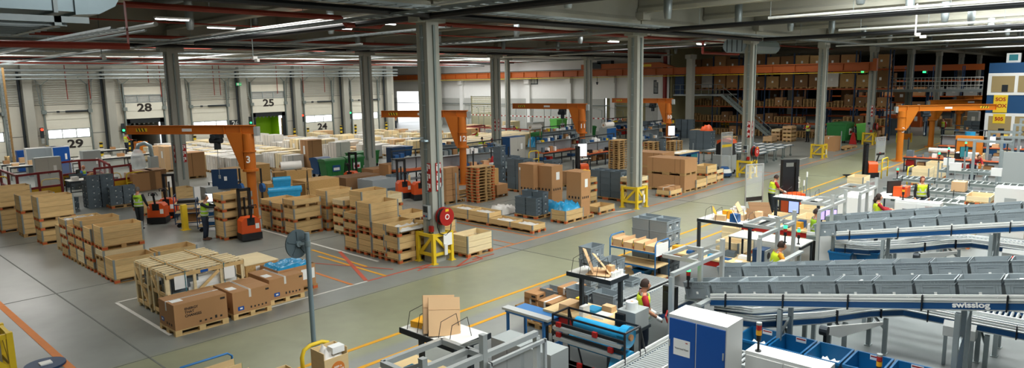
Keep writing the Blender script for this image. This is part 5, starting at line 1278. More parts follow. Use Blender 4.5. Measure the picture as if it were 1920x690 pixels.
p = at(467, 409); t = thing('sign_stand', 'small white sign with a blue dot on a stand before the crane pillar', 'sign', (p.x, p.y, 0), -.7); b = MB(); b.cyl((0, 0, 0), (0, 0, 1.0), .02, 8); b.cyl((0, 0, 0), (0, 0, .02), .18, 12); obj('stand', b, 'galv', t); b = MB(); b.box(-.14, -.02, 1.0, .14, 0, 1.4); obj('panel', b, 'white_paint', t); b = MB(); b.cyl((0, -.02, 1.2), (0, -.026, 1.2), .07, 14); obj('dot', b, 'blue_cabinet', t)
cabinet(385, 352, 1.1, 1.2, .6, 1.1, 'grey control cabinet behind the tool board', m='grey_paint', doors=1)
for k, (px, py, lab) in enumerate(((452, 352, 'blue cable reel left of the crane pillar'), (492, 352, 'blue cable reel right of the crane pillar'))):
    p = at(px, py, 1.4); t = thing('cable_reel', lab, 'reel', (p.x, p.y, 1.25)); b = MB(); b.cyl((-.06, 0, .15), (.06, 0, .15), .2, 16); obj('drum', b, 'blue_paint', t); b = MB(); b.box(-.03, .02, -1.25, .03, .08, 1.0); obj('post', b, 'black', t)
# film roll stand
p = at(520, 397); t = thing('film_roll_stand', 'black wire stand with a white film roll above blue film rolls', 'roll stand', (p.x, p.y, 0), -.35)
for a in (0, 1.5):
    b = MB(); b.bar((a, 0, 0), (a, .25, 1.9), .03, .03); b.bar((a, .7, 0), (a, .25, 1.9), .03, .03); b.bar((a, .1, .9), (a, .6, .9), .03, .03); obj('side_frame', b, 'black', t)
b = MB(); b.box(-.1, .05, 1.82, .45, .45, 1.87); b.box(1.0, .05, 1.82, 1.75, .45, 1.87); b.bar((0, .25, 1.2), (1.5, .25, 1.2), .03, .03); b.bar((0, .25, .3), (1.5, .25, .3), .03, .03); obj('cross_board', b, 'pallet_wood', t)
def lathe_roll(name, lab, p, rz, L, r, m, tilt=0, core=True):
    t = thing(name, lab, 'roll', p, rz); b = MB(); b.cyl((0, 0, 0), (L, 0, 0), r, 24); obj('film', b, m, t, smooth=False)
    if core: b = MB(); b.cyl((-.04, 0, 0), (L+.04, 0, 0), r*.3, 12); obj('core', b, 'carton', t)
    return t
c, s = math.cos(-.35), math.sin(-.35); rp = lambda a, bb, z: (p.x+a*c-bb*s, p.y+a*s+bb*c, z)
lathe_roll('film_roll', 'thick white film roll on top of the black wire stand', rp(.3, .25, 2.08), -.35, .95, .2, 'white_wrap')
lathe_roll('film_roll', 'upper blue film roll on the black wire stand', rp(-.1, .15, 1.45), -.35, .8, .16, 'cyan_film'); lathe_roll('film_roll', 'lower blue film roll on the black wire stand', rp(-.35, .0, .98), -.35, 1.5, .17, 'cyan_film')
b = MB(); b.quad((0, 0, 0), (.8, 0, 0), (.75, .05, -.5), (.05, .05, -.5)); b.quad((0, .012, 0), (.05, .062, -.5), (.75, .062, -.5), (.8, .012, 0)); b.quad((-.3, -.16, -.4), (1.2, -.16, -.4), (1.1, -.1, -1.1), (-.1, -.1, -1.1)); o = obj('hanging_film', b, 'cyan_film', loc=rp(-.1, 0, 1.4), rz=-.35); tag(o, 'loose blue film hanging from the rolls of the wire stand', 'film')
for k, (px, py, w, d, h) in enumerate(((470, 345, 1.3, 1.4, 1.1), (505, 392, 1.2, 1.0, 1.2), (540, 362, 1.5, 1.6, 1.2), (575, 385, 1.9, 1.2, 1.15), (432, 372, 1.0, 1.2, 1.5))):
    p = at(px, py); t = thing('osb_case', 'chipboard case, %s of those around the film roll stand' % ('behind the crane pillar', 'right of the crane pillar', 'behind the blue film', 'largest', 'left of the crane pillar')[k].replace('largest', 'the largest'), 'case', (p.x, p.y, 0)); b = MB(); b.box(0, 0, .1, w, d, h); obj('case_body', b, 'osb', t); b = MB(); b.box(0, 0, 0, w, .1, .1); b.box(0, d-.1, 0, w, d, .1); obj('skid', b, 'pallet_wood', t)
# waste containers
def container(px, py, rz, lab, m='green_bin', L=1.3, W=.95, H=1.2, lid=True, sign=None, pos=None):
    p = at(px, py) if pos is None else Vector(pos); t = thing('waste_container', lab, 'container', (p.x, p.y, 0), rz)
    b = MB(); b.frustum((.1, .08, L-.1, W-.08), (0, 0, L, W), .2, H-.12); b.box(-.03, -.03, H-.14, L+.03, W+.03, H-.08)
    for k in range(4): b.box(.12+k*(L-.3)/3, -.012+.03, .3, .18+k*(L-.3)/3, .03, H-.15)
    obj('bin_body', b, m, t)
    if lid: b = MB(); b.prism([(-.03, H-.08), (W+.03, H-.08), (W+.03, H), (W*.6, H+.07), (W*.2, H+.07), (-.03, H-.02)], 'x', -.04, L+.04); obj('lid', b, m, t)
    for a in (.15, L-.15):
        for c in (.15, W-.15): b = MB(); b.cyl((a, c-.025, .1), (a, c+.025, .1), .1, 12); b.box(a-.03, c-.04, .1, a+.03, c+.04, .22); obj('wheel', b, 'rubber', t)
    if sign: b = MB(); b.box(L*.35, -.02, H*.4, L*.75, -.005, H*.72); obj('sticker', b, sign, t); b = MB(); b.box(L*.4, -.025, H*.46, L*.7, -.02, H*.6); obj('sticker_print', b, 'red' if sign == 'paper' else 'paper', t)
    return t
container(612, 338, -.1, 'green waste container with blue sticker behind the crate stacks', sign='blue_paint'); container(652, 332, .0, 'green waste container beside the orange stacker', sign='paper'); container(668, 318, .2, 'open green container behind the orange stacker', lid=False, L=2.4)
container(598, 334, 0, 'blue waste bin left of the green container', 'blue_paint', L=.9); container(740, 300, 0, 'blue open bin beyond the second-row column', 'blue_paint', lid=False, L=1.8, H=1.0)
container(1044, 252, 0, 'light green container with a sticker before the white wall', 'lime_paper', H=1.6, L=1.8, sign='paper'); container(1100, 262, 0, 'green container beside crane eleven', L=1.6); container(870, 308, 0, 'long open green container past crane twelve', lid=False, L=3.2); container(930, 305, 0, 'open green container past crane twelve, right hand one', lid=False, L=2.0); container(1010, 275, 0, 'green container near the cyan film heap')
container(0, 0, 0, 'green waste container with a red and white sticker under the fourth column rack', pos=(62.2, 18.6, 0), L=2.2, W=1.6, H=1.7, sign='paper'); container(0, 0, 0, 'pale green container half hidden behind the fifth column', pos=(63.6, 17.0, 0), m='lime_paper', L=.9, W=1.2, H=1.6)
# flat brown cases, wrapped pallets
for k, (px, py, w, d, h, m, lab) in enumerate(((650, 366, 2.2, 1.3, .75, 'carton_dark', 'long flat brown case behind the centre crates'), (700, 345, 2.6, 1.1, .7, 'carton', 'flat brown case with upturned flaps near the second-row column'), (730, 350, .9, .9, 1.1, 'carton', 'brown case with an orange mark near the work bench'), (705, 360, 2.4, 1.0, .5, 'pine', 'flat pine lid case before the benches'))):
    p = at(px, py); pallet(p.x, p.y, 0, 'pallet under the '+lab, detail=0, L=w, W=d); carton(p.x, p.y, .146, w, d, h, lab, m, tape=False)
p = at(700, 370); pallet(p.x, p.y, 0, 'pallet under the grey wrapped block', detail=0, L=1.5, W=1.3); t = thing('wrapped_block', 'grey film wrapped block beside the dark totes in the centre', 'wrapped goods', (p.x, p.y, .146)); b = MB(); b.box(0, 0, 0, 1.5, 1.3, .7); obj('block', b, 'tote_dark', t); b = MB(); b.box(-.02, -.02, .2, 1.52, 1.32, .72); obj('film_wrap', b, 'film_clear', t)
p = at(735, 362)
for c in range(2):
    for k in range(2): tote(p.x+c*.65, p.y+c*.1, .15+k*.4, 'dark lidded tote, %s, %s column near the orange stackers' % (lvl(k, 2), ('near', 'far')[c]), .6, .5, .4, 'tote_dark')
pallet(p.x, p.y, 0, 'pallet under the dark lidded totes near the orange stackers', detail=0)
for k in range(12): carton(*(at(838, 384)+Vector((.42*(k % 2), 0, 0))).xy, .15+.27*(k//2), .4, .55, .26, 'small brown carton, %s, %s column right of the nearest column' % (lvl(k//2, 6), ('near', 'far')[k % 2]), 'carton', tape=True, group='small cartons behind the nearest column')
p = at(838, 384); pallet(p.x, p.y, 0, 'pallet under the small cartons right of the nearest column', detail=0)
for k in range(6):
    p = at(852, 372+k*2.2, .1+k*.05); b = MB(); b.box(0, 0, 0, 2.6, .12, .06); o = obj('timber_beam', b, 'pallet_wood', loc=(at(850, 372).x+.05*k, at(850, 372).y-.25*k+.6, .02+.13*(k % 3)), rz=-.1); tag(o, 'loose timber beam, %s of the small heap near the pallet pile' % NTH[k], 'beam', 'loose timber beams')
for k, (px, py, h) in enumerate(((856, 382, 1.5), (846, 368, 1.5), (885, 366, 1.4), (1166, 300, 1.4), (1268, 300, 1.4), (1299, 303, 1.3), (1586, 262, 1.4), (1576, 282, 1.5), (1549, 265, 1.3))):
    t = thing('barrier_post', 'bare grey marking post, %s counted from the left' % NTH[k], 'post', (*at(px, py).xy, 0)); b = MB(); b.cyl((0, 0, 0), (0, 0, h), .035, 8); obj('post', b, 'galv', t); b = MB(); b.cyl((0, 0, 0), (0, 0, .015), .1, 10); obj('base_plate', b, 'galv', t)
# ------------------------------------------------ work benches with shelves under the cranes
def bench(x, y, rz, L, lab, top='block_orange', seed=1, back=True, items=True, name='work_bench'):
    R = random.Random(seed); t = thing(name, lab, 'bench', (x, y, 0), rz); W = .8
    b = MB(); b.box(0, 0, .86, L, W, .92); obj('bench_top', b, top, t)
    for a in (.05, L/2, L-.05):
        for c in (.05, W-.05): b = MB(); b.box(a-.03, c-.03, 0, a+.03, c+.03, .86 if c < .3 else 2.0); obj('leg', b, 'dark_metal', t)
    b = MB(); b.box(0, .1, .35, L, W, .38); obj('under_shelf', b, 'dark_metal', t)
    if back:
        b = MB(); b.box(0, W-.08, .95, L, W-.05, 1.55); obj('back_panel', b, 'tote_grey', t); b = MB(); b.box(0, W-.35, 1.58, L, W, 1.61); obj('upper_shelf', b, 'galv', t)
        b = MB(); b.box(0, W-.06, 1.95, L, W, 2.02); obj('top_bar', b, 'dark_metal', t)
    b = MB(); b.box(.0, -.02, .78, L, .0, .87); obj('front_rail', b, 'dark_metal', t)
    if items:
        ca, sa = math.cos(rz), math.sin(rz)
        def put(name, lb, ct, u, v, z, w, d, h, m):
            bb = MB(); bb.prism([(0, 0), (w, 0), (w*.97, h), (w*.03, h)], 'y', 0, d); o = obj(name, bb, m, loc=(x+u*ca-v*sa, y+u*sa+v*ca, z), rz=rz); tag(o, lb, ct, 'small things on '+lab)
        u = .1; k = 0
        while u < L-.4:
            w = R.uniform(.14, .4); m = R.choice(['carton', 'paper', 'tote_dark', 'black', 'blue_paint', 'grey_paint', 'carton_pale', 'steel']); put('parts_box', 'small box, %s on top of the %s' % (NTH[min(k, 15)], lab), 'box', u, R.uniform(.1, .3), .921, w, R.uniform(.15, .35), R.uniform(.08, .4), m); u += w+R.uniform(.05, .2); k += 1
        u = .1; k = 0
        while back and u < L-.4:
            w = R.uniform(.12, .3); put('parts_bin', 'bin, %s on the shelf of the %s' % (NTH[min(k, 15)], lab), 'bin', u, .47, 1.612, w, .25, R.uniform(.1, .3), R.choice(['paper', 'carton', 'tote_grey', 'blue_paint', 'tote_dark', 'yellow'])); u += w+R.uniform(.05, .25); k += 1
        u = .1; k = 0
        while u < L-.5:
            w = R.uniform(.3, .5); put('parts_box', 'box, %s underneath the %s' % (NTH[min(k, 15)], lab), 'box', u, .15, .381, w, .5, R.uniform(.15, .35), R.choice(['carton', 'red', 'tote_dark', 'blue_paint', 'carton_dark'])); u += w+R.uniform(.1, .4); k += 1
    return t
def benchpx(px, py, rz, L, lab, **k): p = at(px, py); return bench(p.x, p.y, rz, L, lab, **k)
benchpx(748, 352, -.15, 3.2, 'bench with rollers behind the orange stackers', seed=2)
benchpx(835, 348, -.15, 4.2, 'long bench behind the nearest column', seed=3)
benchpx(800, 322, -.15, 3.0, 'rear bench left of the nearest column', seed=4, top='galv')
benchpx(885, 330, 0, 3.6, 'bench below crane twelve with dark uprights', seed=5, top='dark_metal')
benchpx(905, 352, 0, 3.0, 'low bench before the dark totes', seed=6, top='galv', back=False)
benchpx(1020, 312, 0, 4.0, 'red edged bench left of crane eleven', seed=7); benchpx(1102, 315, 0, 4.2, 'red edged bench right of crane eleven', seed=8); benchpx(1030, 285, 0, 4.5, 'rear bench beside crane eleven', seed=9, top='galv')
benchpx(1195, 285, 0, 4.5, 'bench before crane ten with grey bags', seed=10, top='galv'); benchpx(1230, 270, 0, 4.5, 'rear bench under crane ten', seed=12, top='dark_metal'); benchpx(1150, 262, 0, 4.5, 'bench between cranes eleven and ten', seed=13)
cabinet(0, 0, 0, 1.0, .6, 2.0, 'dark blue tall cabinet behind the orange stackers', m='navy', top='navy', pos=(*at(738, 340).xy, 0))
cabinet(0, 0, 0, 1.6, .8, 2.0, 'grey two door cabinet with navy side under crane twelve', m='grey_cab', top='blue_paint', pos=(*at(957, 312).xy, 0)); cabinet(0, 0, 0, 1.3, .8, 2.0, 'blue machine cabinet left of the second column', m='blue_paint', top='grey_paint', pos=(*at(1138, 288).xy, 0))
for k, (px, py, z, L, m, lab) in enumerate(((1005, 243, 1.9, 1.3, 'white_wrap', 'white film roll on the stand left of crane eleven'), (1150, 228, 2.1, 1.2, 'white_wrap', 'white film roll on the blue cabinet left of the second column'))):
    p = at(px, py, z); 
    p = at(1003, 282) if k == 0 else at(1138, 288); lathe_roll('film_roll', lab, (p.x-.6, p.y, 1.95) if k == 0 else (p.x+.1, p.y+.4, 2.22), 0, L, .22, m)
p = at(1003, 282); t = thing('roll_stand', 'stand with cyan film heap left of crane eleven', 'roll stand', (p.x, p.y, 0)); b = MB(); b.bar((-.6, 0, 0), (-.6, 0, 1.75), .06, .06); b.bar((.7, 0, 0), (.7, 0, 1.75), .06, .06); b.bar((-.6, 0, 1.7), (.7, 0, 1.7), .06, .06); obj('frame', b, 'pallet_wood', t)
lump('blue_film', 'cyan film heaped beside the cabinet under crane twelve', 'film', p.x-.4, p.y-.3, p.x+1.2, p.y+.6, .3, .9, 'cyan_film', n=8)
tote_block(*at(940, 352).xy, 1, 1, 7, 'the thin dark tote tower before crane twelve', pal=False); hoop(992, 315, 1.0, 1.1, 'yellow hoop barrier left of crane eleven'); hoop(920, 330, .9, 1.0, 'yellow hoop barrier under crane twelve')
b = MB(); b.lathe([(.05, 1.5), (.14, 1.3), (.2, .8), (.24, .1)], 10); o = obj('work_coat', b, 'cloth_red', loc=(*at(925, 345).xy, .1)); tag(o, 'red work coat hanging at the bench under crane twelve', 'coat')
p = at(885, 300); cabinet(0, 0, 0, .8, .5, 1.6, 'light blue notice board panel on the bench by crane twelve', m='tote_grey', doors=1, pos=(*at(870, 338).xy, 0))
p = at(1092, 285, 1.4); desk(p.x-.5, p.y-.3, 1.0, .7, 1.0, 'small desk under the upright screen by crane eleven'); monitor(p.x, p.y, 1.0, -.6, 'white lit upright screen right of crane eleven', w=.6, h=.8); p = at(1259, 250, 1.3); desk(p.x-.5, p.y-.3, 1.0, .7, 1.0, 'small desk under the upright screen by crane ten'); monitor(p.x, p.y, 1.0, -.6, 'lit upright screen below crane ten', w=.6, h=.8)
# white wall details: wire frames and red-white tape
for k in range(9):
    p = Vector((58.5, 59.5-k*2.6, 0)); t = thing('wire_frame', 'thin wire frame, %s of the row before the white wall' % NTH[k], 'frame', p); b = MB(); b.tube([(0, 0, 0), (0, 0, 2.6), (.0, 1.6, 2.9), (0, 1.8, 0)], .03, 6); obj('frame', b, 'conduit', t)
t = thing('barrier_tape', 'red and white barrier tape along the white wall', 'tape', (58.2, 0, 0)); b = MB(); b.box(-.01, 36.5, 1.72, .01, 60.5, 1.84); obj('white_band', b, 'paper', t); b = MB()
for k in range(40): b.box(-.015, 36.6+k*.6, 1.72, .015, 36.85+k*.6, 1.84)
obj('red_band', b, 'red', t)
railing([Vector((47.5, 41, 0)), Vector((47.5, 50, 0)), Vector((50, 50, 0))], 1.3, 'red railing around the area before the white wall'); cabinet(0, 0, 0, 1.6, .8, 1.9, 'grey cabinet with red label inside the railing near the white wall', pos=(48.2, 41.8, 0))
tote_block(49, 43.5, 1, 9, 3, 'the dark tote row before the white wall', m='tote_dark', pal=False)
# ladder at far left
t = thing('cage_ladder', 'tall caged ladder on the wall at the far left edge', 'ladder', (11.9, 61, 0))
for y in (0, .9): b = MB(); b.box(-.06, y-.06, 0, .06, y+.06, 7.4); obj('side_rail', b, 'pallet_wood' if y == 0 else 'galv', t)
for k in range(24): b = MB(); b.cyl((0, 0, .3+k*.3), (0, .9, .3+k*.3), .02, 6); obj('rung', b, 'galv', t)
# ================================================================ racks, gallery, office and the far right
def rack(x, y0, y1, levels, lab, d=1.1, bay=2.8, face='x'):
    t = thing('pallet_rack', lab, 'rack', (x, y0, 0)); n = max(1, round((y1-y0)/bay)); bw = (y1-y0)/n; H = levels[-1]+1.6
    for k in range(n+1):
        for xx in (0, d):
            b = MB(); b.box(xx-.05, k*bw-.05, 0, xx+.05, k*bw+.05, H); obj('upright', b, 'navy', t)
        b = MB()
        for q in range(int(H/.9)): b.bar((0, k*bw, .2+q*.9), (d, k*bw, .2+q*.9+.8*(1 if q % 2 else -1)*.5+.4), .03, .03)
        obj('bracing', b, 'navy', t)
    for z in levels:
        for xx in (0, d):
            b = MB(); b.box(xx-.03, 0, z-.12, xx+.03, y1-y0, z); obj('beam', b, 'orange_rack', t)
    return n, bw
mat('orange_rack', 'b0531c', .5, noise=.1)
R5 = random.Random(5)
LV = (1.35, 2.9, 4.6, 6.3)
def fill(x, y0, n, bw, lab, rows=LV, dark=True, low=True):
    z0s = [(0, 0)]+[(z, i+1) for i, z in enumerate(rows)]
    for k in range(n):
        for z, i in z0s:
            for j in range(3 if i < 3 else 2):
                w = bw/(3 if i < 3 else 2)-.12; y = y0+k*bw+.08+j*(w+.1); r = R5.random()
                where = 'in the %s bay, %s level, %s slot of the %s' % (NTH[k], ('floor', 'first', 'second', 'third', 'fourth')[i], NTH[j], lab)
                if i < 3 and r < .68:
                    for q in range(R5.choice((3, 4, 5)) if i else 4): pallet(x+.05, y, z+q*.144, '%s stored pallet %s' % (lvl(q, 9).replace(' from the floor', ''), where), detail=0, m='pallet_wood', L=1.1, W=w, group='pallets in rack, '+where)
                elif r < .93:
                    h = R5.uniform(.6, 1.0) if i < 3 else R5.uniform(1.0, 1.5); m = R5.choice(['carton', 'carton_dark', 'carton', 'carton_dark', 'pallet_wood', 'white_wrap' if i == 3 else 'carton_dark'])
                    c = thing('stored_carton', 'boxed goods '+where, 'carton', (x+.05, y, z+.146)); pp = pallet_parts(c, 'pallet_wood', False, 0); pp.location = (0, 0, -.146); pp.scale = (1.1/PL, w/PW, 1); b = MB(); b.box(0, .02, 0, 1.0, w-.02, h); obj('box_body', b, m, c); b = MB(); b.box(-.005, w*.42, h*.4, 0, w*.56, h*.58); obj('label', b, 'paper', c)
n, bw = rack(66.0, 16.5, 35.5, LV, 'tall orange beamed pallet rack behind the fourth column'); fill(66.0, 16.5, n, bw, 'rack')
n2, bw2 = rack(80, 18, 34, LV, 'second pallet rack deeper in the hall')
for k in range(12):
    c = thing('stored_carton', 'large brown box, %s on top of the rear rack' % NTH[k], 'carton', (80.1, 18.2+k*1.32, 4.61 if k % 2 else 2.91)); b = MB(); b.box(0, 0, 0, 1, 1.2, 1.3); obj('box_body', b, 'carton_dark', c); b = MB(); b.box(-.005, .4, .5, 0, .7, .8); obj('label', b, 'paper', c)
# rack end guard
t = thing('rack_end_guard', 'yellow black striped guard on the rack corner', 'guard', (65.2, 15.4, 0)); b = MB(); b.bar((0, 0, .5), (.9, -.9, .5), .08, .5); obj('board', b, 'orange', t); b = MB(); 
for k in range(3): b.bar((-.02+.1*k, -.06-.1*k, .3), (.05+.1*k, -.13-.1*k, .7), .05, .06)
obj('stripe', b, 'black', t); b = MB(); b.cb((0, 0, .4), (.1, .1, .8)); b.cb((.9, -.9, .4), (.1, .1, .8)); obj('post', b, 'yellow', t)
hand = thing('hand_pallet_truck', 'red hand pallet truck parked by the green container', 'pallet truck', (61.8, 17.9, 0)); b = MB(); b.prism([(-.3, 0), (.3, 0), (.08, 1.0), (-.08, 1.0)], 'x', -.05, .05); obj('frame', b, 'red', hand); b = MB(); b.cyl((0, 0, .9), (0, 0, 1.3), .03, 8); b.cyl((0, -.2, 1.3), (0, .2, 1.3), .03, 8); obj('handle', b, 'black', hand)
# big crates and cases standing before the rack
for k, (px, py, n_, w, lab) in enumerate(((1462, 264, 3, 1, 'crates left of the person by the racks'), (1483, 266, 4, 1, 'front crates beside the person by the racks'), (1447, 268, 1, 1, 'low crates before the racks'), (1525, 258, 2, 1, 'crates just left of the fourth column'))):
    p = at(px, py); stack(p.x, p.y, [1]*n_ if n_ > 1 else [2], 'the pile of '+lab, 'carton_pale', detail=0)
p = at(1565, 284); c = carton(p.x, p.y, 0, 1.3, 1.0, 1.1, 'brown box right of the fourth column guard'); p = at(1585, 282); pallet(p.x, p.y, 0, 'flat pallets right of the fourth column guard', detail=0, L=3)
for k, (px, py) in enumerate(((1653, 262), (1645, 265))): p = at(px, py); carton(p.x, p.y, 0, .9, .9, 1.3-.4*k, 'brown goods behind the fifth column guard, %s pile' % ('rear', 'front')[k], 'carton')
p = at(1420, 262); guard(p.x+14, p.y+10, 'small yellow guard at the rack foot behind the third column')
# roller tables
def roller_table(x, y, L, W, h, lab):
    t = thing('roller_table', lab, 'table', (x, y, 0)); b = MB(); b.box(0, 0, h-.1, .05, L, h); b.box(W-.05, 0, h-.1, W, L, h); obj('side_rail', b, 'conduit', t)
    b = MB(); b.box(.05, 0, h-.06, W-.05, L, h-.04); obj('table_plate', b, 'tote_dark', t)
    for k in range(6): b = MB(); b.box(.1, k*L/6+.1, h-.03, W-.1, k*L/6+.3, h+.01); obj('white_slat', b, 'white_paint', t)
    for a in (.1, W-.1):
        for k in range(3): b = MB(); b.box(a-.03, .2+k*(L-.4)/2-.03, .1, a+.03, .2+k*(L-.4)/2+.03, h-.1); b.cyl((a, .2+k*(L-.4)/2, .08), (a+.05, .2+k*(L-.4)/2, .08), .09, 10); obj('leg', b, 'conduit', t)
    return t
for k in range(4): roller_table(43.5+k*1.9, 18.2+.15*k, 4.2, 1.4, .85, 'wheeled steel roller table, %s behind the third column' % NTH[k])
# sweeping robot, framed screen, blue work table
p = at(1358, 332); t = thing('floor_robot', 'low white and blue floor robot beside the third column guard', 'robot', (p.x, p.y, 0)); b = MB(); b.cyl((0, 0, .1), (0, 0, .28), .42, 20); obj('bumper', b, 'navy', t); b = MB(); b.cyl((0, 0, .28), (0, 0, .5), .4, 20, .34); obj('body', b, 'white_paint', t); b = MB(); b.cyl((0, 0, .5), (0, 0, .62), .3, 20, .2); obj('top', b, 'blue_paint', t)
for y in (-.3, .3): b = MB(); b.cyl((0, y-.03, .1), (0, y+.03, .1), .1, 10); obj('wheel', b, 'rubber', t)
p = at(1362, 330); t = thing('floor_cleaner', 'grey and orange ride-on floor cleaner left of the third column', 'machine', (p.x+.9, p.y+.6, 0)); b = MB(); b.box(-.5, -.5, .1, .6, .5, 1.15); obj('body', b, 'grey_paint', t); b = MB(); b.prism([(-.5, 1.15), (.5, 1.15), (.5, 1.75), (.2, 1.95), (-.4, 1.9)], 'x', -.1, .5); obj('seat_back', b, 'black', t); b = MB(); b.prism([(-.5, 1.85), (.5, 1.75), (.5, 2.0), (.0, 2.15), (-.45, 2.05)], 'x', .0, .6); obj('orange_hood', b, 'truck_orange', t)
for x in (-.3, .4):
    for y in (-.45, .45): b = MB(); b.cyl((x, y-.05, .13), (x, y+.05, .13), .13, 10); obj('wheel', b, 'rubber', t)
def clear_screen(px, py, w, h, rz, lab, band='yellow', pos=None, z=0):
    p = at(px, py) if pos is None else Vector(pos); t = thing('clear_screen', lab, 'screen', (p.x, p.y, z), rz)
    b = MB()
    for a in (0, w): b.box(a-.025, -.025, 0, a+.025, .025, h)
    b.box(0, -.025, h-.05, w, .025, h); obj('frame', b, 'alu', t); b = MB(); b.box(0, -.005, h*.1, w, .005, h-.05); obj('pane', b, 'glass', t)
    b = MB(); b.box(0, -.012, h*.66 if band == 'yellow' else h*.28, w, -.006, h*.72 if band == 'yellow' else h*.36); obj('band', b, band, t); b = MB(); b.box(-.2, -.2, 0, w+.2, .2, .03); obj('foot', b, 'alu', t)
clear_screen(1351, 331, 1.0, 2.6, -.2, 'tall clear screen with a yellow band left of the third column'); clear_screen(1396, 405, .9, 2.2, -.45, 'clear screen with a brown band beside the aisle', 'ink'); clear_screen(1641, 305, 1.0, 1.7, -.3, 'clear screen with a dark band next to the red stacker', 'ink')
p = at(1275, 318); desk(p.x, p.y, 2.6, 1.1, 1.0, 'blue work table covered with paper sheets past the second column', m='pine_pale', leg='blue_paint')
for k in range(2): cabinet(0, 0, 0, .9, .7, .85, 'blue drawer cabinet, %s one under the paper covered table' % ('near', 'far')[k], m='teal', top='blue_paint', doors=1, pos=(p.x+1.5*k+.1, p.y+.1, 0), sticker=False)
for k in range(4): b = MB(); b.box(0, 0, 0, .5, .35, .006); o = obj('paper_sheet', b, 'paper', loc=(p.x+.15+k*.6, p.y+.3+.1*(k % 2), 1.0), rz=.3*k); tag(o, 'white sheet lying on the blue work table, %s from the left' % NTH[k], 'paper', 'sheets on the blue work table')
p = at(1350, 243); lump('orange_coat', 'orange sheet thrown over the grey tote wall', 'cloth', at(1300, 292).x+1.8, at(1300, 292).y-.4, at(1300, 292).x+2.45, at(1300, 292).y+.5, 1.75, .5, 'truck_orange', n=5)
# gallery and stairs behind crane ten
t = thing('steel_gallery', 'steel gallery with railings and stairs on the olive rear wall', 'gallery', (62.6, 33.4, 0))
b = MB(); b.box(0, -3.4, 4.0, 3.0, 2.0, 4.15); obj('deck', b, 'galv', t)
for z in (4.6, 5.1): b = MB(); b.cyl((0, -3.4, z), (0, 2.0, z), .03, 6); obj('handrail', b, 'conduit', t)
for k in range(8): b = MB(); b.cyl((0, -3.4+k*.77, 4.15), (0, -3.4+k*.77, 5.1), .025, 6); obj('baluster', b, 'conduit', t)
b = MB(); b.bar((0, -3.2, 4.1), (0, -8.2, .1), .06, .25); b.bar((.9, -3.2, 4.1), (.9, -8.2, .1), .06, .25)
for k in range(18): b.box(0, -3.4-k*.28, 3.9-k*.225, .9, -3.15-k*.28, 3.93-k*.225)
obj('stair_flight', b, 'conduit', t); b = MB(); b.bar((0, -3.2, 5.0), (0, -8.2, 1.0), .04, .04)
for k in range(7): b.cyl((0, -3.4-k*.78, 4.0-k*.62), (0, -3.4-k*.78, 4.9-k*.62), .02, 6)
obj('stair_rail', b, 'conduit', t)
t = thing('red_post', 'dark red steel post at the gallery corner', 'post', (62.3, 36.2, 0)); b = MB(); b.box(-.15, -.15, 0, .15, .15, 8); obj('post', b, 'fence_red', t); b = MB(); b.box(-.3, -.3, 0, .3, .3, .05); obj('base_plate', b, 'fence_red', t)
b = MB(); b.box(62.9, 35.4-.0, 4.15, 62.98, 34.4, 6.2); d = struct('door_11', b, 'navy')
for k, (px, py, w) in enumerate(((1207, 262, 7), (1330, 246, 8), (1280, 258, 6))):
    p = at(px, py)
    for j in range(3):
        for q in range(6): tote(p.x, p.y-j*.65, q*.3, 'distant dark tote, %s level, %s column, %s block near the stairs' % (lvl(q, 6), NTH[j], NTH[k]), .6, .4, .3, 'tote_dark', PI/2, 'distant totes near the stairs')
# walkway bridge far right
t = thing('access_bridge', 'grey steel access bridge with mesh railing joining the office block', 'bridge', (73, 0, 0)); b = MB(); b.box(0, 9.5, 4.1, 1.5, 21, 4.35); obj('deck', b, 'galv', t)
for z in (4.7, 5.05, 5.4): b = MB(); b.cyl((0, 9.5, z), (0, 21, z), .035, 6); obj('handrail', b, 'alu', t)
for k in range(38): b = MB(); b.box(-.02, 9.5+k*.3, 4.35, .02, 9.53+k*.3, 5.45); obj('baluster', b, 'alu', t)
for y in (10.5, 15, 20): b = MB(); b.box(.3, y-.12, 0, .6, y+.12, 4.1); obj('support', b, 'navy', t)
# stored goods deep right under the bridge
for k in range(26):
    x, y = 84+R5.uniform(0, 7), R5.uniform(7.5, 24); h = R5.uniform(.6, 1.8)
    c = thing('stored_carton', 'distant boxed goods, number %d counted inward under the access bridge' % (k+1), 'carton', (x, y, 0), 0, 'distant boxed goods'); b = MB(); b.box(0, 0, 0, 1.2, 1.0, h); obj('box_body', b, R5.choice(['carton', 'carton_dark', 'pallet_wood', 'orange_rack', 'grey_paint']), c); b = MB(); b.box(-.005, .3, h*.4, 0, .6, h*.7); obj('label', b, 'paper', c)
for k in range(24):
    c = thing('stored_carton', 'boxed goods %s along the %s level of the far rack' % (NTH[k % 12], ('first', 'second')[k//12]), 'carton', (92.1, 7.2+(k % 12)*1.7, (1.51, 3.21)[k//12])); b = MB(); b.box(0, 0, 0, .9, 1.3, 1.0); obj('box_body', b, R5.choice(['carton', 'carton_dark', 'grey_paint']), c); b = MB(); b.box(-.005, .4, .4, 0, .7, .7); obj('label', b, 'paper', c)
for k, x in enumerate((92, 104)): rack(x, 1, 30, (1.5, 3.2, 5.0), 'far orange rack, %s beyond the access bridge' % NTH[k])
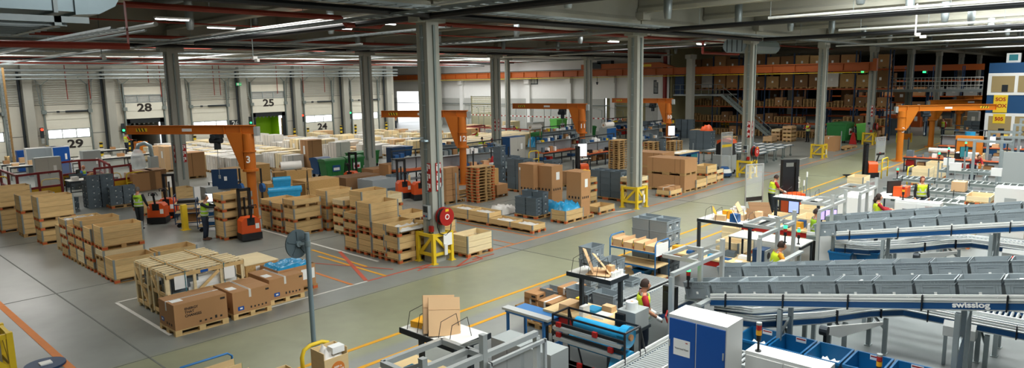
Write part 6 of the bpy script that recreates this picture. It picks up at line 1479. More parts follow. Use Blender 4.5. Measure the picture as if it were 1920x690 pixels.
# office block
t = thing('office_block', 'two storey blue and white office cabin at the right edge', 'office', (58.0, -4.0, 0)); W = 12.35
b = MB(); b.box(0, 0, 0, 6, W, 6.45); obj('blue_wall', b, 'office_blue', t) if 'office_blue' in M else None
mat('office_blue', '17466f', .5)
obj('blue_wall', b, 'office_blue', t)
for z0, z1 in ((1.25, 3.0), (4.25, 5.75)):
    b = MB(); b.box(-.05, 0, z0, 0, W-.12, z1); obj('window_band', b, 'white_paint', t)
    for k in range(8):
        y = W-.35-k*1.5; 
        b = MB(); b.box(-.08, y-1.3, z0+.2, -.052, y, z1-.2); pn = obj('window_pane', b, 'office_glass', t) if 'office_glass' in M else None
    b = MB(); b.box(-.12, W-.12, 0, .1, W+.12, 6.7); obj('corner_post', b, 'white_paint', t)
mat('office_glass', '8b7a55', .25, emit=.25)
for z0, z1 in ((1.25, 3.0), (4.25, 5.75)):
    for k in range(8):
        y = W-.35-k*1.5; b = MB(); b.box(-.08, y-1.3, z0+.2, -.052, y, z1-.2); pn = obj('window_pane', b, 'office_glass', t)
        b = MB(); b.box(-.09, y-.95, z0+.22, -.081, y-.6, z0+.7); obj('shelf_silhouette', b, 'cloth_dark', pn)
b = MB(); b.box(-.1, W-1.35, 3.05, -.05, W-.55, 4.25); b.box(-.1, W-1.3, 2.3, -.06, W-.6, 2.95); s = obj('yellow_sign', b, 'yellow', t)
text('sign_text', 'SOS', .34, (-.11, W-.95, 3.95), FX, 'red', s, bold=.01); text('sign_text', 'BOX', .34, (-.11, W-.95, 3.5), FX, 'red', s, bold=.01); text('sign_text', '505', .34, (-.11, W-.95, 2.6), FX, 'red', s, bold=.01)
for k in range(3): b = MB(); b.box(.5, W-1.8-k*1.6, 6.45, .9, W-1.0-k*1.6, 7.1); r = obj('roof_unit', b, 'white_paint', t); b = MB(); b.box(.48, W-1.65-k*1.6, 6.6, .5, W-1.15-k*1.6, 7.0); obj('grille', b, 'teal', r)
# far workstations between the right-hand cranes
for k, (px, py, L, lab) in enumerate(((1692, 322, 5.0, 'front packing bench below the right-hand cranes'), (1757, 298, 5.0, 'middle packing bench below the right-hand cranes'), (1782, 287, 4.0, 'rear packing bench below the right-hand cranes'))):
    p = at(px, py); bench(p.x, p.y, -PI/2, L, lab, seed=20+k, back=k != 0)
    q = p+Vector((.3, -1.2, 0)); lathe_roll('film_roll', 'grey film roll lying on the '+lab, (q.x+.2, q.y, 1.35), -PI/2, 1.3, .13, 'white_wrap'); monitor(p.x+.3, p.y-L*.6, .93, -.7, 'upright light panel on the '+lab, 'teal' if k == 0 else 'screen_white', w=.5, h=.6)
tote_block(*at(1697, 255).xy, 1, 3, 5, 'the grey tote wall behind the front right-hand crane', pal=False); tote_block(*at(1850, 262).xy, 1, 3, 5, 'the grey tote wall before the office cabin', pal=False)
for k, (px, py, n_, lab) in enumerate(((1740, 350, 4, 'the big pale crate beside the front packing bench'), (1765, 338, 4, 'the pale crate behind the big pale crate'), (1840, 312, 3, 'the pale crate by the blue roll'), (1618, 352, 2, 'the low crate by the red stacker'), (1800, 300, 4, 'the rear pale crate before the office cabin'), (1895, 300, 4, 'the pale crate at the right picture edge'))):
    p = at(px, py); crate(p.x, p.y, 0, n_, lab[4:], 'pine_pale', detail=1)
def stacker(px, py, rz, lab, pos=None, H=2.2):
    p = at(px, py) if pos is None else Vector(pos); t = thing('stacker_truck', lab, 'stacker', (p.x, p.y, 0), rz)
    for y in (-.3, .3): b = MB(); b.box(.3, y-.07, .05, .5, y+.07, H); obj('mast_rail', b, 'black', t)
    b = MB(); b.box(.32, -.35, H-.12, .48, .35, H); b.box(.36, -.2, .1, .44, .2, H-.3); obj('mast_middle', b, 'black', t); b = MB(); b.box(-.5, -.4, .1, .3, .4, .75); b.prism([(-.4, .75), (.4, .75), (.32, 1.0), (-.32, 1.0)], 'x', -.3, .3); obj('body', b, 'truck_orange', t)
    b = MB(); b.box(-.9, -.38, .08, -.5, .38, .2); b.box(-.55, -.41, .05, .32, .41, .2); obj('platform', b, 'black', t)
    for y in (-.22, .22): b = MB(); b.box(.5, y-.08, .08, 1.6, y+.08, .14); obj('fork', b, 'black', t)
    return t
stacker(0, 0, .9, 'stand-on stacker with a tall black mast beside the aisle', pos=(28.6, 10.45, 0), H=2.35)
text('print', 'STILL', .12, (.0, 0, 0), (0, -PI/2, PI), 'paper', bpy.data.objects['stacker_truck']).location = (.29, -.38, 1.5)
walkie(1631, 332, 2.2, 'red stacker with raised tiller near the aisle end of the conveyor hall', True)
hoop(1652, 335, 1.2, 1.1, 'yellow hoop barrier beside the red stacker'); hoop(1700, 350, 1.2, 1.0, 'yellow hoop barrier behind the red-haired person')
# orange machine & blue roll at right
p = at(1838, 318); t = thing('strapping_machine', 'orange framed strapping machine in the conveyor hall', 'machine', (p.x, p.y, 0)); b = MB(); b.box(0, 0, 0, .35, 1.4, 2.0); obj('cabinet', b, 'orange', t); b = MB(); b.box(-.03, .1, 1.7, 0, 1.3, 1.85); b.box(-.1, .3, .3, 0, .8, .75); obj('grey_unit', b, 'grey_paint', t); b = MB(); b.box(-.05, .3, 1.2, 0, 1.0, 1.35); obj('slot', b, 'black', t)
p = at(1815, 300); b = MB(); b.cyl((0, 0, 0), (0, 0, 1.9), .3, 20); o = obj('film_roll', b, 'cyan_film', loc=(p.x, p.y, 0)); tag(o, 'upright blue wrapped roll left of the orange machine', 'roll'); b = MB(); b.box(-.4, -.7, 0, .4, .4, 1.1); o = obj('waste_bin', b, 'white_paint', loc=(at(1805, 320).x, at(1805, 320).y, 0)); tag(o, 'white square bin before the upright blue roll', 'bin')
# ================================================================ conveyor hall in front
def seg_conv(name, lab, pts, W, style='belt', side='blue_rail', legs=True, rail=True, pitch=.1, cat='conveyor', legm='galv'):
    """pts: near-edge path (left to right), bed lies to the left of the travel direction (away from the camera)"""
    t = thing(name, lab, cat, (0, 0, 0)); P = [Vector(p) for p in pts]; n = len(P); off = []
    for i in range(n):
        a = (P[i]-P[max(i-1, 0)]); c = (P[min(i+1, n-1)]-P[i]); d = ((a.normalized() if a.length else Vector())+(c.normalized() if c.length else Vector())); d.z = 0; d.normalize(); k = Vector((-d.y, d.x, 0)); off.append(k)
    U = Vector((0, 0, 1))
    for i in range(n-1):
        for e, nm in ((0, 'near'), (W, 'far')):
            p, q = P[i]+off[i]*e, P[i+1]+off[i+1]*e
            b = MB(); b.bar(p-U*.055, q-U*.055, .04, .11); obj('side_beam', b, side, t)
            b = MB(); b.bar(p+U*.01, q+U*.01, .05, .02); b.bar(p-U*.12, q-U*.12, .05, .02); obj('edge_profile', b, 'alu', t)
            if rail: b = MB(); b.bar(p+U*.055, q+U*.055, .03, .04); b.bar(p+U*.11, q+U*.11, .03, .04); obj('guide_rail', b, 'guide_white', t)
        if style == 'belt':
            b = MB(); b.quad(P[i]+off[i]*.03-U*.02, P[i+1]+off[i+1]*.03-U*.02, P[i+1]+off[i+1]*(W-.03)-U*.02, P[i]+off[i]*(W-.03)-U*.02); b.quad(P[i]+off[i]*.03-U*.06, P[i]+off[i]*(W-.03)-U*.06, P[i+1]+off[i+1]*(W-.03)-U*.06, P[i+1]+off[i+1]*.03-U*.06); obj('belt', b, 'tote_dark', t)
        else:
            L = (P[i+1]-P[i]).length; m = int(L/pitch); b = MB()
            for j in range(m):
                f = (j+.5)/m; p = P[i].lerp(P[i+1], f)+off[i].lerp(off[i+1], f)*.03; q = P[i].lerp(P[i+1], f)+off[i].lerp(off[i+1], f)*(W-.03); b.cyl(p-U*.025, q-U*.025, .03, 8)
            obj('rollers', b, 'alu', t)['kind'] = 'stuff'
        L = (P[i+1]-P[i]).length; m = max(1, int(L/1.1))
        for j in range(m):
            f = (j+.3)/m; p = P[i].lerp(P[i+1], f)
            b = MB(); d = (P[i+1]-P[i]).normalized(); b.bar(p-off[i]*.03+U*.13, p-off[i]*.03-U*.14, .07, .02, up=d); obj('bracket', b, 'black', t)
        if legs:
            m = max(1, int(L/2.2))
            for j in range(m):
                f = (j+.5)/m
                for e in (.0, W):
                    p = P[i].lerp(P[i+1], f)+off[i]*e
                    b = MB(); b.box(p.x-.04, p.y-.04, 0, p.x+.04, p.y+.04, p.z-.18); b.box(p.x-.08, p.y-.06, 0, p.x+.08, p.y+.06, .015); obj('leg', b, legm, t)
                p = P[i].lerp(P[i+1], f); q = p+off[i]*W; b = MB(); b.bar((p.x, p.y, p.z*.55), (q.x, q.y, p.z*.55+.25), .04, .04); obj('cross_brace', b, legm, t)
    return t
# tote lanes
def lane(X, yl, zl, slope, ye, lab, railX=None, paper=True):
    zf = lambda y: zl+(yl-y)*slope
    seg_conv('tote_conveyor', 'rising blue sided conveyor carrying '+lab, [(X-.06, yl-.6, zf(yl-.6)-.35), (X-.06, ye-.2, zf(ye-.2)-.35)], .56, 'belt')
    a = math.atan(slope); y = yl; k = 0; key = ('lt',)
    R = random.Random(int(X*7))
    while y-.6 > ye-.7:
        pr_ = tote_proto(.6, .44, .36, 'tote_grey')
        r = dup(pr_, (X, y, zf(y)-.35), -PI/2, 'grey open tote with white slips, %s from the left of %s' % (NTH[min(k, 15)], lab), 'totes riding on '+lab)
        r.rotation_euler = (0, -a, -PI/2)
        for j in range(2):
            u, v = R.uniform(.1, .45), R.uniform(.08, .3); b = MB(); w = R.uniform(.06, .14); b.prism([(0, 0), (w, .02), (w*.9, .09), (.01, .07)], 'y', 0, .05)
            o = obj('paper_slip', b, 'paper', r, (u, v, .2), R.uniform(0, 3))
        y -= .615; k += 1
lane(12.8, 6.86, 1.52, .2, .7, 'the nearest tote lane')
lane(14.6, 6.98, 1.45, .196, .9, 'the second tote lane')
lane(20.1, 6.7, 1.57, .199, 1.5, 'the third tote lane')
lane(22.0, 7.0, 1.46, .197, 1.6, 'the farthest tote lane')
text('logo', 'swisslog', .125, (12.8-.06-.026, 1.78, 2.15), (PI/2, -.198, -PI/2), 'paper', [o for o in bpy.data.objects if o.name.startswith('tote_conveyor')][0], bold=.004, sx=1.25)
# lower return conveyors
for dx, wz, nm in ((0, .93, 'near'), (7.55, .93, 'far')):
    seg_conv('return_conveyor', 'low blue conveyor bending under the %s tote lanes' % nm, [(12.75+dx, 6.2, wz), (13.1+dx, 5.4, wz-.02), (14.1+dx, 4.5, wz), (15.1+dx, 3.85, wz+.02), (15.62+dx, 3.35, wz+.02), (15.68+dx, .4 if not dx else 1.2, wz-.02)], .5, 'belt')
    seg_conv('return_conveyor', 'short grey belt joining the low conveyor under the %s tote lanes' % nm, [(13.6+dx, 7.3, wz+.05), (14.0+dx, 5.7, wz+.03)], .45, 'belt', 'conduit')
    seg_conv('roller_conveyor', 'roller conveyor branching behind the low conveyor of the %s lanes' % nm, [(16.6+dx, 5.6, .85), (16.7+dx, .6, .85)], .6, 'roller', 'blue_rail', rail=False)
    t = thing('drive_unit', 'grey control box with a red display under the %s tote lanes' % nm, 'control box', (15.5+dx, 2.6, .62)); b = MB(); b.prism([(0, 0), (.3, 0), (.3, .3), (.08, .3), (0, .2)], 'y', -.55, 0); obj('housing', b, 'machine_white', t); b = MB(); b.box(-.006, -.3, .06, 0, -.2, .15); obj('display', b, 'ink', t); b = MB(); b.box(-.009, -.27, .08, -.006, -.23, .13); obj('lit_digit', b, 'led_red', t)
    for y in (-.5, -.05): b = MB(); b.box(.02, y-.03, -.62, .08, y+.03, 0); obj('leg', b, 'galv', t)
    t = thing('drive_unit', 'slanted grey motor cover below the low conveyor of the %s lanes' % nm, 'motor cover', (14.0+dx, 4.35, .55)); b = MB(); b.prism([(0, .1), (.3, .0), (1.3, .18), (1.3, .24), (0, .26)], 'y', -.02, .02); b.xf(Matrix.Rotation(-.62, 4, 'Z')); obj('cover', b, 'machine_white', t); b = MB(); b.cyl((-.05, -.05, .18), (-.05, .1, .18), .1, 12); b.box(-.08, -.03, -.55, -.02, .03, .1); obj('motor', b, 'dark_metal', t)
# roller beds at the near packing desk
seg_conv('roller_conveyor', 'roller bed with blue side between worker and black scanner', [(12.5, 7.3, .8), (14.6, 7.3, .8)][::1], 1.0, 'roller', 'blue_rail', rail=False)
seg_conv('roller_conveyor', 'roller bed behind the first bed, towards the tote block', [(12.9, 8.45, .8), (15.0, 8.45, .8)], .9, 'roller', 'black', rail=False)
seg_conv('roller_conveyor', 'roller conveyor beside the blue film, left of the blue doored cabinet', [(8.6, 5.75, .75), (12.3, 5.75, .75)], .7, 'roller', 'blue_rail', rail=True, pitch=.085)
seg_conv('roller_conveyor', 'roller conveyor passing behind the blue doored cabinet and open bins', [(11.35, 5.6, .7), (11.35, 1.2, .7)], .6, 'roller', 'galv', rail=False)
# aluminium frames
def alu(mb, p, q, w=.08): return mb.bar(p, q, w, w)
def frame(x1, x2, leg, lab, z=2.0, top=2.3, y=6.58, arm=.88, foot=0):
    t = thing('profile_portal', lab, 'portal', (0, 0, 0))
    for x in (x1, x2): b = MB(); alu(b, (x, y, 0), (x, y, top), .085); b.box(x-.045, y-.045, top, x+.045, y+.045, top+.02); obj('post', b, 'alu', t)
    if leg is not None: b = MB(); alu(b, (leg, y, 0), (leg, y, z-.04), .085); obj('post', b, 'alu', t)
    a = min([v for v in (x1, x2, leg) if v is not None]); c = max([v for v in (x1, x2, leg) if v is not None])
    b = MB(); alu(b, (a, y, z), (c, y, z)); obj('beam', b, 'alu', t)
    b = MB(); alu(b, (x1, y, z), (x1, y+arm, z)); alu(b, (x2, y, z), (x2, y+arm, z)); alu(b, (x1, y+arm, z), (x2, y+arm, z)); alu(b, (x1, y+.3, z), (x2, y+.3, z)); obj('overhead_frame', b, 'alu', t)
    for x in (x1, x2): b = MB(); b.bar((x, y, top-.06), (x, y+.5, z), .05, .05); obj('brace', b, 'alu', t)
    return t
frame(5.35, 6.45, 7.6, 'nearest aluminium profile frame, cut by the lower picture edge')
frame(12.9, 13.9, 11.7, 'aluminium profile frame above the black scanner at the nearest tote lane')
frame(17.0, 18.1, 15.9, 'aluminium profile frame behind the second tote lane')
frame(21.1, 22.3, 20.0, 'aluminium profile frame at the head of the third tote lane'); frame(24.6, 25.6, 23.8, 'farthest aluminium profile frame beside the seated machine worker')
for x, nm in ((12.9, 'nearest'), (17.05, 'middle'), (20.9, 'far')):
    t = thing('chute_bar', 'flat aluminium bar sloping off the %s frame' % nm, 'bar', (x-.6, 6.3, 1.25)); b = MB(); b.box(0, -.06, 0, 1.5, .06, .05); obj('bar', b, 'alu', t); b = MB(); b.box(.1, -.04, -1.25, .18, .04, 0); b.box(1.3, -.04, -1.25, 1.38, .04, 0); obj('leg', b, 'galv', t)
b = MB(); b.box(0, -.012, 0, .02, .012, 0)
# signal towers
def tower(x, y, z, lab, cols=('led_red', 'paint_yellow'), h=.18):
    t = thing('signal_tower', lab, 'signal tower', (x, y, z)); b = MB(); b.cyl((0, 0, 0), (0, 0, .02), .05, 12); b.cyl((0, 0, .02), (0, 0, h), .02, 8); b.cyl((0, 0, h), (0, 0, h+.1), .04, 12); obj('stem', b, 'black', t)
    for k, m in enumerate(cols): b = MB(); b.cyl((0, 0, h+.1+k*.09), (0, 0, h+.18+k*.09), .045, 14); obj('lens', b, m, t)
    b = MB(); b.cyl((0, 0, h+.1+len(cols)*.09-.01), (0, 0, h+.13+len(cols)*.09), .045, 14); obj('cap', b, 'grey_paint', t); return t
tower(10.5, 4.3, 1.4, 'signal tower with amber and red lenses on the white cabinet by the blue bins', ('paint_yellow', 'red'))
tower(12.13, 2.9, .48, 'signal tower standing between the open blue bins at the bottom', ('paint_yellow', 'red'), .42)
tower(12.7, 6.75, 1.45, 'green lit signal tower on the frame above the nearest tote lane', ('red', 'led_green')); tower(19.8, 7.05, 1.0, 'green lit signal tower by the violet screens', ('red', 'led_green')); tower(16.9, 6.35, 1.7, 'green lit signal tower above the orange sleeved worker', ('red', 'led_green'))
for k, (px, py, z) in enumerate(((1761, 292, 2.0), (1779, 283, 2.2), (1811, 272, 2.2), (1683, 322, 1.6))):
    p = at(px, py, z); tower(p.x, p.y, z-.3, 'small green lit signal, %s counted from the left in the far conveyor hall' % ('third', 'fourth', 'second', 'first')[(k+1) % 4], ('red', 'led_green')); b = MB(); b.box(p.x-.03, p.y-.03, 0, p.x+.03, p.y+.03, z-.3); o = obj('signal_post', b, 'galv'); tag(o, 'grey post carrying the small green signal, %s of four in the far hall' % NTH[k], 'post')
# blue doored cabinet and white cabinets
def big_cabinet(x, y, z, w, d, h, lab, door='blue_cabinet', body='machine_white', split=True, sheet=None):
    t = thing('cabinet', lab, 'cabinet', (x, y, z)); b = MB(); b.box(.02, 0, 0, d, w, h); obj('carcass', b, body, t)
    for k in range(2):
        b = MB(); b.box(0, .02+k*(w/2-.0), .05, .02, w/2-.004+k*(w/2-.02), h-.06); dd = obj('door', b, door, t)
        b = MB(); b.box(-.02, (w-.05 if k else .03), h*.72, .0, (w-.03 if k else .05), h*.78); obj('hinge', b, 'alu', dd)
    return t
t = big_cabinet(9.78, 4.52, 0, 1.03, .6, 1.95, 'tall white cabinet with blue doors and a paper sign')
b = MB(); b.box(-.006, .62, 1.28, 0, .92, 1.56); s = obj('paper_sign', b, 'paper', t); text('sign_text', 'Voorraad Kast', .042, (-.008, .77, 1.4), FX, 'ink', s, ext=.001); b = MB(); b.box(-.008, .66, 1.51, -.006, .7, 1.525); obj('logo_mark', b, 'red', s)
t = big_cabinet(10.38, 3.2, 0, 1.27, .42, 1.4, 'white machine cabinet at the bottom edge right of the blue doors', 'machine_white'); b = MB(); b.box(-.01, .85, 1.0, 0, 1.02, 1.12); obj('display', b, 'ink', t); text('logo', 'swisslog', .08, (-.006, .25, 1.2), FX, 'pipe_red', t, ext=.001)
t = big_cabinet(25.9, 4.7, 0, 1.35, .5, 1.55, 'white machine cabinet with a black display behind the farthest tote lane', 'machine_white'); b = MB(); b.box(-.01, .95, 1.1, 0, 1.1, 1.28); obj('display', b, 'ink', t); b = MB(); b.cyl((-.02, 1.05, .9), (0, 1.05, .9), .04, 12); obj('switch', b, 'yellow', t); tower(26.1, 5.85, 1.55, 'amber and red signal tower on the far white machine cabinet', ('paint_yellow', 'red')); text('logo', 'swisslog', .08, (-.006, .3, 1.42), FX, 'pipe_red', t, ext=.001)
t = thing('extinguisher', 'red fire extinguisher beside the far white machine cabinet', 'extinguisher', (25.7, 4.5, 0)); b = MB(); b.lathe([(.08, 0), (.09, .1), (.09, .5), (.05, .6), (.03, .65)], 12); obj('cylinder', b, 'red', t); b = MB(); b.box(-.03, -.06, .65, .03, .06, .72); b.tube([(0, .05, .68), (0, .13, .5), (0, .13, .2)], .012, 6); obj('valve', b, 'black', t)
for k, (x, y, dx, dy, h, lab) in enumerate(((8.3, 7.56, .5, .7, 1.3, 'grey steel machine housing at the bottom centre'), (8.35, 6.92, .48, .6, 1.3, 'smaller grey steel machine housing right of the other one'), (9.15, 5.75-.7, .5, .65, .62, 'white topped housing at the bottom edge before the roller conveyor'))):
    t = thing('machine_housing', lab, 'machine', (x, y, 0)); b = MB(); b.box(0, 0, .1, dx, dy, h); obj('housing', b, 'grey_paint' if k < 2 else 'machine_white', t); b = MB(); b.box(.03, .03, 0, dx-.03, dy-.03, .1); obj('plinth', b, 'dark_metal', t); b = MB(); b.box(-.004, dy*.45, .2, 0, dy*.46, h-.1); obj('panel_seam', b, 'dark_metal', t)
clear_screen(0, 0, 1.2, 1.45, 0, 'clear guard panel hung in the nearest aluminium frame', 'alu', pos=(6.5, 6.5, 0), z=.45)
# open blue bins
def blue_bin(x, y, z, lab, w=.82, d=.6, h=.34, paper=True, fill=None):
    t = thing('open_bin', lab, 'bin', (x, y, z)); b = MB(); tk = .02
    i = .05; o0, o1 = (i, i, w-i, d-i), (0, 0, w, d)
    ring = lambda a, zz: [(a[0], a[1], zz), (a[2], a[1], zz), (a[2], a[3], zz), (a[0], a[3], zz)]
    sh = lambda a, s: (a[0]+s, a[1]+s, a[2]-s, a[3]-s); vs = ring(o0, 0)+ring(o1, h)+ring(sh(o1, .022), h)+ring(sh(o0, .015), .015); fs = [(0, 3, 2, 1)]
    for r in range(3):
        for k in range(4): fs.append((r*4+k, r*4+(k+1) % 4, r*4+4+(k+1) % 4, r*4+4+k))
    fs.append((12, 13, 14, 15)); b.add(vs, fs); b.box(-.012, -.012, h-.05, w+.012, 0, h); b.box(-.012, 0, h-.05, 0, d, h); b.box(w, 0, h-.05, w+.012, d, h); b.box(0, d, h-.05, w, d+.012, h); obj('bin_body', b, 'bin_blue', t)
    if paper:
        b = MB(); b.box(w-.035, d*.3, h*.3, w-.03, d*.62, h*.98); q = obj('paper_sheet', b, 'paper', t); b = MB(); b.box(w-.038, d*.32, h*.86, w-.035, d*.6, h*.93); obj('red_heading', b, 'red', q); b = MB(); b.box(w-.038, d*.36, h*.6, w-.035, d*.52, h*.63); obj('print_line', b, 'ink', q)
    if fill: lump('packing_bags', 'packing bags in the '+lab.split(' along')[0], 'bags', x+.08, y+.08, x+w-.12, y+d-.1, z+.03, .16, fill, n=8)
    return t
for k in range(7): blue_bin(12.2, 4.87-k*.66, .5, 'open blue bin, %s from the blue doored cabinet along the bottom' % NTH[k], paper=k != 2, fill=('white_wrap', None, 'white_wrap', None, 'film_clear', None, None)[k])
for k in range(7): 
    b = MB()
t = thing('bin_stand', 'steel stand below the row of open blue bins', 'stand', (12.2, .8, 0)); b = MB(); b.box(0, 0, .4, .8, 4.7, .48); obj('table_plate', b, 'conduit', t)
for y in (.1, 1.6, 3.1, 4.6):
    for x in (.05, .75): b = MB(); b.box(x-.03, y-.03, 0, x+.03, y+.03, .4); obj('leg', b, 'galv', t)
for k in range(2): p = at((1580, 1632)[k], 480, .75); blue_bin(p.x, p.y-.2, .5, 'open blue bin under the third tote lane, %s one' % ('left', 'right')[k])
for k, (x, y) in enumerate(((12.3, 6.35), (16.2, 6.6))): blue_bin(x-.1, y-.3, .55, 'deep blue bin beside the frame post, %s one' % ('near', 'far')[k], .4, .3, .55, paper=False)
# scanners, monitors, electronics at frame
t = thing('scanner_unit', 'black scanner unit on the aluminium frame at the nearest lane', 'scanner', (12.35, 6.85, .9)); b = MB(); b.box(0, 0, 0, .12, .3, .62); b.box(-.06, .05, .1, 0, .25, .5); b.box(.02, .1, -.9, .08, .16, 0); obj('housing', b, 'black', t); b = MB(); b.tube([(0, .1, 0), (.1, -.1, -.1), (.3, -.2, .0), (.5, -.1, -.05)], .015, 6); obj('cable', b, 'black', t); b = MB(); b.tube([(-.3, 0, -.05), (-.35, .02, .1), (-.25, .04, .18), (-.15, .02, .05)], .02, 8); obj('red_hose', b, 'red', t)
# near packing desk
def pack_desk(x, y, L, lab, shelf=1.9, W=.95, seed=1, sh=(-.1, .6)):
    t = thing('packing_desk', lab, 'desk', (x, y, 0)); R = random.Random(seed); SW = sh[2] if len(sh) > 2 else .75
    b = MB(); b.box(0, 0, .9, W, L, .95); obj('desk_top', b, 'plywood', t); b = MB(); b.box(.03, .03, .74, W-.03, L-.03, .9); obj('drawer_box', b, 'red', t)
    for xx in (.05, W-.05):
        for yy in (.06, L-.06): b = MB(); b.box(xx-.03, yy-.03, 0, xx+.03, yy+.03, .74); obj('leg', b, 'dark_metal', t)
    for yy in (.04, L*.58): b = MB(); b.box(W*.4, yy-.04, .95, W*.4+.07, yy+.04, shelf-.06); obj('shelf_post', b, 'dark_metal', t)
    b = MB(); b.box(sh[0], .0, shelf-.03, sh[0]+SW, L*.62, shelf); obj('upper_shelf', b, 'desk_top', t); b = MB(); b.box(sh[0]-.02, -.02, shelf-.08, sh[0]+SW+.02, 0, shelf+.01); b.box(sh[0]-.02, 0, shelf-.08, sh[0], L*.62, shelf+.01); obj('shelf_edge', b, 'dark_metal', t)
    for k in range(5): b = MB(); yy = .15+k*L*.12; b.tube([(sh[0]+.03, yy, shelf), (sh[0]+.1, yy, shelf+.28), (sh[0]+.42, yy, shelf+.33), (sh[0]+.5, yy, shelf)], .006, 5); obj('wire_divider', b, 'black', t)
    return t
pack_desk(10.85, 7.45, 1.75, 'near packing desk with a red drawer and wire shelf, worker behind it', seed=1, sh=(0, .6, .62)); pack_desk(6.5, 7.3, 2.1, 'packing desk at bottom centre with brown folded cartons on its shelf', seed=2, sh=(.05, .6)); pack_desk(16.9, 7.4, 2.6, 'packing desk behind the second tote lane under a wire shelf', seed=3, sh=(.5, 1, 1.7)); pack_desk(21.8, 7.3, 2.4, 'far packing desk with a black bag on its shelf', seed=4, sh=(.3, 1))
def sheet(name, lab, cat, c, size, rot, m, th=.012, group=None):
    b = MB(); b.cb((0, 0, 0), (size[0], size[1], th)); b.cb((0, size[1]*.18, th*.6), (size[0], .006, .004), None); o = obj(name, b, m, loc=c); o.rotation_euler = rot; return tag(o, lab, cat, group)
# cartons leaning on the bottom centre shelf
sheet('folded_carton', 'big folded carton leaning in front on the bottom centre shelf', 'carton', (6.85, 7.85, 2.18), (.52, .6, .02), (1.2, .12, -.45), 'carton_pale', .02); sheet('folded_carton', 'folded carton leaning behind the big one on the bottom centre shelf', 'carton', (6.85, 7.98, 2.19), (.52, .6, .02), (1.2, .12, -.45), 'carton_pale', .03)
b = MB(); b.box(0, 0, 0, .4, .35, .1); o = obj('envelope_stack', b, 'paint_yellow', loc=(6.75, 8.15, 1.905), rz=.2); tag(o, 'stack of yellow envelopes on the bottom centre shelf', 'envelopes'); b = MB(); b.box(0, 0, 0, .22, .16, .12); o = obj('small_box', b, 'white_wrap', loc=(6.65, 7.95, 1.905), rz=.3); tag(o, 'small white box beside the yellow envelopes', 'box')
# on the near shelf
sheet('folded_carton', 'large open carton sheet standing on the near wire shelf', 'carton', (11.1, 8.15, 2.14), (.5, .55, .01), (1.15, .3, .5), 'carton_pale'); sheet('folded_carton', 'long carton flap leaning right on the near wire shelf', 'carton', (11.2, 7.9, 2.1), (.25, .55, .01), (.8, .3, .4), 'carton_pale'); sheet('folded_carton', 'flat carton lying on the near wire shelf', 'carton', (11.2, 7.9, 1.93), (.6, .5, .01), (0, 0, .3), 'carton_pale')
carton(11.28, 7.72, 1.9, .14, .14, .16, 'small square carton on the near wire shelf', 'carton_pale', tape=False)
for k in range(3): lathe = MB(); lathe.cyl((0, 0, 0), (0, 0, .1), .055, 16); lathe.cyl((0, 0, .1), (0, 0, .101), .02, 10, m='carton'); o = obj('tape_roll', lathe, 'paper', loc=(11.38-.13*k, 7.56, 1.9)); tag(o, 'white tape roll on the near wire shelf, %s from the carton' % NTH[k], 'tape roll', 'tape rolls on the near shelf')
t = thing('label_printer', 'grey label printer with a white roll on top at the near packing desk', 'printer', (10.98, 6.95, .95)); b = MB(); b.box(0, 0, 0, .5, .42, .36); obj('housing', b, 'grey_paint', t); b = MB(); b.box(-.08, .22, .05, 0, .42, .3); obj('front_unit', b, 'black', t); b = MB(); b.box(-.06, -.02, -.06, .55, .45, 0); obj('stand', b, 'dark_metal', t); b = MB(); b.box(.2, .2, -.95, .26, .26, -.06); obj('stand_leg', b, 'dark_metal', t)
t = thing('label_roll', 'white label roll on top of the grey label printer', 'roll', (11.2, 7.17, 1.31)); b = MB(); b.cyl((0, 0, 0), (0, 0, .15), .12, 24); obj('paper_wound', b, 'paper', t); b = MB(); b.cyl((0, 0, .15), (0, 0, .152), .035, 14); obj('core', b, 'carton', t)
for k, (x, y, w, d, h, m, nm) in enumerate(((10.95, 8.6, .5, .25, .16, 'carton_pale', 'brown carton tray'), (10.95, 8.2, .25, .1, .22, 'paper', 'white paper holder'), (11.3, 8.15, .35, .3, .05, 'cyan_film', 'blue plastic bag'), (11.1, 7.8, .4, .3, .03, 'paper', 'paper pile'), (11.0, 7.4, .25, .5, .05, 'carton_pale', 'long flat carton'), (11.5, 8.7, .18, .12, .16, 'yellow', 'yellow bottle pack'), (11.55, 7.9, .2, .25, .12, 'carton_pale', 'small open carton'), (11.35, 8.45, .12, .12, .3, 'black', 'black hand scanner on its stand'))):
    b = MB(); b.prism([(0, 0), (w, 0), (w*.95, h), (w*.05, h)], 'y', 0, d); o = obj('desk_item', b, m, loc=(x, y, .951)); tag(o, nm+' lying on the near packing desk', 'desk item')
def clutter(x0, y0, x1, y1, z, n, lab, seed):
    R = random.Random(seed); nx = max(1, int((x1-x0)/.36)); ny = max(1, int((y1-y0)/.36)); cells = [(i, j) for i in range(nx) for j in range(ny)]; R.shuffle(cells)
    for k, (i, j) in enumerate(cells[:n]):
        w, d, h = R.uniform(.15, .3), R.uniform(.12, .3), R.choice((.02, .04, .08, .15, .22)); m, nm = R.choice([('paper', 'white papers'), ('cyan_film', 'blue plastic bag'), ('carton_pale', 'small brown carton'), ('paint_yellow', 'yellow envelope pack'), ('black', 'black tool'), ('white_wrap', 'white pack'), ('tote_dark', 'grey box'), ('blue_paint', 'blue box')])
        b = MB(); b.prism([(0, 0), (w, 0), (w*.94, h), (w*.05, h)], 'y', 0, d); o = obj('desk_item', b, m, loc=(x0+i*.36+.03, y0+j*.36+.03, z), rz=R.uniform(-.15, .2)); tag(o, '%s, %s of the things on the %s' % (nm, NTH[min(k, 15)], lab), 'desk item', 'things on the '+lab)
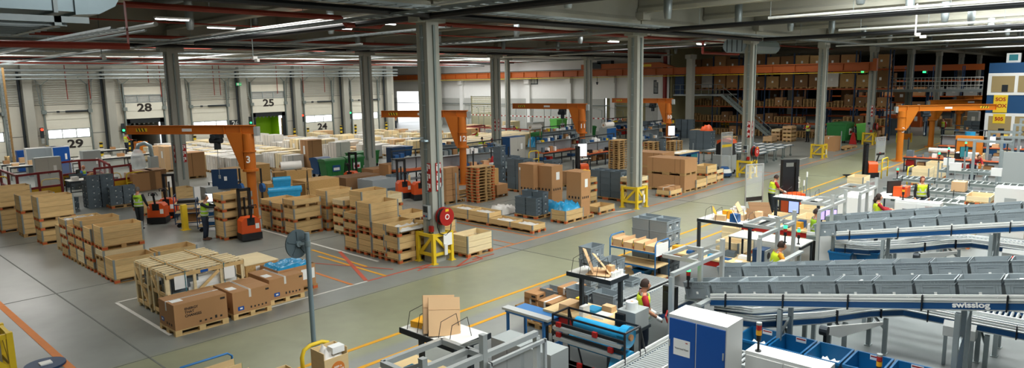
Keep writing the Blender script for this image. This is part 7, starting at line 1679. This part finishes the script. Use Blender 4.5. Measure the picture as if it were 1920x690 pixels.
clutter(17.0, 7.5, 17.8, 9.9, .951, 12, 'desk behind the second tote lane', 1); clutter(17.5, 7.5, 19.0, 8.9, 1.901, 11, 'shelf behind the second tote lane', 2); clutter(21.9, 7.4, 22.7, 9.6, .951, 10, 'far packing desk', 3); clutter(6.6, 7.4, 7.3, 9.3, .951, 8, 'desk under the bottom centre shelf', 5)
b = MB(); b.box(0, 0, 0, .35, 1.0, .55); 
for k, (px, py, z, rz, m, sz, lab) in enumerate(((1342, 400, 2.05, .5, 'paint_yellow', (.3, .35), 'yellow folder standing on the wire shelf past the tote block'), (1387, 392, 2.1, .2, 'carton_pale', (.35, .4), 'light brown carton sheet standing on the wire shelf'), (1425, 390, 2.1, -.4, 'carton_dark', (.8, .35), 'dark brown bent carton sheet on the wire shelf'), (1420, 405, 2.0, -.6, 'carton_dark', (.7, .3), 'second dark brown carton sheet on the wire shelf'), (1380, 412, 1.95, .3, 'paper', (.5, .4), 'crumpled white sheet on the wire shelf'))):
    p = at(px, py, z); sheet('carton_sheet', lab, 'sheet', p, (sz[0], sz[1], .01), (1.1, .2*k-.3, rz), m)
t = thing('screen_on_arm', 'upright lit screen on an arm near the stacker driver', 'monitor', (*at(1488, 400, 1.3).xy, 1.3)); b = MB(); b.box(-.02, -.18, 0, .02, .18, .5); b.box(0, -.02, -1.3, .04, .02, 0); obj('case', b, 'black', t); b = MB(); b.box(-.025, -.16, .03, -.02, .16, .47); obj('screen', b, 'screen_blue', t)
for k, px in enumerate((1541, 1558)): p = at(px, 408, 1.2); monitor(p.x, p.y, 1.0, -.75, 'violet lit screen, %s of the pair behind the frame' % ('left', 'right')[k], 'screen_violet', .4, .35)
desk(19.6, 6.9, 1.0, 2.2, 1.0, 'table with the pair of violet screens', m='desk_top')
t = thing('label_printer', 'black and grey label printer on a plywood block behind the second lane', 'printer', (17.2, 7.0, .95)); b = MB(); b.box(0, 0, 0, .45, .3, .38); obj('housing', b, 'navy', t); b = MB(); b.box(.05, -.03, .02, .42, 0, .36); obj('side_cover', b, 'grey_paint', t); b = MB(); b.cyl((.25, -.03, .2), (.25, -.04, .2), .09, 16); obj('roll_window', b, 'ink', t)
b = MB(); b.box(17.15, 6.95, 0, 17.7, 7.35, .95); o = obj('plywood_block', b, 'plywood'); tag(o, 'plywood block carrying the label printer behind the second lane', 'block')
# film rack in front
t = thing('film_rack', 'black tube rack with silver rollers and blue film at the bottom', 'rack', (9.85, 6.45, 0))
for y in (0, 1.65):
    b = MB()
    for x in (0, .5): b.cyl((x, y, 0), (x, y, 1.35), .022, 8)
    b.cyl((0, y, 1.35), (.5, y, 1.35), .022, 8); b.cyl((0, y, .1), (.5, y, .1), .022, 8); b.cyl((.5, y, 1.35), (.95, y, 0), .02, 8); obj('side_frame', b, 'black', t)
b = MB(); b.cyl((0, 0, 1.35), (0, 1.65, 1.35), .022, 8); b.cyl((.5, 0, 1.35), (.5, 1.65, 1.35), .022, 8); obj('top_tube', b, 'black', t)
for k, z in enumerate((.25, .5, .5, 1.0, 1.2)):
    b = MB(); b.bar((-.03, 0, z), (-.03, 1.65, z), .04, .06); obj('black_bar', b, 'black', t); b = MB(); b.bar((-.05, .05, z-.09), (-.05, 1.6, z-.09), .05, .06); b.cyl((.1, .05, z-.12), (.1, 1.6, z-.12), .03, 10); obj('silver_roller', b, 'alu', t)
    b = MB(); b.box(-.1, .2+.35*(k % 3), z-.04, -.05, .3+.35*(k % 3), z+.06); b.box(-.1, 1.4, z-.04, -.05, 1.5, z+.05); obj('red_clamp', b, 'red', t)
lathe_roll('film_roll', 'large blue film roll on top of the black tube rack', (10.1, 6.55, 1.2), PI/2, 1.15, .13, 'cyan_film'); lathe_roll('film_roll', 'short upright blue film roll at the right end of the tube rack', (10.1, 6.5, 1.2), PI/2, .16, .2, 'cyan_film'); lathe_roll('film_roll', 'lower blue film roll in the tube rack', (10.15, 6.5, .8), PI/2, 1.4, .12, 'cyan_film')
b = MB(); b.quad((10.0, 6.5, 1.3), (10.0, 6.7, 1.3), (9.8, 6.8, .5), (9.8, 6.5, .5)); b.quad((9.99, 6.5, 1.3), (9.79, 6.5, .5), (9.79, 6.8, .5), (9.99, 6.7, 1.3)); o = obj('film_sheet', b, 'cyan_film'); tag(o, 'blue film sheet drawn down from the short roll', 'film')
t = desk(10.35, 8.75, .65, 1.1, .9, 'small blue steel table left of the tube rack', m='blue_tube', leg='blue_tube'); b = MB(); b.cb((0, 0, 0), (.2, 1.3, .05)); o = obj('aluminium_bar', b, 'alu', loc=(10.45, 8.9+.4, .93)); tag(o, 'aluminium bars lying on the small blue table', 'bar')
# parcels on pallets left of the desk
pallet(11.75, 9.75, 0, 'front pallet under the flat brown parcels', orange=False); pallet(12.4, 10.75-.1, 0, 'rear pallet under the flat brown parcels', orange=False)
for k, (x, y, z) in enumerate([(11.8, 10.15, .15), (11.8, 9.7, .15), (11.8, 9.7, .29), (11.8, 9.7, .43), (11.78, 9.72, .57), (12.45, 10.75, .15), (12.45, 10.75, .29), (12.4, 10.7, .43), (12.55, 9.72, .15), (12.55, 9.72, .29), (12.55, 9.72, .43), (12.55, 9.72, .57), (12.55, 9.75, .71)]):
    c = carton(x, y, z, .62, .42, .135, 'flat brown parcel, %s counted from the aisle side of the heap' % NTH[k], 'carton', tape=k % 2 == 0, group='flat brown parcels'); b = MB(); b.box(-.004, .05, .04, 0, .18, .09); b.box(.1, -.004, .04, .25, 0, .09); obj('label', b, 'ink', c)
# tote stacks by the desk
def tstack(px, py, z, n, lab, rz=PI/2, w=.6, d=.4):
    p = at(px, py, z); x, y = p.x, p.y
    for k in range(n): tote(x+(d if rz else 0), y, z-.32*(n-k), 'grey tote, %s of %s' % (lvl(k, n), lab), w, d, .32, 'tote_grey', rz, 'totes near the packing desk')
tstack(1108, 466, 1.6, 5, 'the tall slim stack behind the near wire shelf', 0); tstack(1146, 492, 1.6, 5, 'the second slim stack behind the near wire shelf', 0)
tstack(1098, 548, .96, 3, 'the stack below the near wire shelf'); tstack(1150, 556, .96, 3, 'the stack right below the near wire shelf'); tstack(1046, 548, .64, 2, 'the low wide stack beside the parcels'); tstack(1185, 528, .96, 3, 'the single pile behind the worker')
tote_block(17.12, 9.8, 2, 2, 5, 'the grey tote block at the aisle edge', m='tote_grey')
# blue wire cart with carton stacks
t = thing('shelf_cart', 'light blue tube cart with carton dividers before the tote block', 'cart', (16.15, 9.6, 0)); L, W, H = .75, 1.5, 1.35
for y in (0, W): b = MB(); b.tube([(0, y, .12), (0, y, H-.08), (.08, y, H), (L-.08, y, H), (L, y, H-.08), (L, y, .12)], .02, 8); obj('hoop', b, 'blue_tube', t, smooth=True)
for z in (.25, .62, 1.05): b = MB(); b.box(0, 0, z-.03, L, W, z); s = obj('shelf', b, 'plywood', t); b = MB(); b.box(-.01, 0, z-.05, 0, W, z+.0); obj('edge', b, 'blue_tube', s)
for x in (.08, L-.08):
    for y in (.1, W-.1): b = MB(); b.cyl((x, y-.02, .07), (x, y+.02, .07), .07, 12); obj('wheel', b, 'rubber', t)
b = MB(); b.box(-.0, -.03, .95, L-.1, -.02, 1.28); obj('paper_sign', b, 'paper', t)
for k in range(4):
    for j in range(1):
        b = MB(); b.box(0, 0, 0, .6, .27, .16+.04*(k % 2)); o = obj('carton_stack', b, 'carton_pale', loc=(16.2, 9.68+k*.36, 1.052)); tag(o, 'pile of flat cartons, %s slot from the right on the light blue cart' % NTH[k], 'cartons', 'carton piles on the light blue cart')
    b = MB(); b.box(-.01, .29, -.0, .66, .3, .26, 'carton_pale'); b.box(-.012, .285, .0, -.008, .305, .08, 'red'); b.box(-.012, .285, .08, -.008, .305, .16, 'yellow'); b.box(-.012, .285, .16, -.008, .305, .24, 'green_bin'); o = obj('divider_board', b, 'carton_pale', loc=(16.2, 9.68+k*.36, 1.052)); tag(o, 'divider board with red, yellow, green edge, %s from the right on the cart' % NTH[k], 'divider', 'divider boards on the light blue cart')
blue_bin(16.25, 10.0, .25, 'blue bin on the lowest shelf of the light blue cart', .5, .4, .2, paper=False)
desk(14.0, 9.6, 1.6, .9, .45, 'low plywood platform between light blue cart and roller beds', m='plywood', leg='blue_tube'); lump('green_film', 'green and yellow film scrap on the low plywood platform', 'film', 14.8, 9.8, 15.4, 10.2, .451, .03, 'lime', n=5)
# mirror post, disc
t = thing('mirror_post', 'grey post with a round convex mirror seen from behind', 'mirror', (7.75, 13.38, 0)); b = MB(); b.cyl((0, 0, 0), (0, 0, 2.6), .055, 16); b.cyl((0, 0, 0), (0, 0, .02), .14, 16); obj('post', b, 'galv', None) if 0 else None
mat('post_grey', '6e7f86', .5); mat('dark_grey', '48555a', .5)
obj('post', b, 'post_grey', t, smooth=False)
n_ = Vector((.19, -.98, .05)).normalized(); cc = Vector((-.17, .12, 2.36)); b = MB(); b.cyl(cc, cc-n_*.03, .32, 32); b.cyl(cc-n_*.03, cc-n_*.07, .3, 32, .2); e1 = n_.cross(Vector((0, 0, 1))).normalized(); e2 = e1.cross(n_)
for k in range(5): a = k*1.257+.3; d = e1*math.cos(a)+e2*math.sin(a); b.bar(cc+d*.05+n_*.008, cc+d*.28+n_*.008, .03, .02, up=n_)
obj('mirror_disc', b, 'dark_grey', t); b = MB(); b.cyl(cc, cc+n_*.06, .07, 14); b.bar(cc+n_*.05, (0, 0, 2.36), .05, .05); b.cyl((0, 0, 2.3), (0, 0, 2.42), .07, 14); obj('bracket', b, 'steel', t)
hoop(0, 0, .62, .92, 'yellow hoop barrier at the foot of the mirror post', rz=0, rungs=0, r=.04, pos=(6.28, 11.3, 0))
t = thing('collection_box', 'plywood collection box with round orange sticker by the mirror post', 'box', (6.22, 10.42, 0)); w, d, h = .5, .45, 1.05
b = MB(); b.box(0, 0, 0, w, .015, h-.12); b.box(0, d-.015, 0, w, d, h); b.box(0, .015, 0, .015, d-.015, h); b.box(w-.015, .015, 0, w, d-.015, h); b.box(.015, .015, .55, w-.015, d-.015, .57); obj('box_body', b, 'plywood', t)
b = MB(); b.cyl((.27, -.001, .7), (.27, -.006, .7), .14, 28); s = obj('round_sticker', b, 'paint_orange', t)
for k, s_ in enumerate(('KEEP A', 'DISTANCE')): text('print', s_, .05, (.27, -.008, .74-k*.06), FY, 'paper', s, bold=.001, ext=.001)
lump('white_bags', 'white bags stuffed in the collection box', 'bags', 6.25, 10.46, 6.68, 10.82, .8, .3, 'white_wrap', n=6); b = MB(); b.box(0, 0, 0, .25, .18, .12); o = obj('white_box', b, 'paper', loc=(6.42, 10.45, .98)); tag(o, 'small white box on the bags of the collection box', 'box')
t = thing('open_box', 'open plywood box cut by the lower edge, left of the collection box', 'box', (5.4, 10.6, 0)); b = MB(); b.box(0, 0, 0, .5, .015, .75); b.box(0, .6, 0, .5, .615, .75); b.box(0, .015, 0, .015, .6, .75); b.box(.485, .015, 0, .5, .6, .75); b.box(0, 0, 0, .5, .6, .01); obj('box_body', b, 'plywood', t)
t = thing('divider_cart', 'light blue tube cart with plywood dividers at the lower edge', 'cart', (4.35, 11.0, 0)); b = MB(); b.tube([(0, 1.15, .1), (0, 1.15, .85), (.05, 1.15, .92), (.9, 1.15, .92), (.98, 1.15, .85), (.98, 1.15, .1)], .022, 8); obj('hoop', b, 'blue_tube', t, smooth=True)
b = MB(); b.box(0, 0, .2, 1.0, 1.1, .23); obj('shelf', b, 'plywood', t)
for k in range(3): b = MB(); b.box(.1+.0*k, 1.0-k*.3, .23, .95, 1.015-k*.3, .84); s = obj('divider', b, 'plywood', t); b = MB(); b.box(.95, .998-k*.3, .6, .955, 1.018-k*.3, .84); obj('green_edge', b, 'green_bin', s)
# column and guard cut by the left edge
column(2.37, 16.85); guard(2.37, 16.85, 'yellow steel guard cut by the lower left picture corner')
p = at(85, 686); t = thing('blue_disc', 'flat blue round base on the floor at the lower left', 'base', (p.x, p.y, 0)); b = MB(); b.cyl((0, 0, 0), (0, 0, .05), .38, 24); obj('disc', b, 'navy', t); b = MB(); b.box(-.1, -.1, .05, .12, .1, .08); obj('sheet', b, 'paper', t)
# far conveyor hall
for k, (x, y0, y1) in enumerate(((30.2, 7.2, 1.6), (33.0, 8.2, 2.4), (36.2, 8.6, 3.2), (40.6, 7.6, 3.6))): seg_conv('roller_conveyor', 'grey roller conveyor, %s row in the far conveyor hall' % NTH[k], [(x, y0, .9), (x, y1, .9)], 1.1, 'roller', 'conduit', rail=False, pitch=.25)
seg_conv('roller_conveyor', 'grey roller conveyor crossing the far hall sideways', [(27.5, 4.4, .8), (34, 4.4, .8)], .9, 'roller', 'conduit', rail=False, pitch=.25)
crate(30.2, 3.9, .92, 1, 'pale crate riding on the far roller conveyor', 'pine_pale', detail=2); crate(26.6, 5.0, 0, 5, 'tall pale crate behind the far white machine cabinet', 'pine_pale', detail=1); crate(23.9, 7.9, 0, 4, 'tall pale crate behind the frame, past the far desk', 'pine_pale', detail=1); crate(25.6, 8.6, 0, 4, 'pale crate towards the red stacker, second behind the frame', 'pine_pale', detail=1); crate(22.7, 10.0, 0, 2, 'low pale crate beside the yellow post near the stacker', 'pine_pale', detail=1); crate(26.6, 3.9, 0, 5, 'tall pale crate right of the other behind the white machine cabinet', 'pine_pale', detail=1); crate(24.4, 9.2, 0, 3, 'pale crate next to the aisle lines before the far desk', 'pine_pale', detail=1); crate(20.6, 9.2, 0, 2, 'pale crate between the high table and far desk', 'pine_pale', detail=1)
cabinet(0, 0, 0, .8, .8, 1.75, 'white equipment cabinet with vent at the right edge', m='machine_white', top='machine_white', doors=1, rz=-PI/2, pos=(30.3, 3.9, 0)) if 0 else None
t = thing('equipment_cabinet', 'white equipment cabinet with a vent plate at the right edge', 'cabinet', (29.5, 2.75, 0)); b = MB(); b.box(0, 0, 0, .8, .95, 1.75); obj('housing', b, 'machine_white', t); b = MB(); b.box(-.01, .3, 1.1, 0, .65, 1.4); obj('vent', b, 'grey_paint', t)
t = thing('orange_case', 'orange sloped machine case at the right picture edge', 'machine', (28.9, 1.2, 0)); b = MB(); b.prism([(0, 0), (1.2, 0), (1.2, 1.0), (0, 1.4)], 'y', 0, 1.3); obj('case_body', b, 'orange', t); b = MB(); b.box(-.01, .3, .9, 0, .8, 1.1); obj('plate', b, 'white_paint', t)
t = thing('grey_partition', 'large pale grey partition panel at the right edge', 'partition', (39.5, 3.2, 0)); b = MB(); b.box(0, 0, .1, .08, 1.6, 2.1); obj('panel', b, 'grey_paint', t); b = MB(); b.box(-.02, 1.55, 0, .1, 1.65, 2.15); b.box(-.02, -.05, 0, .1, .05, 2.15); obj('post', b, 'galv', t)
for k, (px, py, z) in enumerate(((1903, 232, 3.2), (1855, 245, 2.6), (1915, 222, 3.2), (1828, 262, 2.6), (1880, 255, 2.6))):
    p = at(px, py, z)
    if p.x > 60: p = onX(px, py, 44)
    t = thing('safety_fence_bay', 'tall grey safety fence bay, %s of those at the right edge' % NTH[k], 'fence', (p.x, p.y, 0)); b = MB(); b.box(-.06, -.06, 0, .06, .06, p.z); obj('post', b, 'galv', t); b = MB(); b.box(-.04, -1.5, p.z-.12, .04, 0, p.z); b.box(-.04, -1.5, 1.0, .04, 0, 1.08); obj('crossbar', b, 'galv', t)
for k, (px, py, z, w) in enumerate(((1779, 310, 1.4, .45), (1791, 320, 1.5, .45), (1868, 330, 1.3, .4))): p = at(px, py, z); t = thing('control_panel', 'white control panel on a post, %s in the far conveyor hall' % NTH[k], 'panel', (p.x, p.y, 0)); b = MB(); b.box(-.03, -.03, 0, .03, .03, z); obj('post', b, 'galv', t); b = MB(); b.box(-.08, -w/2, z, .05, w/2, z+.35); obj('panel', b, 'white_paint', t)
for k, (px, py, m, lab) in enumerate(((1700, 382-15, 'truck_orange', 'orange box on the railing desk beside the red-haired person'), (1795, 345, 'carton_pale', 'small brown carton riding on the far roller conveyor'), (1635, 372, 'white_paint', 'white board box behind the person by the machine frame'))): p = at(px, py, 1.0); p = Vector((33.3, 5.2, 0)) if px == 1795 else p; carton(p.x, p.y, .93, .55, .5, .4, lab, m, tape=False)
desk(30.0, 6.9, 1.6, .9, .93, 'desk with a black monitor before the red-haired person', m='desk_top'); monitor(30.6, 7.2, .93, -.7, 'black monitor back facing the camera by the red-haired person', 'ink', .6, .5); cabinet(0, 0, 0, 1.6, .8, 1.2, 'white low cabinet block behind the machine frame worker', m='white_paint', top='white_paint', pos=(27.6, 7.6, 0))
for k, (px, py) in enumerate(((1505, 395), (1511, 375), (1494, 400))): t = thing('barrier_post', 'thin white tipped post, %s of three at the aisle line' % NTH[k], 'post', (*at(px+90*0, py).xy, 0)); b = MB(); b.cyl((0, 0, 0), (0, 0, 1.1), .025, 8); obj('post', b, 'galv', t); b = MB(); b.cyl((0, 0, 1.1), (0, 0, 1.35), .04, 8); obj('cap', b, 'white_paint', t)
p = at(1478, 452); b = MB(); b.box(0, 0, 0, .25, .9, 1.35); t = tag(obj('notice_stand', b, 'paper', loc=(20.9, 6.0, 0)), 'white stand with a yellow header behind the frame', 'stand'); b = MB(); b.box(-.01, 0, 1.15, 0, .9, 1.35); obj('header', b, 'yellow', t)
# ================================================================ tidy: scattered goods that would stand in something else are left out
bpy.context.view_layer.update()
def bounds(o):
    lo = [1e9]*3; hi = [-1e9]*3
    for q in [o]+list(o.children_recursive):
        if q.type != 'MESH': continue
        for c in q.bound_box:
            w = q.matrix_world @ Vector(c)
            for i in range(3): lo[i] = min(lo[i], w[i]); hi[i] = max(hi[i], w[i])
    return lo, hi
SC = ('wrapped_goods', 'stored_carton', 'desk_item', 'parts_box', 'parts_bin', 'timber_beam')
SOLID = ('pallet_crate', 'pallet', 'plastic_tote', 'carton', 'cabinet', 'column', 'osb_case', 'waste_container', 'tall_carton', 'pallet_truck', 'work_table', 'jib_crane', 'column_guard', 'hoop_barrier', 'red_railing', 'label_printer', 'wall_dock', 'lifting_manipulator')
kind_of = lambda o: o.name.split('.')[0]
tops = [(o, *bounds(o)) for o in bpy.data.objects if o.parent is None and kind_of(o) in SC+SOLID and kind_of(o) not in ('wall_dock', 'red_railing')]
kept = [t for t in tops if kind_of(t[0]) in SOLID]; gone = []
for t in [t for t in tops if kind_of(t[0]) in SC]:
    o, lo, hi = t; hit = False
    for p, l2, h2 in kept:
        if all(min(hi[i], h2[i])-max(lo[i], l2[i]) > (.04 if i < 2 else .02) for i in range(3)): hit = True; break
    if hit: gone.append(o)
    else: kept.append(t)
for o in gone:
    for q in list(o.children_recursive)+[o]: bpy.data.objects.remove(q)
print('left out', len(gone))
# ================================================================ light and camera
sc = bpy.context.scene
def area(x, y, z, sx, sy, e, col=(1, .97, .93), rot=(0, 0, 0)):  # unseen area lights added under the roof to brighten the hall, only some below skylights
    l = bpy.data.lights.new('roof_fill_light', 'AREA'); l.shape = 'RECTANGLE'; l.size = sx; l.size_y = sy; l.energy = e; l.color = col
    o = bpy.data.objects.new('roof_fill_light', l); C.objects.link(o); o.location = (x, y, z); o.rotation_euler = rot
for x in (5.4, 11.4, 17.4, 23.4, 29.5, 35.5, 41.5, 47.5, 53.6): area(x, 4.5, 9.84, 3.2, 6, 640, (.97, 1, 1))
for x in (3, 14, 26, 38, 50): area(x, 24.5, 8.6, 3, 6, 420)
for x in (8, 20, 32, 44): area(x, 48, 8.6, 4, 8, 700)
for x in (12, 24, 36, 48): area(x, 61, 8.6, 4, 4, 500)
for x in (57,): area(x, 60, 8.4, 5, 16, 1500, (1, 1, 1))
for x in (72, 90, 108): area(x, 8, 8.6, 5, 6, 600)  # fill added over the far end, which stayed too black
area(86, 24, 8.6, 4, 8, 400); area(59, 24, 8.6, 3, 6, 110)
area(48, 27, 8.6, 3, 6, 180)
w = bpy.data.worlds.new('day'); sc.world = w; w.use_nodes = True
bg = w.node_tree.nodes['Background']; bg.inputs[0].default_value = (.93, .97, 1, 1); bg.inputs[1].default_value = 3.0
cam = bpy.data.cameras.new('camera'); co = bpy.data.objects.new('camera', cam); C.objects.link(co)
cam.sensor_width = 36; cam.lens = FOC/1920*36; cam.clip_end = 400; cam.clip_start = .05
mt = Matrix((CR, CU, -_F)).transposed().to_4x4(); mt.translation = Vector((0, 0, CH)); co.matrix_world = mt
sc.camera = co
sc.view_settings.view_transform = 'Standard'; sc.view_settings.look = 'None'; sc.view_settings.gamma = 1; sc.view_settings.use_curve_mapping = False
sc.view_settings.exposure = 0.0
sc.cycles.use_denoising = True
sc.cycles.max_bounces = 6; sc.cycles.diffuse_bounces = 3; sc.cycles.glossy_bounces = 3; sc.cycles.transparent_max_bounces = 12
sc.cycles.sample_clamp_indirect = 6
sc.cycles.caustics_reflective = False; sc.cycles.caustics_refractive = False
